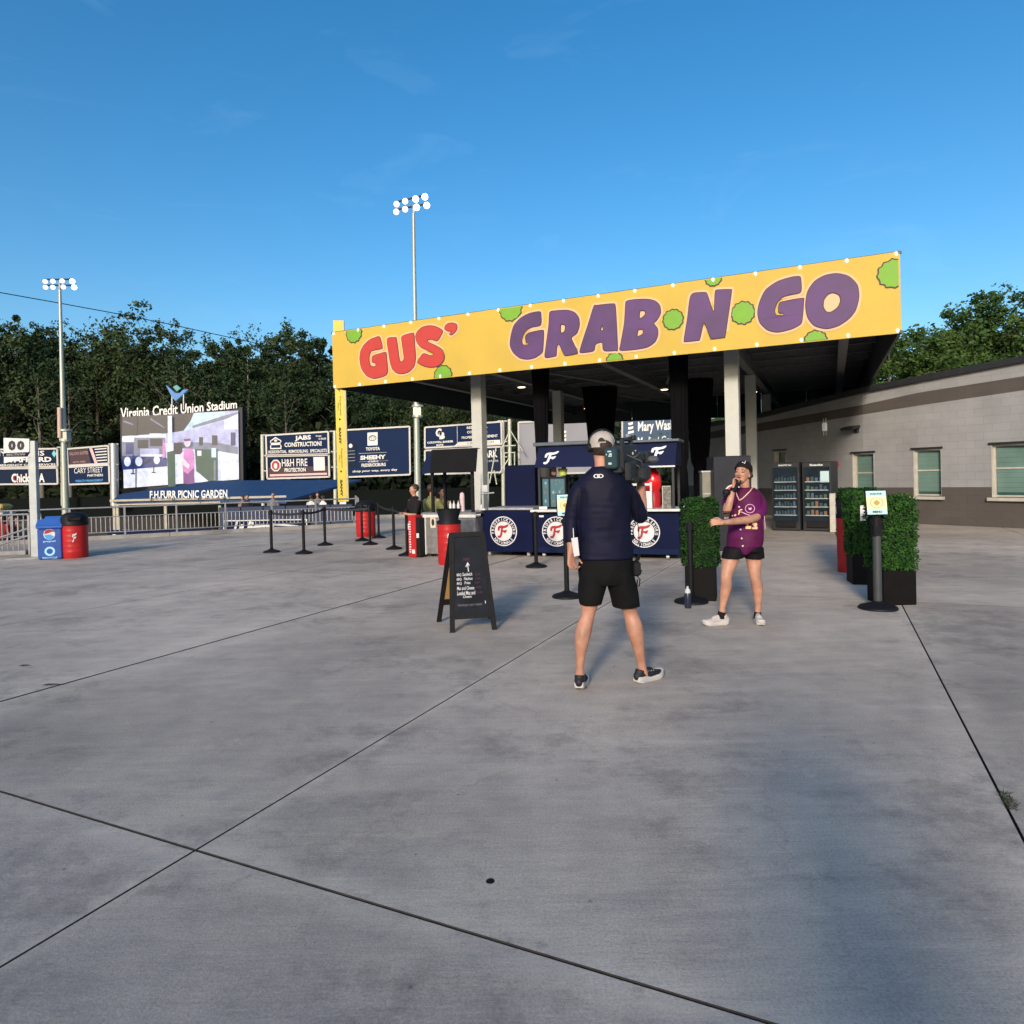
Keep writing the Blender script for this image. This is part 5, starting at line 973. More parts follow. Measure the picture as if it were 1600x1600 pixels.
hedge(1095, 939, 'left artificial hedge box behind the bottle, beside the singer', .36, .36, 1.2, .42, -.32)
hedge(1407, 946, 'nearest right artificial hedge box behind the menu card stanchion', .37, .36, 1.2, .40, .0)
h2 = hedge(1357, 914, 'second right hedge box, half hidden behind the menu card', .38, .36, 1.2, .40, -.25)
hedge(1345, 886, 'dark hedge box deepest in the right row, behind the red can', .50, .36, 1.2, .42, -.3)
S = None
pn = thing('notice_paper', 'white paper notice pinned to the second right hedge', 'notice', tuple(gr(1352, 913)+Zv(.75)))
q = [at(1344, 814, 8.72), at(1359, 813, 8.7), at(1358, 789, 8.7), at(1344, 790, 8.72)]; m_ = MB(); m_.prism(q, .002); m_.build('sheet', M_pwhite, pn, True); S = quad_surf(*q); m_ = MB(); put_poly(m_, S, [(.0, .5), (.25, .42), (.1, .36)], .002); put_poly(m_, S, [(.0, .3), (.3, .2), (.1, .12)], .002); m_.build('crease', mat('paper_grey', (.5, .5, .5), .6), pn, True)
pn = thing('notice_paper', 'small white tag on top of the deepest right hedge', 'notice', tuple(at(1342, 770, 9.85))); q = [at(1338, 772.5, 9.85), at(1346, 772, 9.85), at(1346, 767.5, 9.85), at(1338, 768, 9.85)]; m_ = MB(); m_.prism(q, .002); m_.build('sheet', M_pwhite, pn, True)
# ---- vending machines
def vending(x0, x1, ybase, ytop, label, title, cols, rows, dy=.0):
    a, b = gr(x0, ybase), gr(x1, ybase+1.2); d = (b-a); w_ = d.length; rz = math.atan2(d.y, d.x); h = at(x0, ytop, a.y).z
    t = thing('vending_machine', label, 'vending machine', tuple((a+b)/2), rz)
    m_ = MB(); m_.box((0, .43, h/2), (w_-.02, .8, h-.02), bev=.015); m_.build('cabinet', M_dark, t)
    m_ = MB(); m_.box((0, .02, h*.53), (w_-.1, .04, h*.78), bev=.005); f_ = m_.build('glass_door', mat('vending_glass', (.012, .02, .028), .12, spec=.9), t)
    S = surf((-w_/2, -.004, 0), (w_, 0, 0), (0, 0, h)); m_ = MB(); put_text(m_, S, title, (.28, .935, .72, .965), .004, .03); m_.build('lettering', M_lwhite, t)
    rn = random.Random(x0)
    for k in range(rows):
        z = h*(.23+.60*k/rows); m_ = MB(); m_.box((0, -.008, z), (w_-.16, .012, .02)); m_.build('shelf', M_steel, f_)
        for c in range(cols):
            m_ = MB(); x = (-.5+(c+.5)/cols)*(w_-.2); hh = rn.uniform(.07, .14)*1.0; m_.box((x, -.005, z+.01+hh/2), ((w_-.24)/cols*.72, .006, hh)); m_.build('packet', rn.choice([M_vp1, M_vp2, M_vp3, M_vp4] if x0 > 1230 else [M_vp1, M_vp5, M_vp5, M_vp2]), f_)
    m_ = MB(); m_.box((0, -.006, h*.1), (w_*.7, .02, .16), bev=.01); m_.build('delivery_flap', M_black, t); return t, S
M_vp1 = mat('packet_slate', (.03, .06, .09), .4); M_vp2 = mat('packet_blue', (.05, .09, .16), .4); M_vp3 = mat('packet_green', (.04, .09, .06), .4); M_vp4 = mat('packet_tan', (.16, .09, .05), .4); M_vp5 = mat('packet_teal', (.02, .045, .05), .4)
vending(1206, 1251, 829, 722.5, 'left dark vending machine with rows of bottles by the wall', 'HealthyYOU Vend', 7, 5)
t, S = vending(1254, 1301, 830, 721.5, 'right dark vending machine with shelves of snacks and a white note', 'Snacks', 5, 5)
m_ = MB(); put_rect(m_, S, (.63, .70, .92, .86), .006); m_.build('note', mat('note_blue', (.40, .55, .58), .5, var=0), t)
# post between, small door panel
t = thing('white_door_panel', 'narrow white panel standing right of the vending machines', 'panel', tuple(gr(1307, 832))); m_ = MB(); p = gr(1307, 832); m_.box((p.x+.02, p.y+.2, .48), (.13, .4, .95), -.5, bev=.01); m_.build('panel', M_cream, t, True)
# ---- drinks fridge behind the right column
p = gr(1128, 868); t = thing('drinks_fridge', 'tall charcoal drinks cooler with a round soda emblem behind the right column', 'fridge', tuple(at(1128, 0, 13.2).xy.to_3d()), -.1)
m_ = MB(); m_.box((.02, .4, .93), (.72, .7, 1.86), bev=.02); m_.build('cabinet', mat('cooler_charcoal', (.018, .020, .028), .5, spec=.2), t)
S = surf((-.34, .049, 0), (1, 0, 0), (0, 0, 1)); m_ = MB(); m_.cur = 0; put_poly(m_, S, circ(.37, 1.13, .17, .17, 32), .002); m_.cur = 1; put_poly(m_, S, circ(.37, 1.13, .145, .145, 20, .18, math.pi-.18), .004); m_.cur = 2; put_poly(m_, S, circ(.37, 1.13, .145, .145, 20, math.pi+.45, 2*math.pi-.45), .004); m_.cur = 3; put_text(m_, S, 'PEPSI', (.235, 1.095, .51, 1.145), .004, .06); m_.build('emblem', None, t, False, [M_pwhite, mat('print_red2', (.45, .06, .06), .5, var=0), M_pblue, M_pdark])
t = thing('utility_cabinet', 'narrow grey utility cabinet left of the charcoal drinks cooler', 'cabinet', tuple(at(1090, 0, 13.6).xy.to_3d()), -.1)
m_ = MB(); m_.box((0, .15, .8), (.22, .3, 1.5), bev=.01); m_.build('cabinet', mat('cab_grey', (.20, .20, .17), .6), t); m_ = MB(); m_.box((0, .15, 1.565), (.25, .33, .03)); m_.box((0, -.005, 1.12), (.2, .01, .02)); m_.build('trim', M_steel, t)
m_ = MB(); m_.box((0, .15, .02), (.3, .4, .04)); m_.build('foot', M_dark, t)
# ---- logo roundel
def roundel(parent, S, cx, cy, r):
    m_ = MB(); m_.cur = 0; put_poly(m_, S, circ(cx, cy, r, n=48), .004); m_.cur = 1; put_poly(m_, S, circ(cx, cy, r*.93, n=48), .007, [circ(cx, cy, r*.66, n=40)]); m_.cur = 3; put_poly(m_, S, circ(cx, cy, r*.60, n=40), .0065, [circ(cx, cy, r*.585, n=40)])
    m_.cur = 3
    for a in (.9, 3.9): put_poly(m_, S, circ(cx+r*.12*math.cos(a), cy+r*.1, r*.5, n=20, a0=a-.6, a1=a+.5)+circ(cx+r*.12*math.cos(a), cy+r*.1, r*.485, n=20, a0=a-.6, a1=a+.5)[::-1], .008)
    m_.cur = 0; ring_text(m_, S, 'FREDERICKSBURG', cx, cy, r*.80, r*.19, R(188), R(-8), True, .011); ring_text(m_, S, 'NATIONALS', cx, cy, r*.80, r*.19, R(222), R(318), False, .011)
    m_.cur = 2; put_F(m_, S, cx-.01*r, cy, r*.92, .013); m_.build('emblem', None, parent, False, [M_pwhite, M_navy, M_pred, mat('print_pinkgrey', (.55, .5, .52), .6, var=0)])
# ---- main food cart
a, b = gr(835, 871), gr(1063, 875.5); d = b-a; cw = d.length; rz = math.atan2(d.y, d.x)
ct = thing('food_cart', 'long navy food cart with white counter, two round team emblems and a navy awning', 'food cart', tuple(a), rz)
for k, (x0, x1) in enumerate(((0, cw*.5), (cw*.5, cw))):
    m_ = MB(); m_.box(((x0+x1)/2, .45, .47), (x1-x0-.01, .88, .76), bev=.01); m_.build('front_panel', M_navy, ct)
m_ = MB(); m_.box((cw/2, .4, .895), (cw+.06, 1.0, .045), bev=.008); m_.build('counter_top', M_white, ct)
m_ = MB(); m_.box((cw/2, .0, .15), (cw-.02, .02, .10)); m_.build('bumper', M_navy2, ct)
for x in (.15, .28*cw, .6*cw, cw-.25): m_ = MB(); m_.cyl((x, .1, .045), (x+.05, .1, .045), .045, n=14); m_.box((x+.02, .1, .09), (.05, .05, .05)); m_.build('caster', M_steel, ct)
S = surf((0, .009, 0), (1, 0, 0), (0, 0, 1)); roundel(ct, S, .45, .50, .285); roundel(ct, S, cw-.63, .50, .285)
for x in (.12, cw-.1): 
    for y in (.05, .85): m_ = MB(); m_.box((x, y, 1.3), (.04, .04, .8)); m_.build('awning_post', M_dark, ct)
va = mat('awning_navy', (.008, .012, .042), .75, var=.1, spec=.15)
yv = -.02
m_ = MB(); m_.add([(.05, yv, 1.72), (cw*.53, yv, 1.70), (cw*.53, yv+.3, 2.13), (.05, yv+.3, 2.13)], [(0, 1, 2, 3)]); m_.build('awning', va, ct); m_ = MB(); m_.add([(cw*.53, yv, 1.70), (cw-.05, yv, 1.69), (cw-.05, yv+.3, 2.12), (cw*.53, yv+.3, 2.13)], [(0, 1, 2, 3)]); m_.build('awning', va, ct); m_ = MB(); m_.add([(.05, yv, 1.72), (.05, yv+.3, 2.13), (.05, .9, 2.13), (.05, .9, 1.72)], [(0, 1, 2, 3)]); m_.build('awning', va, ct); m_ = MB(); m_.add([(cw-.05, yv, 1.69), (cw-.05, .9, 1.69), (cw-.05, .9, 2.12), (cw-.05, yv+.3, 2.12)], [(0, 1, 2, 3)]); m_.build('awning', va, ct)
m_ = MB(); m_.box((cw*.27, .6, 2.17), (cw*.5+.2, .8, .07), bev=.01); m_.box((cw*.77, .6, 2.15), (cw*.46, .8, .05), bev=.01); m_.build('awning_roof', mat('awning_edge', (.08, .10, .12), .5, .3), ct)
S = surf((0, yv-.005, 1.70), (1, 0, 0), Vector((0, .3, .43)).normalized()); m_ = MB(); put_F(m_, S, .35, .24, .30, .008); m_.build('emblem', M_lwhite, ct); m_ = MB(); put_F(m_, S, cw-.36, .27, .30, .008); m_.build('emblem', M_lwhite, ct)
m_ = MB(); m_.box((cw*.78, yv+.01, 1.675), (cw*.4, .02, .03)); m_.build('awning_hem', M_white, ct)
# goods on the cart
A_ = Vector((math.cos(rz), math.sin(rz), 0)); B_ = Vector((-A_.y, A_.x, 0)); cpt = lambda x, y, z: a+A_*x+B_*y+Zv(z)
t = thing('display_case', 'small lit drinks case with teal glass panes on the left of the cart counter', 'display case', tuple(cpt(.36, .3, .918)), rz)
m_ = MB()
for x in (-.24, -.08, .24): m_.box((x, -.12, .3), (.03, .03, .6))
m_.box((0, 0, .6), (.5, .28, .04)); m_.box((0, .13, .3), (.5, .02, .6)); m_.box((0, 0, .012), (.5, .28, .02)); m_.build('case_frame', M_black, t)
for k, (x0, x1) in enumerate(((-.22, -.1), (-.06, .22))):
    m_ = MB(); m_.box(((x0+x1)/2, -.118, .31), (x1-x0, .01, .54)); m_.build('pane', emis('case_teal', (.03, .16, .19), .9), t)
rn = random.Random(3); 
for k in range(16): m_ = MB(); x = rn.choice([-.16, -.02, .05, .12, .18])+rn.uniform(-.02, .02); m_.ell((x, -.126, rn.uniform(.08, .54)), (rn.uniform(.015, .03), .004, rn.uniform(.02, .04)), 10, 6); m_.build('cup', rn.choice([emis('cup_pale', (.35, .55, .55), .8), emis('cup_dull', (.10, .22, .2), .8), emis('cup_tan', (.22, .2, .14), .8)]), t)
t = thing('flower_pot', 'jar of yellow-green and pink decorations on top of the drinks case', 'ornament', tuple(cpt(.42, .3, 1.56)), rz)
m_ = MB(); m_.lathe([(.07, 0), (.09, .12), (.08, .13)], (.1, 0, 0)); m_.build('jar', mat('jar_lime', (.42, .50, .10), .5), t); m_ = MB(); m_.ell((-.08, 0, .06), (.06, .05, .07)); m_.ell((-.1, 0, .15), (.05, .04, .05)); m_.ell((.12, 0, .16), (.05, .05, .05)); m_.build('filling', mat('jar_pink', (.30, .16, .16), .5), t)
t = thing('receipt_tag', 'small white card on the counter under the drinks case', 'card', tuple(cpt(.2, .0, .918)), rz); m_ = MB(); m_.box((0, 0, .03), (.16, .01, .055)); m_.build('card', M_pwhite, t)
t = thing('sneeze_guard', 'pale framed counter guard in front of the worker', 'counter guard', tuple(cpt(cw-.75, .08, .918)), rz)
gw = .5
for nm_, c, dd in (('upright', (-gw/2, 0, .22), (.03, .03, .44)), ('upright', (gw/2, 0, .24), (.035, .03, .48)), ('top_bar', (0, 0, .44), (gw, .03, .04)), ('bottom_bar', (0, 0, .015), (gw, .04, .03))): m_ = MB(); m_.box(c, dd); m_.build(nm_, M_white, t)
t = thing('menu_card', 'white printed menu sheet standing on the right of the cart counter', 'menu', tuple(cpt(cw-.60, .05, .93)), rz); m_ = MB(); m_.box((0, 0, .15), (.23, .012, .31)); m_.build('sheet', M_pwhite, t)
S = surf((-.115, -.007, 0), (.23, 0, 0), (0, 0, .31)); m_ = MB(); [put_rect(m_, S, (.2, .75-.09*k, .8, .765-.09*k), .001) for k in range(7)]; put_text(m_, S, 'MENU', (.25, .84, .75, .9), .001, .02); m_.build('lettering', mat('print_pale_grey', (.45, .45, .44), .6, var=0), t)
t = thing('drink_dispenser', 'bright red egg-shaped drink dispenser behind the menu sheet', 'dispenser', tuple(cpt(cw-.52, .45, .918)), rz)
m_ = MB(); m_.lathe([(.13, 0), (.14, .28), (.12, .3)]); m_.build('base', M_red, t); m_ = MB(); m_.lathe([(.115, .3), (.15, .40), (.155, .5), (.13, .63), (.08, .71), (0, .735)], n=24); m_.build('tank', mat('red_gloss', (.62, .01, .012), .2, var=.05, coat=.5), t)
m_ = MB(); m_.cyl((-.02, 0, .74), (-.02, 0, .86), .015); m_.box((-.02, 0, .87), (.16, .05, .03)); m_.build('valve', M_white, t)
t = thing('newspaper_rack', 'small grey patterned rack at the right end of the cart counter', 'rack', tuple(cpt(cw-.22, .1, .918)), rz); m_ = MB(); m_.box((0, 0, .2), (.15, .12, .4)); m_.build('rack', mat('rack_grey', (.12, .115, .10), .5, var=.8, scale=18), t); m_ = MB(); m_.box((-.07, -.065, .2), (.015, .01, .4)); m_.box((0, -.065, .4), (.15, .01, .015)); m_.build('edge', M_cream, t)
t = thing('cup_stack', 'small white cup beside the right end of the cart', 'cup', tuple(cpt(cw+.06, .1, .918)), rz); m_ = MB(); m_.lathe([(.022, -.0), (.03, .09), (.02, .12)]); m_.build('cup', M_white, t); m_ = MB(); m_.box((0, .0, -.012), (.12, .12, .02)); m_.build('shelf', M_white, t)
# price cards taped to cart
t = thing('price_tag', 'tiny white tag on the left end of the cart front', 'tag', tuple(cpt(.16, -.0, .79)), rz); m_ = MB(); m_.box((0, 0, 0), (.09, .006, .035)); m_.build('tag', M_pwhite, t)
# ---- box counter and tall navy cabinet
a, b = gr(752, 869), gr(832.5, 871.5); d = b-a; bw = d.length; rz = math.atan2(d.y, d.x)
t = thing('counter_box', 'square navy counter box with a round team emblem left of the food cart', 'counter', tuple(a), rz)
m_ = MB(); m_.box((bw/2, .45, .50), (bw, .88, .80), bev=.01); m_.build('front_panel', M_navy, t); m_ = MB(); m_.box((bw/2+.1, .45, .935), (bw-.15, .9, .05), bev=.01); m_.build('counter_top', M_steel, t)
for x in (.12, bw-.15): m_ = MB(); m_.cyl((x, .12, .045), (x+.05, .12, .045), .045, n=14); m_.box((x+.02, .12, .09), (.06, .06, .05)); m_.build('caster', M_steel, t)
S = surf((0, .009, 0), (1, 0, 0), (0, 0, 1)); roundel(t, S, .50, .50, .29)
m_ = MB(); m_.box((.06, -.01, .93), (.16, .1, .03)); m_.ell((.03, 0, .98), (.03, .03, .05)); m_.build('bracket', M_white, t)
t = thing('tall_cabinet', 'tall plain navy cabinet standing behind the counter box', 'cabinet', tuple(at(771, 0, 13.9).xy.to_3d()), -.28)
m_ = MB(); m_.box((.32, .4, .93), (.62, .8, 1.72), bev=.012); m_.build('body', M_navy, t)
m_ = MB(); m_.box((.75, .55, .93), (.30, .5, 1.66), bev=.01); m_.build('side_door', M_dark, t); m_ = MB(); m_.box((.3, .4, .04), (.5, .6, .06)); m_.build('plinth', M_black, t)
# ---- left cart
a, b = gr(664, 870), gr(735, 872); a.z = b.z = 0; d = b-a; lw = d.length+.12; rz = math.atan2(d.y, d.x)
lc = thing('food_cart', 'stainless food cart with black and navy awning behind the red trash can', 'food cart', tuple(a), rz)
m_ = MB(); m_.box((lw/2, .4, .42), (lw, .78, .72), bev=.01); m_.build('body', M_stainless, lc)
m_ = MB(); m_.box((.02, -.0, .42), (.05, .03, .74)); m_.box((lw/2, .0, .82), (lw+.04, .03, .07)); m_.build('trim', M_white, lc)
m_ = MB(); m_.box((lw/2, .4, .87), (lw+.06, .86, .04), bev=.006); m_.build('counter_top', M_stainless, lc)
for x in (.1, lw-.1): m_ = MB(); m_.cyl((x, .1, .04), (x+.04, .1, .04), .04, n=12); m_.build('caster', M_black, lc)
S = surf((0, .009, 0), (1, 0, 0), (0, 0, 1)); m_ = MB(); put_rect(m_, S, (.14, .58, .26, .80), .003); fl = m_.build('flyer', mat('flyer_cream', (.6, .5, .38), .6, var=0), lc); m_ = MB(); put_poly(m_, S, circ(.2, .69, .035, .07, 12), .006); m_.build('picture', M_pdark, fl)
for (x, y) in ((.2, .03), (lw-.05, .03), (.05, .8)): m_ = MB(); m_.box((x, y, 1.3), (.055, .05, .9)); m_.build('awning_post', M_black, lc)
m_ = MB(); z0, z1 = 1.67, 2.13; m_.add([(.22, -.1, z0), (lw+.1, -.1, z0), (lw+.1, .0, z1), (.22, .0, z1)], [(0, 1, 2, 3)]); m_.build('awning', mat('awning_black', (.010, .010, .011), .9, spec=.1), lc)
m_ = MB(); m_.add([(.22, -.1, z0), (.22, .0, z1), (-.27, .5, z1-.23), (-.33, .5, z0-.02)], [(0, 1, 2, 3)]); m_.build('awning_side', mat('awning_side_navy', (.010, .02, .06), .7, spec=.1), lc); m_ = MB(); m_.add([(.22, 0, z1), (lw+.1, 0, z1), (lw+.1, .12, z1-.01), (-.0, .3, z1-.12)], [(0, 1, 2, 3)]); m_.build('awning_top', MATS['awning_black'], lc)
for k, x in enumerate((.62, .70, .80)): 
    t = thing('sauce_bottle', ('leftmost', 'middle', 'rightmost')[k]+' white squeeze bottle on the stainless cart counter', 'bottle', (0, 0, 0), 0, 'squeeze bottles on the stainless cart'); A2 = Vector((math.cos(rz), math.sin(rz), 0)); t.location = a+A2*(x-.15)+Vector((-A2.y, A2.x, 0))*.25+Zv(.89)
    m_ = MB(); m_.lathe([(.028, 0), (.03, .14), (.012, .18), (.004, .22)], n=12); m_.build('bottle', M_white, t)
# towel in bottles
t = thing('paper_roll', 'pale pink paper roll behind the squeeze bottles', 'paper roll', tuple(a+A2*.66+Vector((-A2.y, A2.x, 0))*.4+Zv(.89)), rz); m_ = MB(); m_.lathe([(.05, 0), (.05, .30), (.04, .36), (0, .38)], n=14); m_.build('roll', mat('roll_pink', (.6, .45, .48), .6), t)
t = thing('side_notice', 'white sign board hung on a frame behind the left column', 'sign', tuple(at(757, 0, 16).xy.to_3d()), 0)
q = [at(753, 769, 16), at(762, 769, 16), at(761.5, 758, 16), at(753, 758, 16)]; m_ = MB(); m_.prism(q, .03); m_.build('panel', M_pwhite, t, True)
m_ = MB(); 
for x in (752, 763): m_.cyl(at(x, 800, 16.05), at(x, 740, 16.05), .02)
m_.cyl(at(750, 772, 16.05), at(772, 770, 16.05), .02); m_.build('frame', M_steel, t, True)
# red cooler panel
a, b = gr(638, 871), gr(661, 873); d = b-a; rz = math.atan2(d.y, d.x)
t = thing('red_display', 'narrow red and black upright display with white sideways lettering by the stainless cart', 'display', tuple(a), rz+.2)
m_ = MB(); m_.box((.10, .12, .42), (.19, .24, .84), bev=.02); m_.build('red_side', M_red, t); m_ = MB(); m_.box((.24, .14, .40), (.10, .26, .78), bev=.02); m_.build('black_side', M_black, t)
S = surf((0, -.001, 0), (1, 0, 0), (0, 0, 1)); m_ = MB(); [put_rect(m_, S, (.03+.01*(k%3==0), .10+.05*k, .08, .125+.05*k), .002) for k in range(13)]; put_rect(m_, S, (.10, .08, .17, .16), .002); put_poly(m_, S, [(.012, .55), (.03, .55), (.03, .68), (.012, .68)], .002); m_.build('lettering', M_pwhite, t); m_ = MB(); m_.box((.24, .008, .44), (.06, .006, .09)); m_.build('card', M_pwhite, t)
# dark big umbrella-like drape by the left cart + tall black sign behind
None and thing('speaker_tower', 'tall black covered stack standing left of the stainless cart', 'covered stack', tuple(at(642, 0, 15.5).xy.to_3d()), -.2)

# ================================================================== PEOPLE
def crv(P, k=5):
    """Catmull-Rom through (point, radius...) tuples"""
    out = []; n = len(P)
    for i in range(n-1):
        a, b, c, d = P[max(i-1, 0)], P[i], P[i+1], P[min(i+2, n-1)]
        for j in range(k):
            t = j/k; f = lambda p0, p1, p2, p3: .5*((2*p1)+(p2-p0)*t+(2*p0-5*p1+4*p2-p3)*t*t+(3*p1-p0-3*p2+p3)*t**3)
            out.append(tuple(f(Vector(a[q]) if q == 0 else a[q], Vector(b[q]) if q == 0 else b[q], Vector(c[q]) if q == 0 else c[q], Vector(d[q]) if q == 0 else d[q]) for q in range(len(a))))
    out.append(tuple(Vector(x) if i == 0 else x for i, x in enumerate(P[-1]))); return out
def limb(mb, P, n=18, cap=True, k=5, smooth_=True):
    C = crv([(Vector(p), r) for p, r in P], k) if smooth_ and len(P) > 2 else [(Vector(p), r) for p, r in P]
    pts = [c[0] for c in C]; rs = [max(.002, c[1]) for c in C]
    if cap:
        d0 = (pts[0]-pts[1]).normalized(); d1 = (pts[-1]-pts[-2]).normalized(); a = []; b = []
        for q in (.95, .8, .5): a.append((pts[0]+d0*rs[0]*q, rs[0]*math.sqrt(1-q*q))); 
        for q in (.5, .8, .95): b.append((pts[-1]+d1*rs[-1]*q, rs[-1]*math.sqrt(1-q*q)))
        pts = [x[0] for x in a]+pts+[x[0] for x in b]; rs = [x[1] for x in a]+rs+[x[1] for x in b]
    mb.tube(pts, rs, n)
def loft(mb, Rg, n=28, k=4, pw=1.0):
    """rings: (centre, half width, half depth, yaw)"""
    C = crv([(Vector(c), a, b, y) for c, a, b, y in Rg], k); V = []
    for c, a, b, y in C:
        for i in range(n):
            t = 2*math.pi*i/n; x = math.copysign(abs(math.cos(t))**pw, math.cos(t))*a; z = math.copysign(abs(math.sin(t))**pw, math.sin(t))*b
            V.append(c+Vector((x*math.cos(y)-z*math.sin(y), x*math.sin(y)+z*math.cos(y), 0)))
    up = C[-1][0].z > C[0][0].z; m = len(C)
    F = [(j*n+i, j*n+(i+1) % n, (j+1)*n+(i+1) % n, (j+1)*n+i) if up else (j*n+i, (j+1)*n+i, (j+1)*n+(i+1) % n, j*n+(i+1) % n) for j in range(m-1) for i in range(n)]
    mb.add(V, F, True); e0, e1 = tuple(range(n)), tuple(range((m-1)*n, m*n))
    mb.add(V[:n], [tuple(range(n-1, -1, -1)) if up else tuple(range(n))]); mb.add(V[-n:], [tuple(range(n)) if up else tuple(range(n-1, -1, -1))])
def skin(mb, name, m, parent, vox=.007, it=6, wr=None, fac=.5):
    I = rootmat(parent).inverted(); me = bpy.data.meshes.new(name); me.from_pydata([tuple(I @ Vector(v)) for v in mb.v], [], mb.f)
    o = bpy.data.objects.new('tmp', me); COL.objects.link(o)
    bm = bmesh.new(); bm.from_mesh(me); bmesh.ops.remove_doubles(bm, verts=bm.verts, dist=1e-5); bmesh.ops.recalc_face_normals(bm, faces=bm.faces); bm.to_mesh(me); bm.free()
    a = o.modifiers.new('r', 'REMESH'); a.mode = 'VOXEL'; a.voxel_size = vox; b = o.modifiers.new('s', 'SMOOTH'); b.iterations = it; b.factor = fac
    dg = bpy.context.evaluated_depsgraph_get(); nm = bpy.data.meshes.new_from_object(o.evaluated_get(dg)); bpy.data.objects.remove(o); bpy.data.meshes.remove(me)
    if wr:
        nv = [v.normal.copy() for v in nm.vertices]
        for v, n_ in zip(nm.vertices, nv): v.co += n_*wr(v.co, n_)
    nm.name = name; nm.materials.clear(); nm.materials.append(m)
    for p in nm.polygons: p.use_smooth = True
    return mkobj(name, nm, None, parent)
def wrink(amp, fx, fz, seed=0.0):
    def f(c, n): 
        q = Vector((c.x*fx+seed, c.y*fx, c.z*fz)); a = noise.noise(q); b = noise.noise(q*2.3+Vector((3, 1, seed)))
        return amp*((1-abs(a)*2.2)*.8+b*.5)
    return f
def fabric(name, c, rough=.85, v=.1): return mat(name, c, rough, var=v, scale=5, bump=.12, bscale=220, spec=.15)
def skinmat(name, c):
    m = mat(name, c, .5, var=.22, scale=11, bump=.10, bscale=70); b = m.node_tree.nodes['Principled BSDF']; b.inputs['Subsurface Weight'].default_value = .08; b.inputs['Subsurface Radius'].default_value = (.012, .004, .002); b.inputs['Subsurface Scale'].default_value = .5; return m
M_sk1 = skinmat('skin_light', (.42, .21, .14)); M_sk2 = skinmat('skin_warm', (.44, .225, .15)); M_hair = mat('hair_brown', (.045, .026, .016), .6, var=.4, scale=40)
def hand(mb, wr_, dr, side, curl, s=1.0, grip=0.0, spread=.0):
    """wr_: wrist point, dr: direction wrist->knuckles, side: direction towards the thumb, curl: direction the fingers close to"""
    d = Vector(dr).normalized(); s_ = (Vector(side)-d*Vector(side).dot(d)).normalized(); c = Vector(curl); c = (c-d*c.dot(d)-s_*c.dot(s_)).normalized()
    wr_ = Vector(wr_)
    for k, (u, r) in enumerate(((-.022, .0135), (-.008, .015), (.008, .015), (.022, .0135))): limb(mb, [(wr_+s_*u*.6, .017*s), (wr_+d*.045*s+s_*u*s, r*s), (wr_+d*.085*s+s_*u*1.25*s, .0115*s)], 10, k=3)
    lens = (.062, .076, .072, .066)
    for k in range(4):
        u = (-.031, -.0105, .0105, .031)[k]; L_ = lens[k]*s; b_ = wr_+d*.088*s+s_*u*s; g = grip+(.12*(k % 2)); a0, a1, a2 = .35+g*1.0, .9+g*1.5, 1.3+g*1.9
        p = [b_]; 
        for ang, fr in ((a0, .45), (a1, .32), (a2, .23)): p.append(p[-1]+(d*math.cos(ang)+c*math.sin(ang)+s_*u*spread*8)*L_*fr)
        limb(mb, [(q, r*s) for q, r in zip(p, (.0098, .009, .0082, .007))], 10, k=3)
    b_ = wr_+d*.025*s+s_*.026*s; p1 = b_+(d*.55+s_*.7+c*.3).normalized()*.038*s; p2 = p1+(d*.8+s_*.15+c*(.45+grip*.6)).normalized()*.03*s; p3 = p2+(d*.7-s_*.2*grip+c*(.6+grip)).normalized()*.024*s
    limb(mb, [(b_, .014*s), (p1, .0115*s), (p2, .0098*s), (p3, .008*s)], 10, k=3)
def head(mb, c, M, s=1.0, mouth=0.0):
    """c = centre of the skull; local frame: x right, -y face forward, z up"""
    E_ = lambda p, r: mb.ell(Vector(c)+M @ (Vector(p)*s), [q*s for q in r], 20, 14, M)
    E_((0, .012, .022), (.075, .093, .090)); E_((0, -.025, -.020), (.066, .068, .072)); E_((0, -.038, -.066), (.047, .045, .040)); E_((0, -.058, -.094), (.025, .022, .018)); E_((0, -.062, .038), (.055, .030, .030))
    E_((0, -.094, -.008), (.010, .014, .026)); E_((0, -.104, -.028), (.0155, .015, .011)); E_((.012, -.096, -.030), (.008, .009, .007)); E_((-.012, -.096, -.030), (.008, .009, .007))
    for sx in (-1, 1): E_((sx*.036, -.070, -.020), (.022, .020, .018)); E_((sx*.031, -.083, .026), (.020, .010, .0065)); E_((sx*.074, .012, -.004), (.008, .020, .031)); E_((sx*.079, .016, .012), (.008, .014, .014)); E_((sx*.029, -.080, .008), (.0145, .012, .009))
    E_((0, -.090, -.052+.002), (.021, .010, .0055)); E_((0, -.088, -.065-mouth), (.018, .010, .0065))
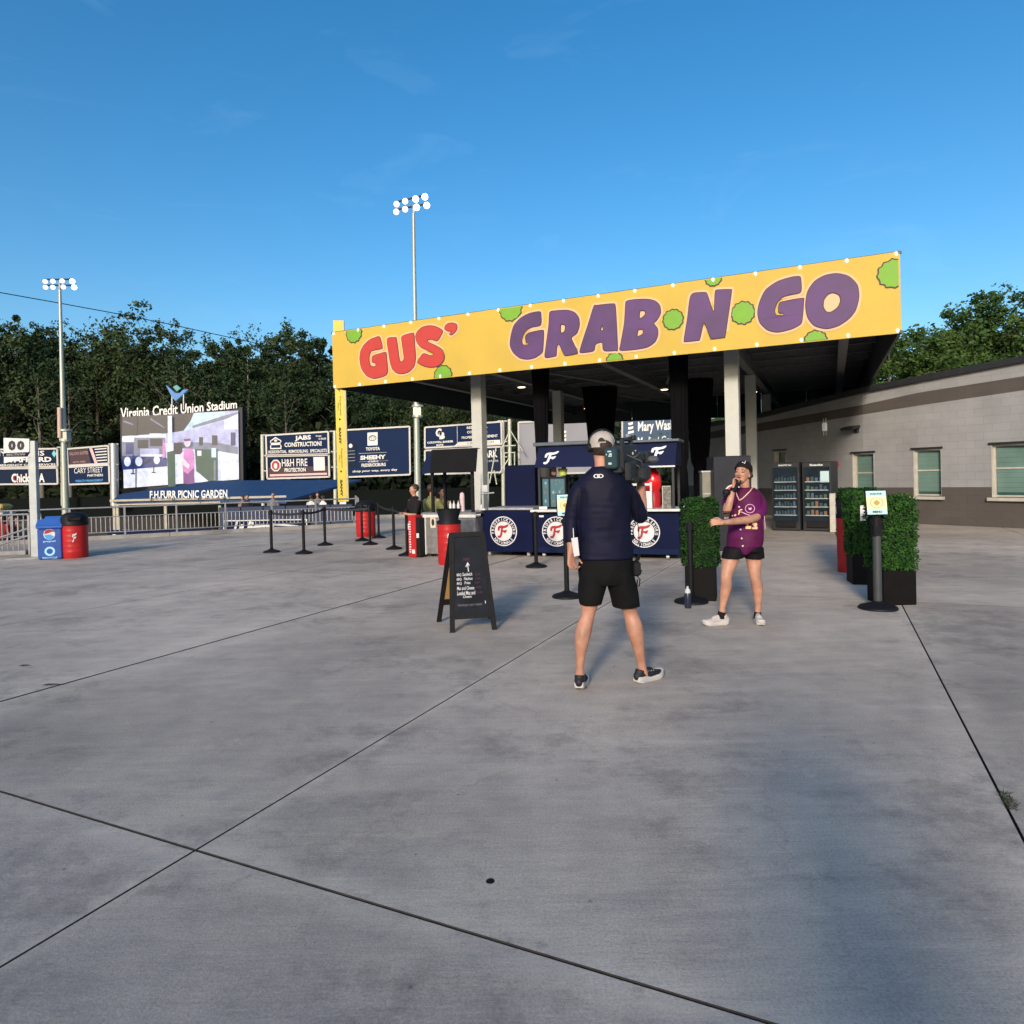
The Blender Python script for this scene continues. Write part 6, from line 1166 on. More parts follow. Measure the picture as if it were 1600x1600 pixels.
def shoe(parent, heel, dr, L_, M_up, M_sole, lift=0.0, w_=.048):
    d = Vector(dr).normalized(); s_ = Vector((-d.y, d.x, 0)); heel = Vector(heel); P = lambda f, o, z: heel+d*L_*f+s_*o+Zv(z+lift*max(0, 1-f*1.6))
    m_ = MB()
    for f, w2, h in ((.10, .036, .052), (.22, .036, .052), (.38, .038, .048), (.55, .042, .040), (.70, .046, .033), (.84, .042, .027)): m_.ell(P(f, 0, .028+h*.5), (w2*w_/.048, w2*1.3, h*.75), 16, 10, Matrix.Rotation(math.atan2(d.y, d.x)-math.pi/2, 3, 'Z'))
    limb(m_, [(P(.12, 0, .05), .036), (P(.15, 0, .10), .036)], 14, False); limb(m_, [(P(.3, 0, .085), .026), (P(.55, 0, .072), .024)], 12)
    up = skin(m_, 'shoe', M_up, parent, .006, 5)
    O = [(-.01, .0), (.0, .03), (.12, .037), (.35, .034), (.6, .044), (.78, .048), (.93, .034), (1.0, .0)]; O = O+[(f, -o) for f, o in O[-2:0:-1]]; O = smooth_loop(O, 3, .4); V = []; n = len(O)
    def zz(f): return .002+.020*max(0, (f-.75)/.25)**2+.012*max(0, (.12-f)/.12)
    for f, o in O: V.append(P(f, o*w_/.048*.92, zz(f)))
    for f, o in O: V.append(P(f*1.0, o*w_/.048*1.02, zz(f)+.020))
    for f, o in O: V.append(P(f*1.0, o*w_/.048, zz(f)+.040+.010*math.sin(f*9)))
    m_ = MB(); m_.add(V, [tuple(range(n))[::-1]]+[(j*n+i, j*n+(i+1) % n, (j+1)*n+(i+1) % n, (j+1)*n+i) for j in range(2) for i in range(n)]+[tuple(range(2*n, 3*n))], False); m_.build('sole', M_sole, up, True)
    m_ = MB()
    for k in range(4): f = .36+.07*k; m_.tube([P(f, -.026, .078-.02*(f-.3)), P(f+.01, 0, .112-.09*(f-.3)), P(f, .026, .078-.02*(f-.3))], .0035, 5)
    m_.build('laces', M_sole if lift == 0 else M_black, up, True); return up
def shorts_leg(mb, rings): loft(mb, rings, 24)
# ---------------------------------------------------------------- the camera operator, seen from behind
D0 = 4.95
man = thing('person', 'camera operator seen from behind in navy top, black shorts and pale cap', 'person', (gr(950, 1072).x, D0, 0))
W = lambda x, y, D=D0: at(x, y, D)
mz = 1060/D0; hw = lambda p: p/mz
body = MB()
legL = [(W(929, 900), .082), (W(922, 935, 4.94), .070), (W(918, 962, 4.93), .051), (W(911.5, 986, 4.895), .060), (W(908.5, 1006, 4.88), .050), (W(906.5, 1034, 4.88), .031), (W(906, 1052, 4.88), .033), (W(906, 1066, 4.90), .036)]
legR = [(W(969, 905), .085), (W(979, 935, 4.97), .073), (W(985, 957, 5.0), .054), (W(991.5, 981, 4.975), .063), (W(996, 1001, 4.985), .052), (W(1001, 1029, 5.02), .034), (W(1003, 1044, 5.03), .035), (W(1006, 1056, 5.05), .037)]
limb(body, legL); limb(body, legR)
loft(body, [(W(946, 905), .15, .09, 0), (W(946, 875), .15, .09, 0), (W(945, 840), .145, .09, 0), (W(943, 790), .16, .09, 0), (W(942, 765), .15, .08, 0), (W(941, 745), .08, .06, 0)])
limb(body, [(W(941, 750, 4.96), .062), (W(941, 736, 4.965), .059), (W(941, 724, 4.98), .056), (W(940, 712, 5.0), .06)])
armL = [(W(908, 772), .040), (W(896, 792, 4.95), .040), (W(893, 815, 4.95), .038), (W(892, 840, 4.91), .034), (W(892, 856, 4.89), .027), (W(892, 862, 4.885), .027)]
armR = [(W(979, 772), .040), (W(994, 790, 4.99), .042), (W(1001, 805, 5.03), .040), (W(1002, 796, 5.10), .044), (W(1001.5, 775, 5.16), .041), (W(1001, 752, 5.22), .029), (W(1001, 745, 5.24), .026)]
limb(body, armL); limb(body, armR)
hand(body, W(892, 862, 4.885), (.02, -.05, -1), (.75, .6, 0), (.5, -.5, 0), 1.0, .25)
hand(body, W(1001, 746, 5.24), (-.25, .05, 1), (-.2, -1, 0), (-1, .2, .1), .95, .55)
Mh = Matrix.Rotation(math.pi+.10, 3, 'Z'); hc = W(941, 699, 5.0)
head(body, hc, Mh, 1.0)
skin(body, 'body', M_sk1, man, .0062, 5)
hm = MB(); hm.ell(hc+Vector((0, -.014, .008)), (.082, .103, .108), 24, 16, Mh); hr = skin(hm, 'hair', mat('hair_short_brown', (.03, .018, .013), .7, var=.4, scale=60), man, .006, 3)
bmh = bmesh.new(); bmh.from_mesh(hr.data); L0 = rootmat(man).inverted() @ hc; bmesh.ops.delete(bmh, geom=[v for v in bmh.verts if v.co.z < L0.z-.055 or (v.co.y > L0.y+.03 and v.co.z < L0.z+.02)], context='VERTS'); bmh.to_mesh(hr.data); bmh.free()
# cap
cm_ = MB(); V = []; n = 36; rows = 10; F = []; cc = hc+Vector((-.003, -.004, .028))
for j in range(rows+1):
    ph = math.pi*.5*j/rows
    for i in range(n):
        a = 2*math.pi*i/n; rr = math.cos(ph*.98); rim = -.03 if j == 0 else 0
        sq = 1+.012*math.cos(a*6); V.append(cc+Mh @ Vector((.092*rr*math.cos(a)*sq, .108*rr*math.sin(a)*sq, .090*math.sin(ph)**.9+rim)))
for j in range(rows):
    for i in range(n):
        a = 2*math.pi*(i+.5)/n; back_ = abs(((a-math.pi/2+math.pi) % (2*math.pi))-math.pi)
        F.append((j*n+i, j*n+(i+1) % n, (j+1)*n+(i+1) % n, (j+1)*n+i))
V.append(cc+Vector((0, 0, .093))); F += [(rows*n+i, rows*n+(i+1) % n, (rows+1)*n) for i in range(n)]
cm_.add(V, F, True); M_cap = fabric('cap_offwhite', (.42, .38, .34), .8, .05); cap = cm_.build('cap', M_cap, man, True)
m_ = MB(); bill = [cc+Mh @ Vector((x, y, z)) for x, y, z in ((-.075, -.06, -.02), (-.07, -.13, -.025), (-.035, -.17, -.025), (0, -.18, -.022), (.035, -.17, -.025), (.07, -.13, -.025), (.075, -.06, -.02))]; m_.prism(bill, .006); m_.build('cap_bill', M_cap, cap, True)
m_ = MB(); m_.ell(cc+Vector((0, 0, .094)), (.009, .009, .005)); m_.build('cap_button', M_cap, cap, True)
cs_ = lambda u, v, d=0.0: cc+Mh @ Vector(((.093+d)*math.cos(v)*math.cos(math.pi/2-.30+u), (.109+d)*math.cos(v)*math.sin(math.pi/2-.30+u), .090*math.sin(v)**.9 if v > 0 else v*.09))
m_ = MB(); V = []; nu = 12
for i in range(nu+1): u = -.27+.54*i/nu; V += [cs_(u, .06, .003), cs_(u, .06+.34*math.sqrt(max(0, 1-(u/.27)**2)), .003)]
m_.add(V, [(2*i, 2*i+2, 2*i+3, 2*i+1) for i in range(nu)]); m_.build('cap_opening', M_black, cap, True)
m_ = MB(); m_.tube([cs_(-.32+.64*k/8, .03, .004) for k in range(9)], .0045, 6); m_.build('cap_strap', M_cap, cap, True)
m_ = MB()
for k in range(6):
    a = math.pi/2+k*math.pi/3; m_.tube([cc+Mh @ Vector((.093*math.cos(p_)*math.cos(a)*1.01, .109*math.cos(p_)*math.sin(a)*1.01, .091*math.sin(p_)**.9+.001)) for p_ in [q*.15+.05 for q in range(10)]], .0016, 4)
m_.build('cap_seam', mat('cap_seam', (.40, .35, .31), .8), cap, True)
# headphones
m_ = MB(); m_.tube([hc+Mh @ Vector((.103*math.cos(a), .005, .012+.118*math.sin(a))) for a in [math.pi*k/14 for k in range(15)]], .009, 8); hp = m_.build('headphones', M_black, man, True)
for sx in (-1, 1): m_ = MB(); m_.cyl(hc+Mh @ Vector((sx*.082, .005, -.002)), hc+Mh @ Vector((sx*.112, .005, -.002)), .037, .032, 18); m_.build('ear_cup', M_black, hp, True)
# shirt
M_shirt = fabric('shirt_navy', (.0045, .005, .018), .6, .4); sh = MB(); EX = .012
loft(sh, [(W(946, 872), .208, .135, 0), (W(946, 858), .205, .13, 0), (W(945, 835), .192, .122, 0), (W(944, 800), .196, .125, 0), (W(943, 775), .204, .12, 0), (W(942, 760), .205, .108, 0), (W(941.5, 748), .170, .095, 0), (W(941, 738), .115, .08, 0), (W(940.5, 730, 4.96), .072, .066, 0)], 36)
limb(sh, [(W(912, 762), .064), (W(902, 773, 4.95), .062), (W(896, 795, 4.95), .056), (W(893, 816, 4.95), .050), (W(892.5, 836, 4.92), .046), (W(892.5, 848, 4.90), .041)], cap=False)
limb(sh, [(W(975, 764), .068), (W(985, 776, 4.98), .063), (W(995, 793, 5.0), .058), (W(1000, 806, 5.03), .055), (W(1001, 800, 5.07), .050)], cap=False)
f1, f2 = wrink(.0030, 3.0, 15, 1.0), wrink(.0045, 7, 5, 4.0)
skin(sh, 'shirt', M_shirt, man, .0068, 5, lambda c, n_: f1(c, n_)+f2(c, n_))
m_ = MB(); c = W(941, 745, 4.90); m_.tube([W(940.5, 730, 4.96)+Vector((.072*math.cos(a), .066*math.sin(a), .006*math.sin(a))) for a in [2*math.pi*k/24 for k in range(25)]], .006, 6); m_.build('collar', fabric('collar_maroon', (.05, .008, .012)), man, True)
# back logo
pbk = W(935, 744, 4.845); S = surf(pbk+Vector((-.036, .0, -.02)), (.072, 0, 0), (0, .004, .04)); m_ = MB()
put_poly(m_, S, circ(.32, .5, .32, .36, 24), .006, [circ(.32, .5, .22, .22, 24)]); put_poly(m_, S, circ(.68, .5, .32, .36, 24), .007, [circ(.68, .5, .22, .22, 24)]); m_.build('emblem', M_lwhite, man, True)
# shorts
M_short = fabric('shorts_black', (.005, .005, .0055), .8, .2); sh = MB()
loft(sh, [(W(946.5, 866), .192, .118, 0), (W(946.5, 882), .198, .125, 0), (W(947, 900), .200, .128, 0), (W(947, 912), .185, .11, 0)], 36)
loft(sh, [(W(928, 895), .10, .115, 0), (W(925.5, 915), .103, .108, .1), (W(923.5, 932, 4.94), .090, .098, .1), (W(922.5, 943.5, 4.94), .080, .090, .1)], 26); loft(sh, [(W(967, 895), .105, .118, 0), (W(972, 915, 4.96), .108, .112, 0), (W(976, 932, 4.97), .102, .105, 0), (W(978.5, 947.5, 4.98), .099, .098, 0)], 26)
skin(sh, 'shorts', M_short, man, .0068, 4, wrink(.004, 7, 5, 2.0))
M_shoeb = mat('shoe_black', (.012, .012, .015), .6, bump=.2); M_solew = mat('sole_white', (.48, .46, .44), .6, var=.08)
def ankle_heel(p, d, k=.07): d = Vector(d).normalized(); return Vector((p.x, p.y, 0))-d*k
shoe(man, ankle_heel(W(906, 1052, 4.89), (.22, .97, 0)), (.22, .97, 0), .285, M_shoeb, M_solew, .02)
hl_ = ankle_heel(W(1004, 1044, 5.04), (.80, .60, 0)); shoe(man, (hl_.x, hl_.y, 0), (.80, .60, 0), .285, M_shoeb, M_solew, .0)
for o in man.children: pass
# hanging white cloth, belt pack
m_ = MB(); P = [W(892.5, 841, 4.80), W(902.5, 839.5, 4.80), W(905.5, 868, 4.80), W(897, 869.5, 4.80)]; m_.prism(P[::-1], .006); m_.prism([W(895.5, 841, 4.802), W(895.0, 825, 4.802), W(896, 825, 4.802), W(897, 841, 4.802)], .004); tag(m_.build('white_cloth', M_pwhite, man, True))
m_ = MB(); c = W(994, 888, 4.93); m_.box(tuple(c), (.055, .09, .11), bev=.015); m_.cyl(c+Zv(.05), c+Vector((.02, -.02, .10)), .012); bp_ = m_.build('belt_pack', M_black, man, True)
m_ = MB(); m_.tube([W(996, 893, 4.9), W(1003, 891, 4.9), W(1001, 896, 4.9), W(994, 899, 4.9), W(1000, 905, 4.9), W(999, 915, 4.9), W(995, 919, 4.9), W(996, 905, 4.9)], .0045, 6); m_.tube([W(990, 770, 4.9), W(998, 830, 4.92), W(1000, 870, 4.92), W(996, 885, 4.92)], .003, 6); m_.build('cable', M_black, bp_, True)
# ---- shoulder camera
vc = thing('video_camera', 'black shoulder video camera with labelled battery plate held by the operator in the navy top', 'video camera', tuple(W(972, 735, 4.95)), 0)
ax = Vector((.50, .866, .03)).normalized(); rt = ax.cross(Vector((0, 0, 1))).normalized(); upc = rt.cross(ax)
C0 = W(958, 716, 4.90)
def cbox(mb, f, r, u, lf, lr, lu, bev=.008):
    c = C0+ax*f+rt*r+upc*u; M = Matrix.Translation(c) @ Matrix(((rt.x, ax.x, upc.x), (rt.y, ax.y, upc.y), (rt.z, ax.z, upc.z))).to_4x4(); mb.box(None, (lr, lf, lu), M=M, bev=bev)
M_cam = mat('camera_black', (.016, .018, .021), .5, bump=.1)
m_ = MB(); cbox(m_, .17, .015, .0, .30, .11, .19); cbox(m_, .10, .015, -.085, .22, .10, .05); b_ = m_.build('camera_body', M_cam, vc, True)
m_ = MB(); cbox(m_, -.02, -.0, .0, .07, .095, .155, .012); bt = m_.build('battery', mat('battery_teal', (.016, .040, .048), .5), vc, True)
o = C0+ax*(-.056)-rt*(-.045)-upc*.075; S = surf(C0+ax*(-.0565)-rt*.045-upc*.075, rt*.09, upc*.15); m_ = MB()
for bx in ((.3, .80, .62, .86), (.42, .66, .66, .74), (.36, .58, .66, .64), (.15, .66, .24, .72), (.34, .2, .62, .3)): put_rect(m_, S, bx, .003)
m_.build('label', mat('label_pale', (.35, .48, .5), .5, var=0, emit=.15), bt, True)
m_ = MB(); cbox(m_, .45, .02, .0, .20, .085, .085, .02); cbox(m_, .58, .02, 0, .07, .12, .10, .01); m_.build('lens', M_cam, vc, True)
m_ = MB(); cbox(m_, .24, .015, .135, .20, .03, .028, .01); cbox(m_, .15, .015, .115, .03, .03, .05, .005); cbox(m_, .33, .015, .115, .03, .03, .05, .005); cbox(m_, .36, .02, .15, .05, .05, .04, .008); m_.build('handle', M_cam, vc, True)
m_ = MB(); cbox(m_, .34, -.11, .03, .16, .06, .06, .012); m_.build('viewfinder', M_cam, vc, True)
m_ = MB(); cbox(m_, .30, .11, -.12, .14, .10, .14, .03); cbox(m_, .22, .05, -.16, .30, .16, .03, .01); cbox(m_, .12, .085, -.10, .16, .05, .16, .02); m_.build('shoulder_grip', M_cam, vc, True)
m_ = MB(); cbox(m_, .33, .19, -.02, .06, .07, .05, .015); m_.build('zoom_control', mat('zoom_grey', (.09, .09, .09), .4), vc, True)
m_ = MB(); pts = [C0+ax*(.2+.03*math.cos(k*.7))+rt*(.09+.035*math.sin(k*.7))+upc*(-.10+.012*k) for k in range(12)]; m_.tube(pts, .004, 6); m_.tube([C0+ax*.1+rt*.07+upc*.02, C0+ax*.2+rt*.14-upc*.03, C0+ax*.3+rt*.13-upc*.1], .004, 6); m_.build('cable', mat('cable_grey', (.12, .12, .12), .4), vc, True)
m_ = MB(); cbox(m_, .27, .022, .165, .05, .03, .03, .008); m_.build('microphone_mount', mat('mount_grey', (.3, .3, .32), .5), vc, True)
m_ = MB(); cbox(m_, .22, .072, .03, .02, .004, .02, 0); cbox(m_, .28, .072, .05, .02, .004, .008, 0); m_.build('marking', M_pwhite, vc, True)
# ---------------------------------------------------------------- the singer
DW = 6.88; Q = lambda x, y, D=DW: at(x, y, D); cw_ = lambda x, y, D=DW: at(1040+x/5.16, 690+y/5.16, D)
wo = thing('person', 'singer in a purple number 23 jersey, black shorts and dark cap', 'person', (gr(1150, 975).x, DW, 0))
b = MB()
limb(b, [(cw_(572, 865), .065), (cw_(524, 950, 6.86), .078), (cw_(500, 1030, 6.83), .066), (cw_(488, 1095, 6.81), .054), (cw_(487, 1160, 6.82), .056), (cw_(478, 1220, 6.84), .050), (cw_(462, 1310, 6.86), .034), (cw_(455, 1375, 6.87), .033), (cw_(448, 1415, 6.87), .034)])
limb(b, [(cw_(692, 865), .065), (cw_(712, 950, 6.90), .078), (cw_(716, 1030, 6.88), .064), (cw_(724, 1105, 6.86), .052), (cw_(738, 1165, 6.89), .056), (cw_(742, 1230, 6.90), .048), (cw_(744, 1310, 6.92), .033), (cw_(742, 1375, 6.92), .032), (cw_(738, 1415, 6.92), .034)])
yw = -.35
loft(b, [(cw_(632, 860), .12, .08, yw), (cw_(634, 800), .11, .08, yw), (cw_(640, 650), .11, .08, yw), (cw_(640, 520), .12, .08, yw), (cw_(640, 430), .12, .065, yw), (cw_(640, 385), .08, .055, yw)])
limb(b, [(cw_(645, 420), .05), (cw_(640, 370, 6.87), .047), (cw_(635, 330, 6.86), .048), (cw_(632, 290, 6.88), .055)])
# her right arm raised to the mouth, left arm across
limb(b, [(cw_(545, 440, 6.87), .036), (cw_(508, 500, 6.80), .042), (cw_(492, 565, 6.74), .039), (cw_(497, 560, 6.68), .038), (cw_(512, 500, 6.66), .036), (cw_(535, 420, 6.67), .028), (cw_(548, 375, 6.68), .024)])
limb(b, [(cw_(730, 440, 6.90), .036), (cw_(752, 520, 6.88), .042), (cw_(735, 600, 6.80), .042), (cw_(690, 625, 6.72), .040), (cw_(600, 638, 6.64), .036), (cw_(510, 648, 6.58), .029), (cw_(465, 650, 6.56), .024)])
hand(b, cw_(550, 372, 6.68), (.10, -.02, 1), (.5, .6, .1), (1, .1, 0), .92, .65)
hand(b, cw_(462, 650, 6.56), (-1, 0, .05), (.1, .5, 1), (0, .3, -1), .88, .05, .5)
hd_c = cw_(622, 262, 6.85); Mw = Matrix.Rotation(R(-38), 3, 'Z') @ Matrix.Rotation(R(-12), 3, 'X') @ Matrix.Rotation(R(6), 3, 'Y')
head(b, hd_c, Mw, .95, .010)
skin(b, 'body', M_sk2, wo, .0058, 4)
HP = lambda x, y, z: hd_c+Mw @ (Vector((x, y, z))*.98)
m_ = MB(); m_.ell(HP(0, -.091, -.060), (.013, .008, .009), 12, 8, Mw); m_.build('mouth', mat('mouth_dark', (.06, .008, .008), .4, var=0), wo, True)
m_ = MB(); m_.tube([HP(-.020, -.094, -.050), HP(-.008, -.102, -.0465), HP(0, -.1025, -.048), HP(.008, -.102, -.0465), HP(.020, -.094, -.050)], .0035, 6); m_.tube([HP(-.017, -.093, -.072), HP(0, -.100, -.077), HP(.017, -.093, -.072)], .0038, 6); m_.build('lips', mat('lips', (.35, .10, .09), .4, var=0), wo, True)
M_brow = mat('brow_dark', (.05, .025, .018), .8, var=0)
for sx in (-1, 1):
    m_ = MB(); m_.tube([HP(sx*.014, -.095, .027), HP(sx*.030, -.0935, .034), HP(sx*.047, -.081, .029)], [.0022, .003, .0014], 6); m_.build('eyebrow', M_brow, wo, True)
    m_ = MB(); m_.tube([HP(sx*.017, -.092, .007), HP(sx*.029, -.0945, .0015), HP(sx*.043, -.084, .006)], [.0015, .0024, .0015], 6); m_.build('eyelash', M_brow, wo, True)
    m_ = MB(); m_.ell(HP(sx*.029, -.0885, .0095), (.012, .006, .007), 12, 8, Mw); m_.build('eyelid', mat('eyelid', (.38, .17, .13), .5, var=0), wo, True)
hm = MB(); E_ = lambda p, r: hm.ell(HP(*p), [q*.98 for q in r], 20, 14, Mw); E_((0, .030, .030), (.082, .088, .092)); E_((0, .070, -.02), (.068, .055, .08)); E_((.0, .080, -.085), (.055, .048, .06)); E_((.02, .085, -.135), (.04, .035, .05)); E_((.066, .03, .0), (.020, .035, .045)); E_((-.066, .03, .0), (.020, .035, .045))
skin(hm, 'hair', M_hair, wo, .006, 4, wrink(.003, 12, 40))
# dark cap with crown tipped back
V = []; F = []; n = 32; rows = 8; Mc = Mw @ Matrix.Rotation(R(-14), 3, 'X'); cc = HP(0, .006, .036)
for j in range(rows+1):
    ph = math.pi*.5*j/rows
    for i in range(n): a = 2*math.pi*i/n; V.append(cc+Mc @ Vector((.086*math.cos(ph*.97)**.75*math.cos(a), .100*math.cos(ph*.97)**.75*math.sin(a), .098*math.sin(ph))))
F = [(j*n+i, j*n+(i+1) % n, (j+1)*n+(i+1) % n, (j+1)*n+i) for j in range(rows) for i in range(n)]; V.append(cc+Mc @ Vector((0, 0, .099))); F += [(rows*n+i, rows*n+(i+1) % n, (rows+1)*n) for i in range(n)]
m_ = MB(); m_.add(V, F, True); M_capd = fabric('cap_dark', (.013, .010, .011)); cp = m_.build('cap', M_capd, wo, True)
m_ = MB(); m_.prism([cc+Mc @ Vector(q) for q in ((-.074, .055, .006), (-.068, .115, .0), (-.036, .160, -.002), (0, .172, .002), (.036, .160, -.002), (.068, .115, .0), (.074, .055, .006))[::-1]], .006); m_.build('cap_bill', M_capd, cp, True)
S = surf(cc+Mc @ Vector((.012, -.098, .028)), Mc @ Vector((.03, .010, 0)), Mc @ Vector((0, .012, .045))); m_ = MB(); put_poly(m_, S, circ(-.05, .3, .22, .14, 10), .012); put_poly(m_, S, [(.4, 0), (.7, .05), (.65, .9), (.5, .9)], .012); m_.build('emblem', mat('emblem_grey', (.5, .5, .48), .5, var=0), cp, True)
# jersey
M_jer = fabric('jersey_purple', (.085, .010, .095), .6, .25); N_ = M_jer.node_tree
rpj = [x for x in N_.nodes if x.bl_idname == 'ShaderNodeValToRGB'][0]; rpj.color_ramp.elements[0].color = (.060, .005, .024, 1); rpj.color_ramp.elements[1].color = (.105, .009, .085, 1)
j = MB()
loft(j, [(cw_(634, 845), .172, .132, yw), (cw_(640, 780), .176, .128, yw), (cw_(646, 700), .168, .118, yw), (cw_(646, 600), .160, .112, yw), (cw_(645, 500), .158, .108, yw), (cw_(642, 430), .150, .090, yw), (cw_(645, 398), .125, .075, yw), (cw_(642, 372, 6.88), .075, .058, yw)], 34)
loft(j, [(cw_(640, 902), .035, .125, yw), (cw_(638, 872), .100, .137, yw), (cw_(634, 830), .165, .138, yw)], 24)
limb(j, [(cw_(560, 425, 6.88), .060), (cw_(520, 470, 6.82), .062), (cw_(508, 510, 6.79), .060)], cap=False)
limb(j, [(cw_(712, 425, 6.90), .056), (cw_(745, 470, 6.90), .064), (cw_(758, 540, 6.87), .070), (cw_(735, 603, 6.81), .068)], cap=False)
f1, f2 = wrink(.005, 6, 5, 7.0), wrink(.004, 3, 9, 2.0); jer = skin(j, 'jersey', M_jer, wo, .0066, 4, lambda c, n_: f1(c, n_)+f2(c, n_))
FN = Vector((math.sin(yw), -math.cos(yw), 0)); SD = Vector((math.cos(yw), math.sin(yw), 0))
from mathutils.bvhtree import BVHTree
Iw = rootmat(wo).inverted(); bv = BVHTree.FromPolygons([v.co.copy() for v in jer.data.vertices], [tuple(p.vertices) for p in jer.data.polygons])
Iwr = rootmat(wo)
def on_j(cx, cy, off=.004):                             # put a print point on the jersey along the line of sight of its front
    d = cw_(cx, cy, 7)-Vector((0, 0, EYE)); o = Iw @ Vector((0, 0, EYE)); h = bv.ray_cast(o, d.normalized()); 
    return (Iwr @ (h[0]-d.normalized()*off)) if h[0] is not None else cw_(cx, cy, DW-.12)
def jtube(pts, r, nm, m): m_ = MB(); m_.tube([on_j(*p) for p in pts], r, 5); m_.build(nm, m, jer, True)
M_gold = mat('print_gold', (.72, .50, .25), .6, var=0); M_pk = mat('print_pink_white', (.75, .45, .60), .6, var=0)
jtube([(560, 385), (567, 410), (578, 440), (590, 468), (600, 472)], .006, 'neck_trim', mat('trim_peach', (.72, .48, .38), .6, var=0)); jtube([(600, 472), (625, 455), (655, 425), (685, 395), (703, 366)], .006, 'neck_trim', MATS['trim_peach'])
m_ = MB()
for p in ((592, 527), (604, 709), (613, 781), (622, 842)): m_.ell(on_j(*p, .004), (.010, .010, .010), 8, 6)
m_.build('button', M_pwhite, jer, True)
def jpoly(P, nm, m): 
    m_ = MB(); T = tessellate_polygon([[Vector((x, -y, 0)) for x, y in P]]); m_.add([on_j(x, y) for x, y in P], [tuple(t) for t in T]); m_.build(nm, m, jer, True)
jpoly([(645, 660), (668, 655), (672, 668), (665, 680), (690, 682), (690, 704), (645, 704), (644, 686), (658, 672), (645, 672)], 'number', M_gold); jpoly([(700, 655), (735, 655), (740, 672), (730, 680), (742, 690), (740, 706), (700, 706), (696, 692), (720, 692), (716, 684), (705, 680), (716, 672), (698, 668)], 'number', M_gold)
jpoly([(585, 560), (600, 545), (620, 545), (618, 553), (603, 556), (600, 565), (612, 567), (598, 572), (594, 590), (584, 588), (590, 566)], 'lettering', M_gold); jpoly([(552, 590), (566, 583), (572, 592), (560, 602), (552, 600)], 'lettering', M_gold); jpoly([(532, 595), (544, 590), (546, 600), (535, 606)], 'lettering', M_gold); jpoly([(474, 606), (508, 604), (508, 618), (474, 620)], 'sleeve_stripe', M_pwhite)
jtube([(645+38*math.cos(a)+35, 540+35*math.sin(a)) for a in [2*math.pi*k/12 for k in range(13)]], .0035, 'patch_ring', M_pk); jpoly([(668, 530), (680, 538), (690, 528), (694, 545), (680, 552), (670, 545)], 'patch_mark', M_pk)
jtube([(610, 567), (650, 585), (690, 598), (728, 606)], .0045, 'sleeve_piping', M_pk); jtube([(796, 600), (800, 650), (803, 708)], .003, 'side_piping', M_pk)
# shorts
s2 = MB(); loft(s2, [(cw_(632, 800), .140, .095, yw), (cw_(632, 850), .170, .118, yw), (cw_(632, 885), .172, .118, yw)], 30); loft(s2, [(cw_(565, 850), .112, .118, yw), (cw_(548, 900, 6.87), .112, .115, yw), (cw_(540, 938, 6.86), .108, .108, yw)], 24); loft(s2, [(cw_(700, 850), .105, .115, yw), (cw_(712, 900, 6.9), .100, .110, yw), (cw_(718, 940, 6.9), .096, .104, yw)], 24)
skin(s2, 'shorts', fabric('shorts_black2', (.006, .005, .007), .7), wo, .0068, 4, wrink(.003, 8, 6, 3.0))
M_shw = mat('shoe_white', (.44, .41, .38), .7, bump=.25); M_sock = fabric('sock_black', (.012, .010, .012))
hl_ = ankle_heel(cw_(450, 1390, 6.87), (-1, -.12, 0), .065); shoe(wo, (hl_.x, hl_.y, 0), (-1, -.12, 0), .265, M_shw, M_solew, .0, .046)
hl_ = ankle_heel(cw_(741, 1390, 6.92), (-.12, -.95, 0), .065); shoe(wo, (hl_.x, hl_.y, 0), (-.12, -.95, 0), .25, M_shw, M_solew, .0, .046)
m_ = MB(); limb(m_, [(cw_(455, 1372, 6.87), .0365), (cw_(450, 1395, 6.87), .038), (cw_(447, 1425, 6.87), .04)], 16, False); m_.build('sock', M_sock, wo, True); m_ = MB(); limb(m_, [(cw_(743, 1372, 6.92), .0345), (cw_(741, 1395, 6.92), .036), (cw_(739, 1430, 6.91), .04)], 16, False); m_.build('sock', M_sock, wo, True)
m_ = MB(); limb(m_, [(cw_(540, 405, 6.67), .032), (cw_(546, 380, 6.68), .030)], 14, False); m_.build('wristband', M_black, wo, True)
m_ = MB(); m_.tube([cw_(498, 560, 6.66)+Vector((.042*math.cos(a), .042*math.sin(a), -.004)) for a in [2*math.pi*k/16 for k in range(17)]], .004, 6); m_.tube([cw_(500, 575, 6.68)+Vector((.040*math.cos(a), .040*math.sin(a), -.004)) for a in [2*math.pi*k/16 for k in range(17)]], .005, 6); m_.build('bracelet', M_black, wo, True)
mc = thing('microphone', 'dark handheld microphone held up to the mouth of the person in purple', 'microphone', tuple(cw_(560, 360, 6.64)))
m_ = MB(); a_, b_ = cw_(552, 400, 6.62), cw_(585, 335, 6.66); m_.cyl(a_, b_, .014, .018, 14); m_.build('handle', M_black, mc, True); m_ = MB(); m_.ell(b_+(b_-a_).normalized()*.018, (.026, .026, .028)); m_.build('grille', mat('mic_mesh', (.06, .06, .065), .35, .7, bump=.3, bscale=600), mc, True)
m_ = MB(); p0, p1 = cw_(582, 352, 6.60), cw_(600, 325, 6.62)
# phone/strap bundle hanging by the wrist
m_ = MB(); m_.ell(cw_(492, 410, 6.66), (.04, .03, .035)); m_.ell(cw_(478, 432, 6.66), (.022, .02, .02)); m_.build('strap', M_black, mc, True)
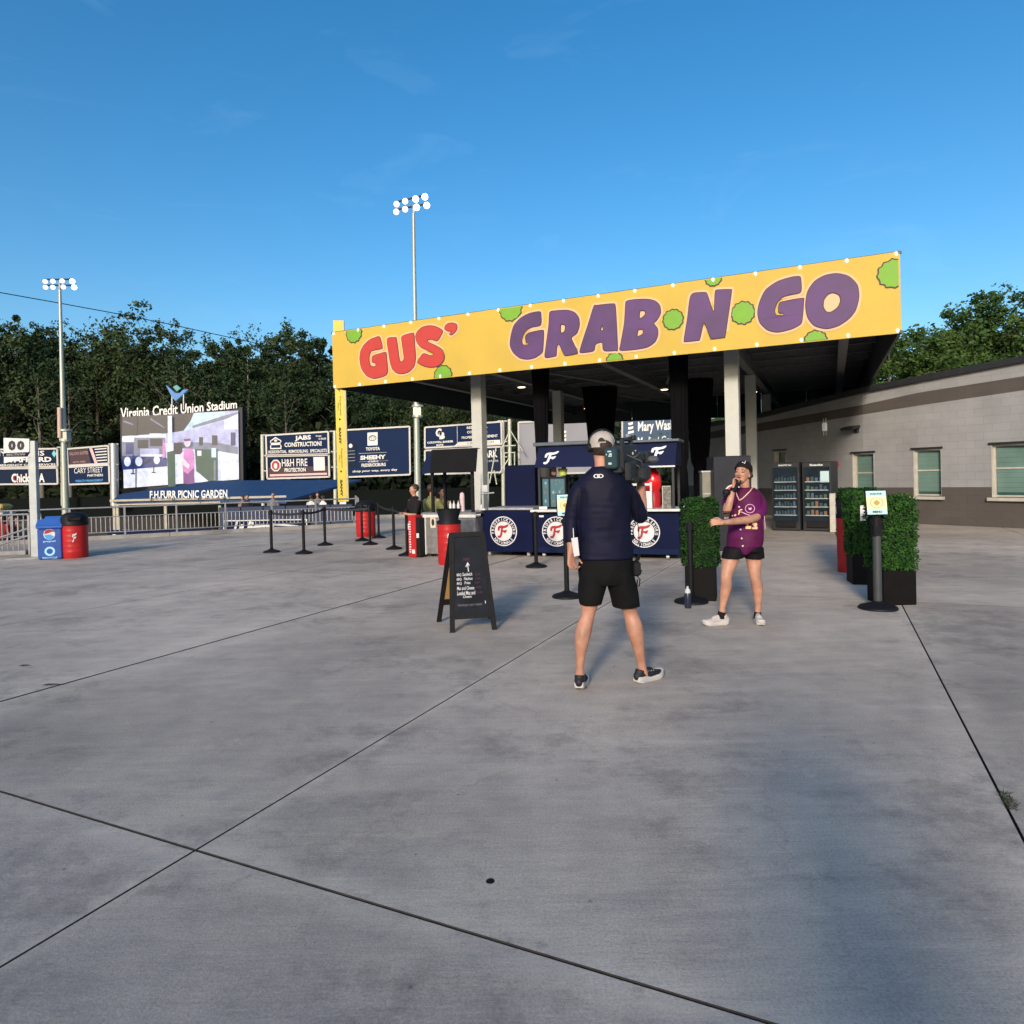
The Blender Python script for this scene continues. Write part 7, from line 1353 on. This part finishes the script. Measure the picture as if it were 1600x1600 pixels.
# ---------------------------------------------------------------- small people further off
def small_person(label, px, D, ytop, h, shirt, pants, hairc, face, cat='person', arm=None, cap=None, vox=.016, group=None, skn=None):
    top = at(px, ytop, D); z0 = top.z-h; t = thing('person', label, 'person', (top.x, D, z0), face, group); s = h/1.75; sk = skn or M_sk1; P = lambda x, y, z: Vector((x*s, y*s, z*s)); T = rootmat(t)
    WP = lambda x, y, z: T @ P(x, y, z); b = MB()
    for sx in (-1, 1):
        limb(b, [(WP(sx*.09, 0, .88), .075*s), (WP(sx*.095, -.01, .48), .052*s), (WP(sx*.10, .02, .3), .052*s), (WP(sx*.10, .02, .08), .035*s)], 12, k=3); limb(b, [(WP(sx*.10, .03, .04), .036*s), (WP(sx*.11, -.13, .03), .032*s)], 10, k=2)
        A = (arm or {}).get(sx) or [(.24, 0, 1.12), (.24, -.08, .86)]; limb(b, [(WP(sx*.18, 0, 1.38), .048*s), (WP(sx*A[0][0], A[0][1], A[0][2]), .038*s), (WP(sx*A[1][0], A[1][1], A[1][2]), .027*s)], 12, k=4); e = WP(sx*A[1][0], A[1][1], A[1][2]); d = (e-WP(sx*A[0][0], A[0][1], A[0][2])).normalized()
        hand(b, e, d, (-sx, -.3, .2), (0, -.2, -1), s*.95, .2)
    loft(b, [(WP(0, 0, .85), .14*s, .10*s, face), (WP(0, 0, 1.1), .13*s, .09*s, face), (WP(0, 0, 1.35), .165*s, .095*s, face), (WP(0, 0, 1.44), .08*s, .06*s, face)], 20, 3); limb(b, [(WP(0, 0, 1.42), .052*s), (WP(0, -.01, 1.56), .052*s)], 12)
    Mf = Matrix.Rotation(face, 3, 'Z'); head(b, WP(0, -.01, 1.635), Mf, s, .0); skin(b, 'body', sk, t, vox*.75, 2)
    b = MB(); loft(b, [(WP(0, 0, .84), .175*s, .125*s, face), (WP(0, 0, 1.08), .165*s, .12*s, face), (WP(0, 0, 1.33), .20*s, .125*s, face), (WP(0, 0, 1.43), .13*s, .09*s, face), (WP(0, 0, 1.49), .075*s, .07*s, face)], 22, 3)
    for sx in (-1, 1): A = (arm or {}).get(sx) or [(.24, 0, 1.12), (.24, -.08, .86)]; limb(b, [(WP(sx*.165, 0, 1.375), .078*s), (WP(sx*(.18+A[0][0])/2, A[0][1]*.6, (1.38+A[0][2])/2), .070*s), (WP(sx*A[0][0], A[0][1], A[0][2]), .062*s)], 12, False, 3)
    skin(b, 'shirt', shirt, t, vox*.75, 3, wrink(.004, 6, 6, px*.1))
    b = MB(); loft(b, [(WP(0, 0, .98), .15*s, .11*s, face), (WP(0, 0, .86), .168*s, .12*s, face), (WP(0, 0, .80), .155*s, .11*s, face)], 20, 3)
    for sx in (-1, 1): limb(b, [(WP(sx*.085, 0, .86), .088*s), (WP(sx*.095, 0, .5), .068*s), (WP(sx*.10, .01, .12), .056*s)], 14, False, 3)
    skin(b, 'trousers', pants, t, vox*.75, 2)
    b = MB(); b.ell(WP(0, .020, 1.672), (.088*s, .100*s, .094*s), 16, 10, Mf); b.build('cap' if cap else 'hair', cap or hairc, t, True)
    if cap: b = MB(); b.ell(WP(0, -.10, 1.66), (.06*s, .07*s, .008*s), 14, 6, Mf); b.build('cap_bill', cap, t, True)
    return t
fb_ = fabric
small_person('worker in an olive green shirt bending over the stainless cart', 674, 14.4, 757, 1.62, fb_('olive_shirt', (.17, .18, .075)), fb_('dark_trousers', (.02, .02, .025)), M_hair, 2.6, arm={1: [(.26, -.12, 1.14), (.20, -.34, 1.05)], -1: [(.27, -.1, 1.12), (.22, -.34, 1.02)]})
small_person('dark-capped worker in an olive shirt at the right side of the stainless cart', 690, 14.9, 762, 1.6, fb_('olive_shirt2', (.22, .19, .09)), MATS['dark_trousers'], M_hair, .6, cap=fb_('cap_black3', (.015, .015, .015)))
small_person('person in a black top standing in shadow left of the stainless cart', 647, 13.9, 757, 1.6, fb_('black_top', (.014, .012, .014)), fb_('black_trousers', (.012, .012, .012)), M_hair, -.9, arm={1: [(.26, -.14, 1.1), (.12, -.34, 1.12)]})
small_person('worker in black and red behind the counter guard of the food cart', 1014, 13.0, 742, 1.60, fb_('black_red_top', (.05, .012, .014)), MATS['black_trousers'], M_hair, -.2, arm={-1: [(.28, -.12, 1.15), (.24, -.05, 1.40)]})
M_sw = fb_('white_shirt', (.5, .5, .5)); M_sg = fb_('grey_shirt', (.16, .16, .17)); M_sk_ = fb_('black_shirt', (.02, .02, .022)); M_dt = MATS['dark_trousers']
D_ = 33.0
small_person('spectator in a white shirt, left of the three at the rail near the yellow pole', 486, D_, 774, 1.7, M_sw, M_dt, M_hair, math.pi-.2, vox=.03)
small_person('spectator in a grey shirt, tallest of the three near the yellow pole', 496, D_+.3, 769.5, 1.78, M_sg, M_dt, M_hair, .3, vox=.03)
small_person('spectator in a bright white shirt, right of the three near the yellow pole', 504.5, D_, 774.5, 1.65, fb_('bright_white', (.68, .68, .68)), M_dt, M_hair, 2.5, vox=.03)
small_person('spectator in a grey shirt alone at the right end of the pavilion roof', 426.5, D_, 771, 1.75, M_sg, M_dt, M_hair, .2, vox=.03, cap=fb_('cap_grey4', (.2, .2, .21)))
small_person('spectator in a black shirt beside another below the pavilion gutter', 386, D_, 773, 1.72, M_sk_, M_dt, M_hair, .4, vox=.03)
small_person('bare-armed spectator left of the one in black under the pavilion gutter', 379, D_+.4, 775, 1.68, fb_('tan_shirt', (.22, .15, .12)), M_dt, M_hair, -.3, vox=.03)
# people on the far left below the terrace
for i, (x, y, c, l) in enumerate(((3, 806, (.22, .03, .03), 'spectator in a red shirt at the far left edge behind the stair railing'), (16, 806, (.16, .05, .06), 'spectator in a dark maroon shirt behind the stair railing, second from the left edge'), (26, 808, (.40, .30, .14), 'spectator in a tan shirt behind the stair railing'), (34, 818, (.35, .12, .1), 'low seated spectator in a salmon shirt by the stair railing'))):
    small_person(l, x, 24+i*.4, y, 1.6, fb_('far_shirt%s' % 'abcd'[i], c), M_dt, M_hair, .3*i, vox=.03)
t = thing('food_umbrella', 'yellow striped stand top low at the left edge behind the section sign', 'stand', tuple(at(2, 800, 34))); m_ = MB(); c = at(0, 789, 34); m_.box((c.x-.3, c.y, c.z-.1), (1.4, .8, .3), bev=.1); m_.build('top', mat('tan_yellow', (.40, .28, .08), .6), t, True); m_ = MB(); m_.box((c.x-.3, c.y, c.z-.45), (1.5, .9, .16)); m_.build('edge', M_cream, t, True); m_ = MB(); m_.box((c.x-.3, c.y, c.z-2), (.2, .2, 3)); m_.build('post', M_dark, t, True)
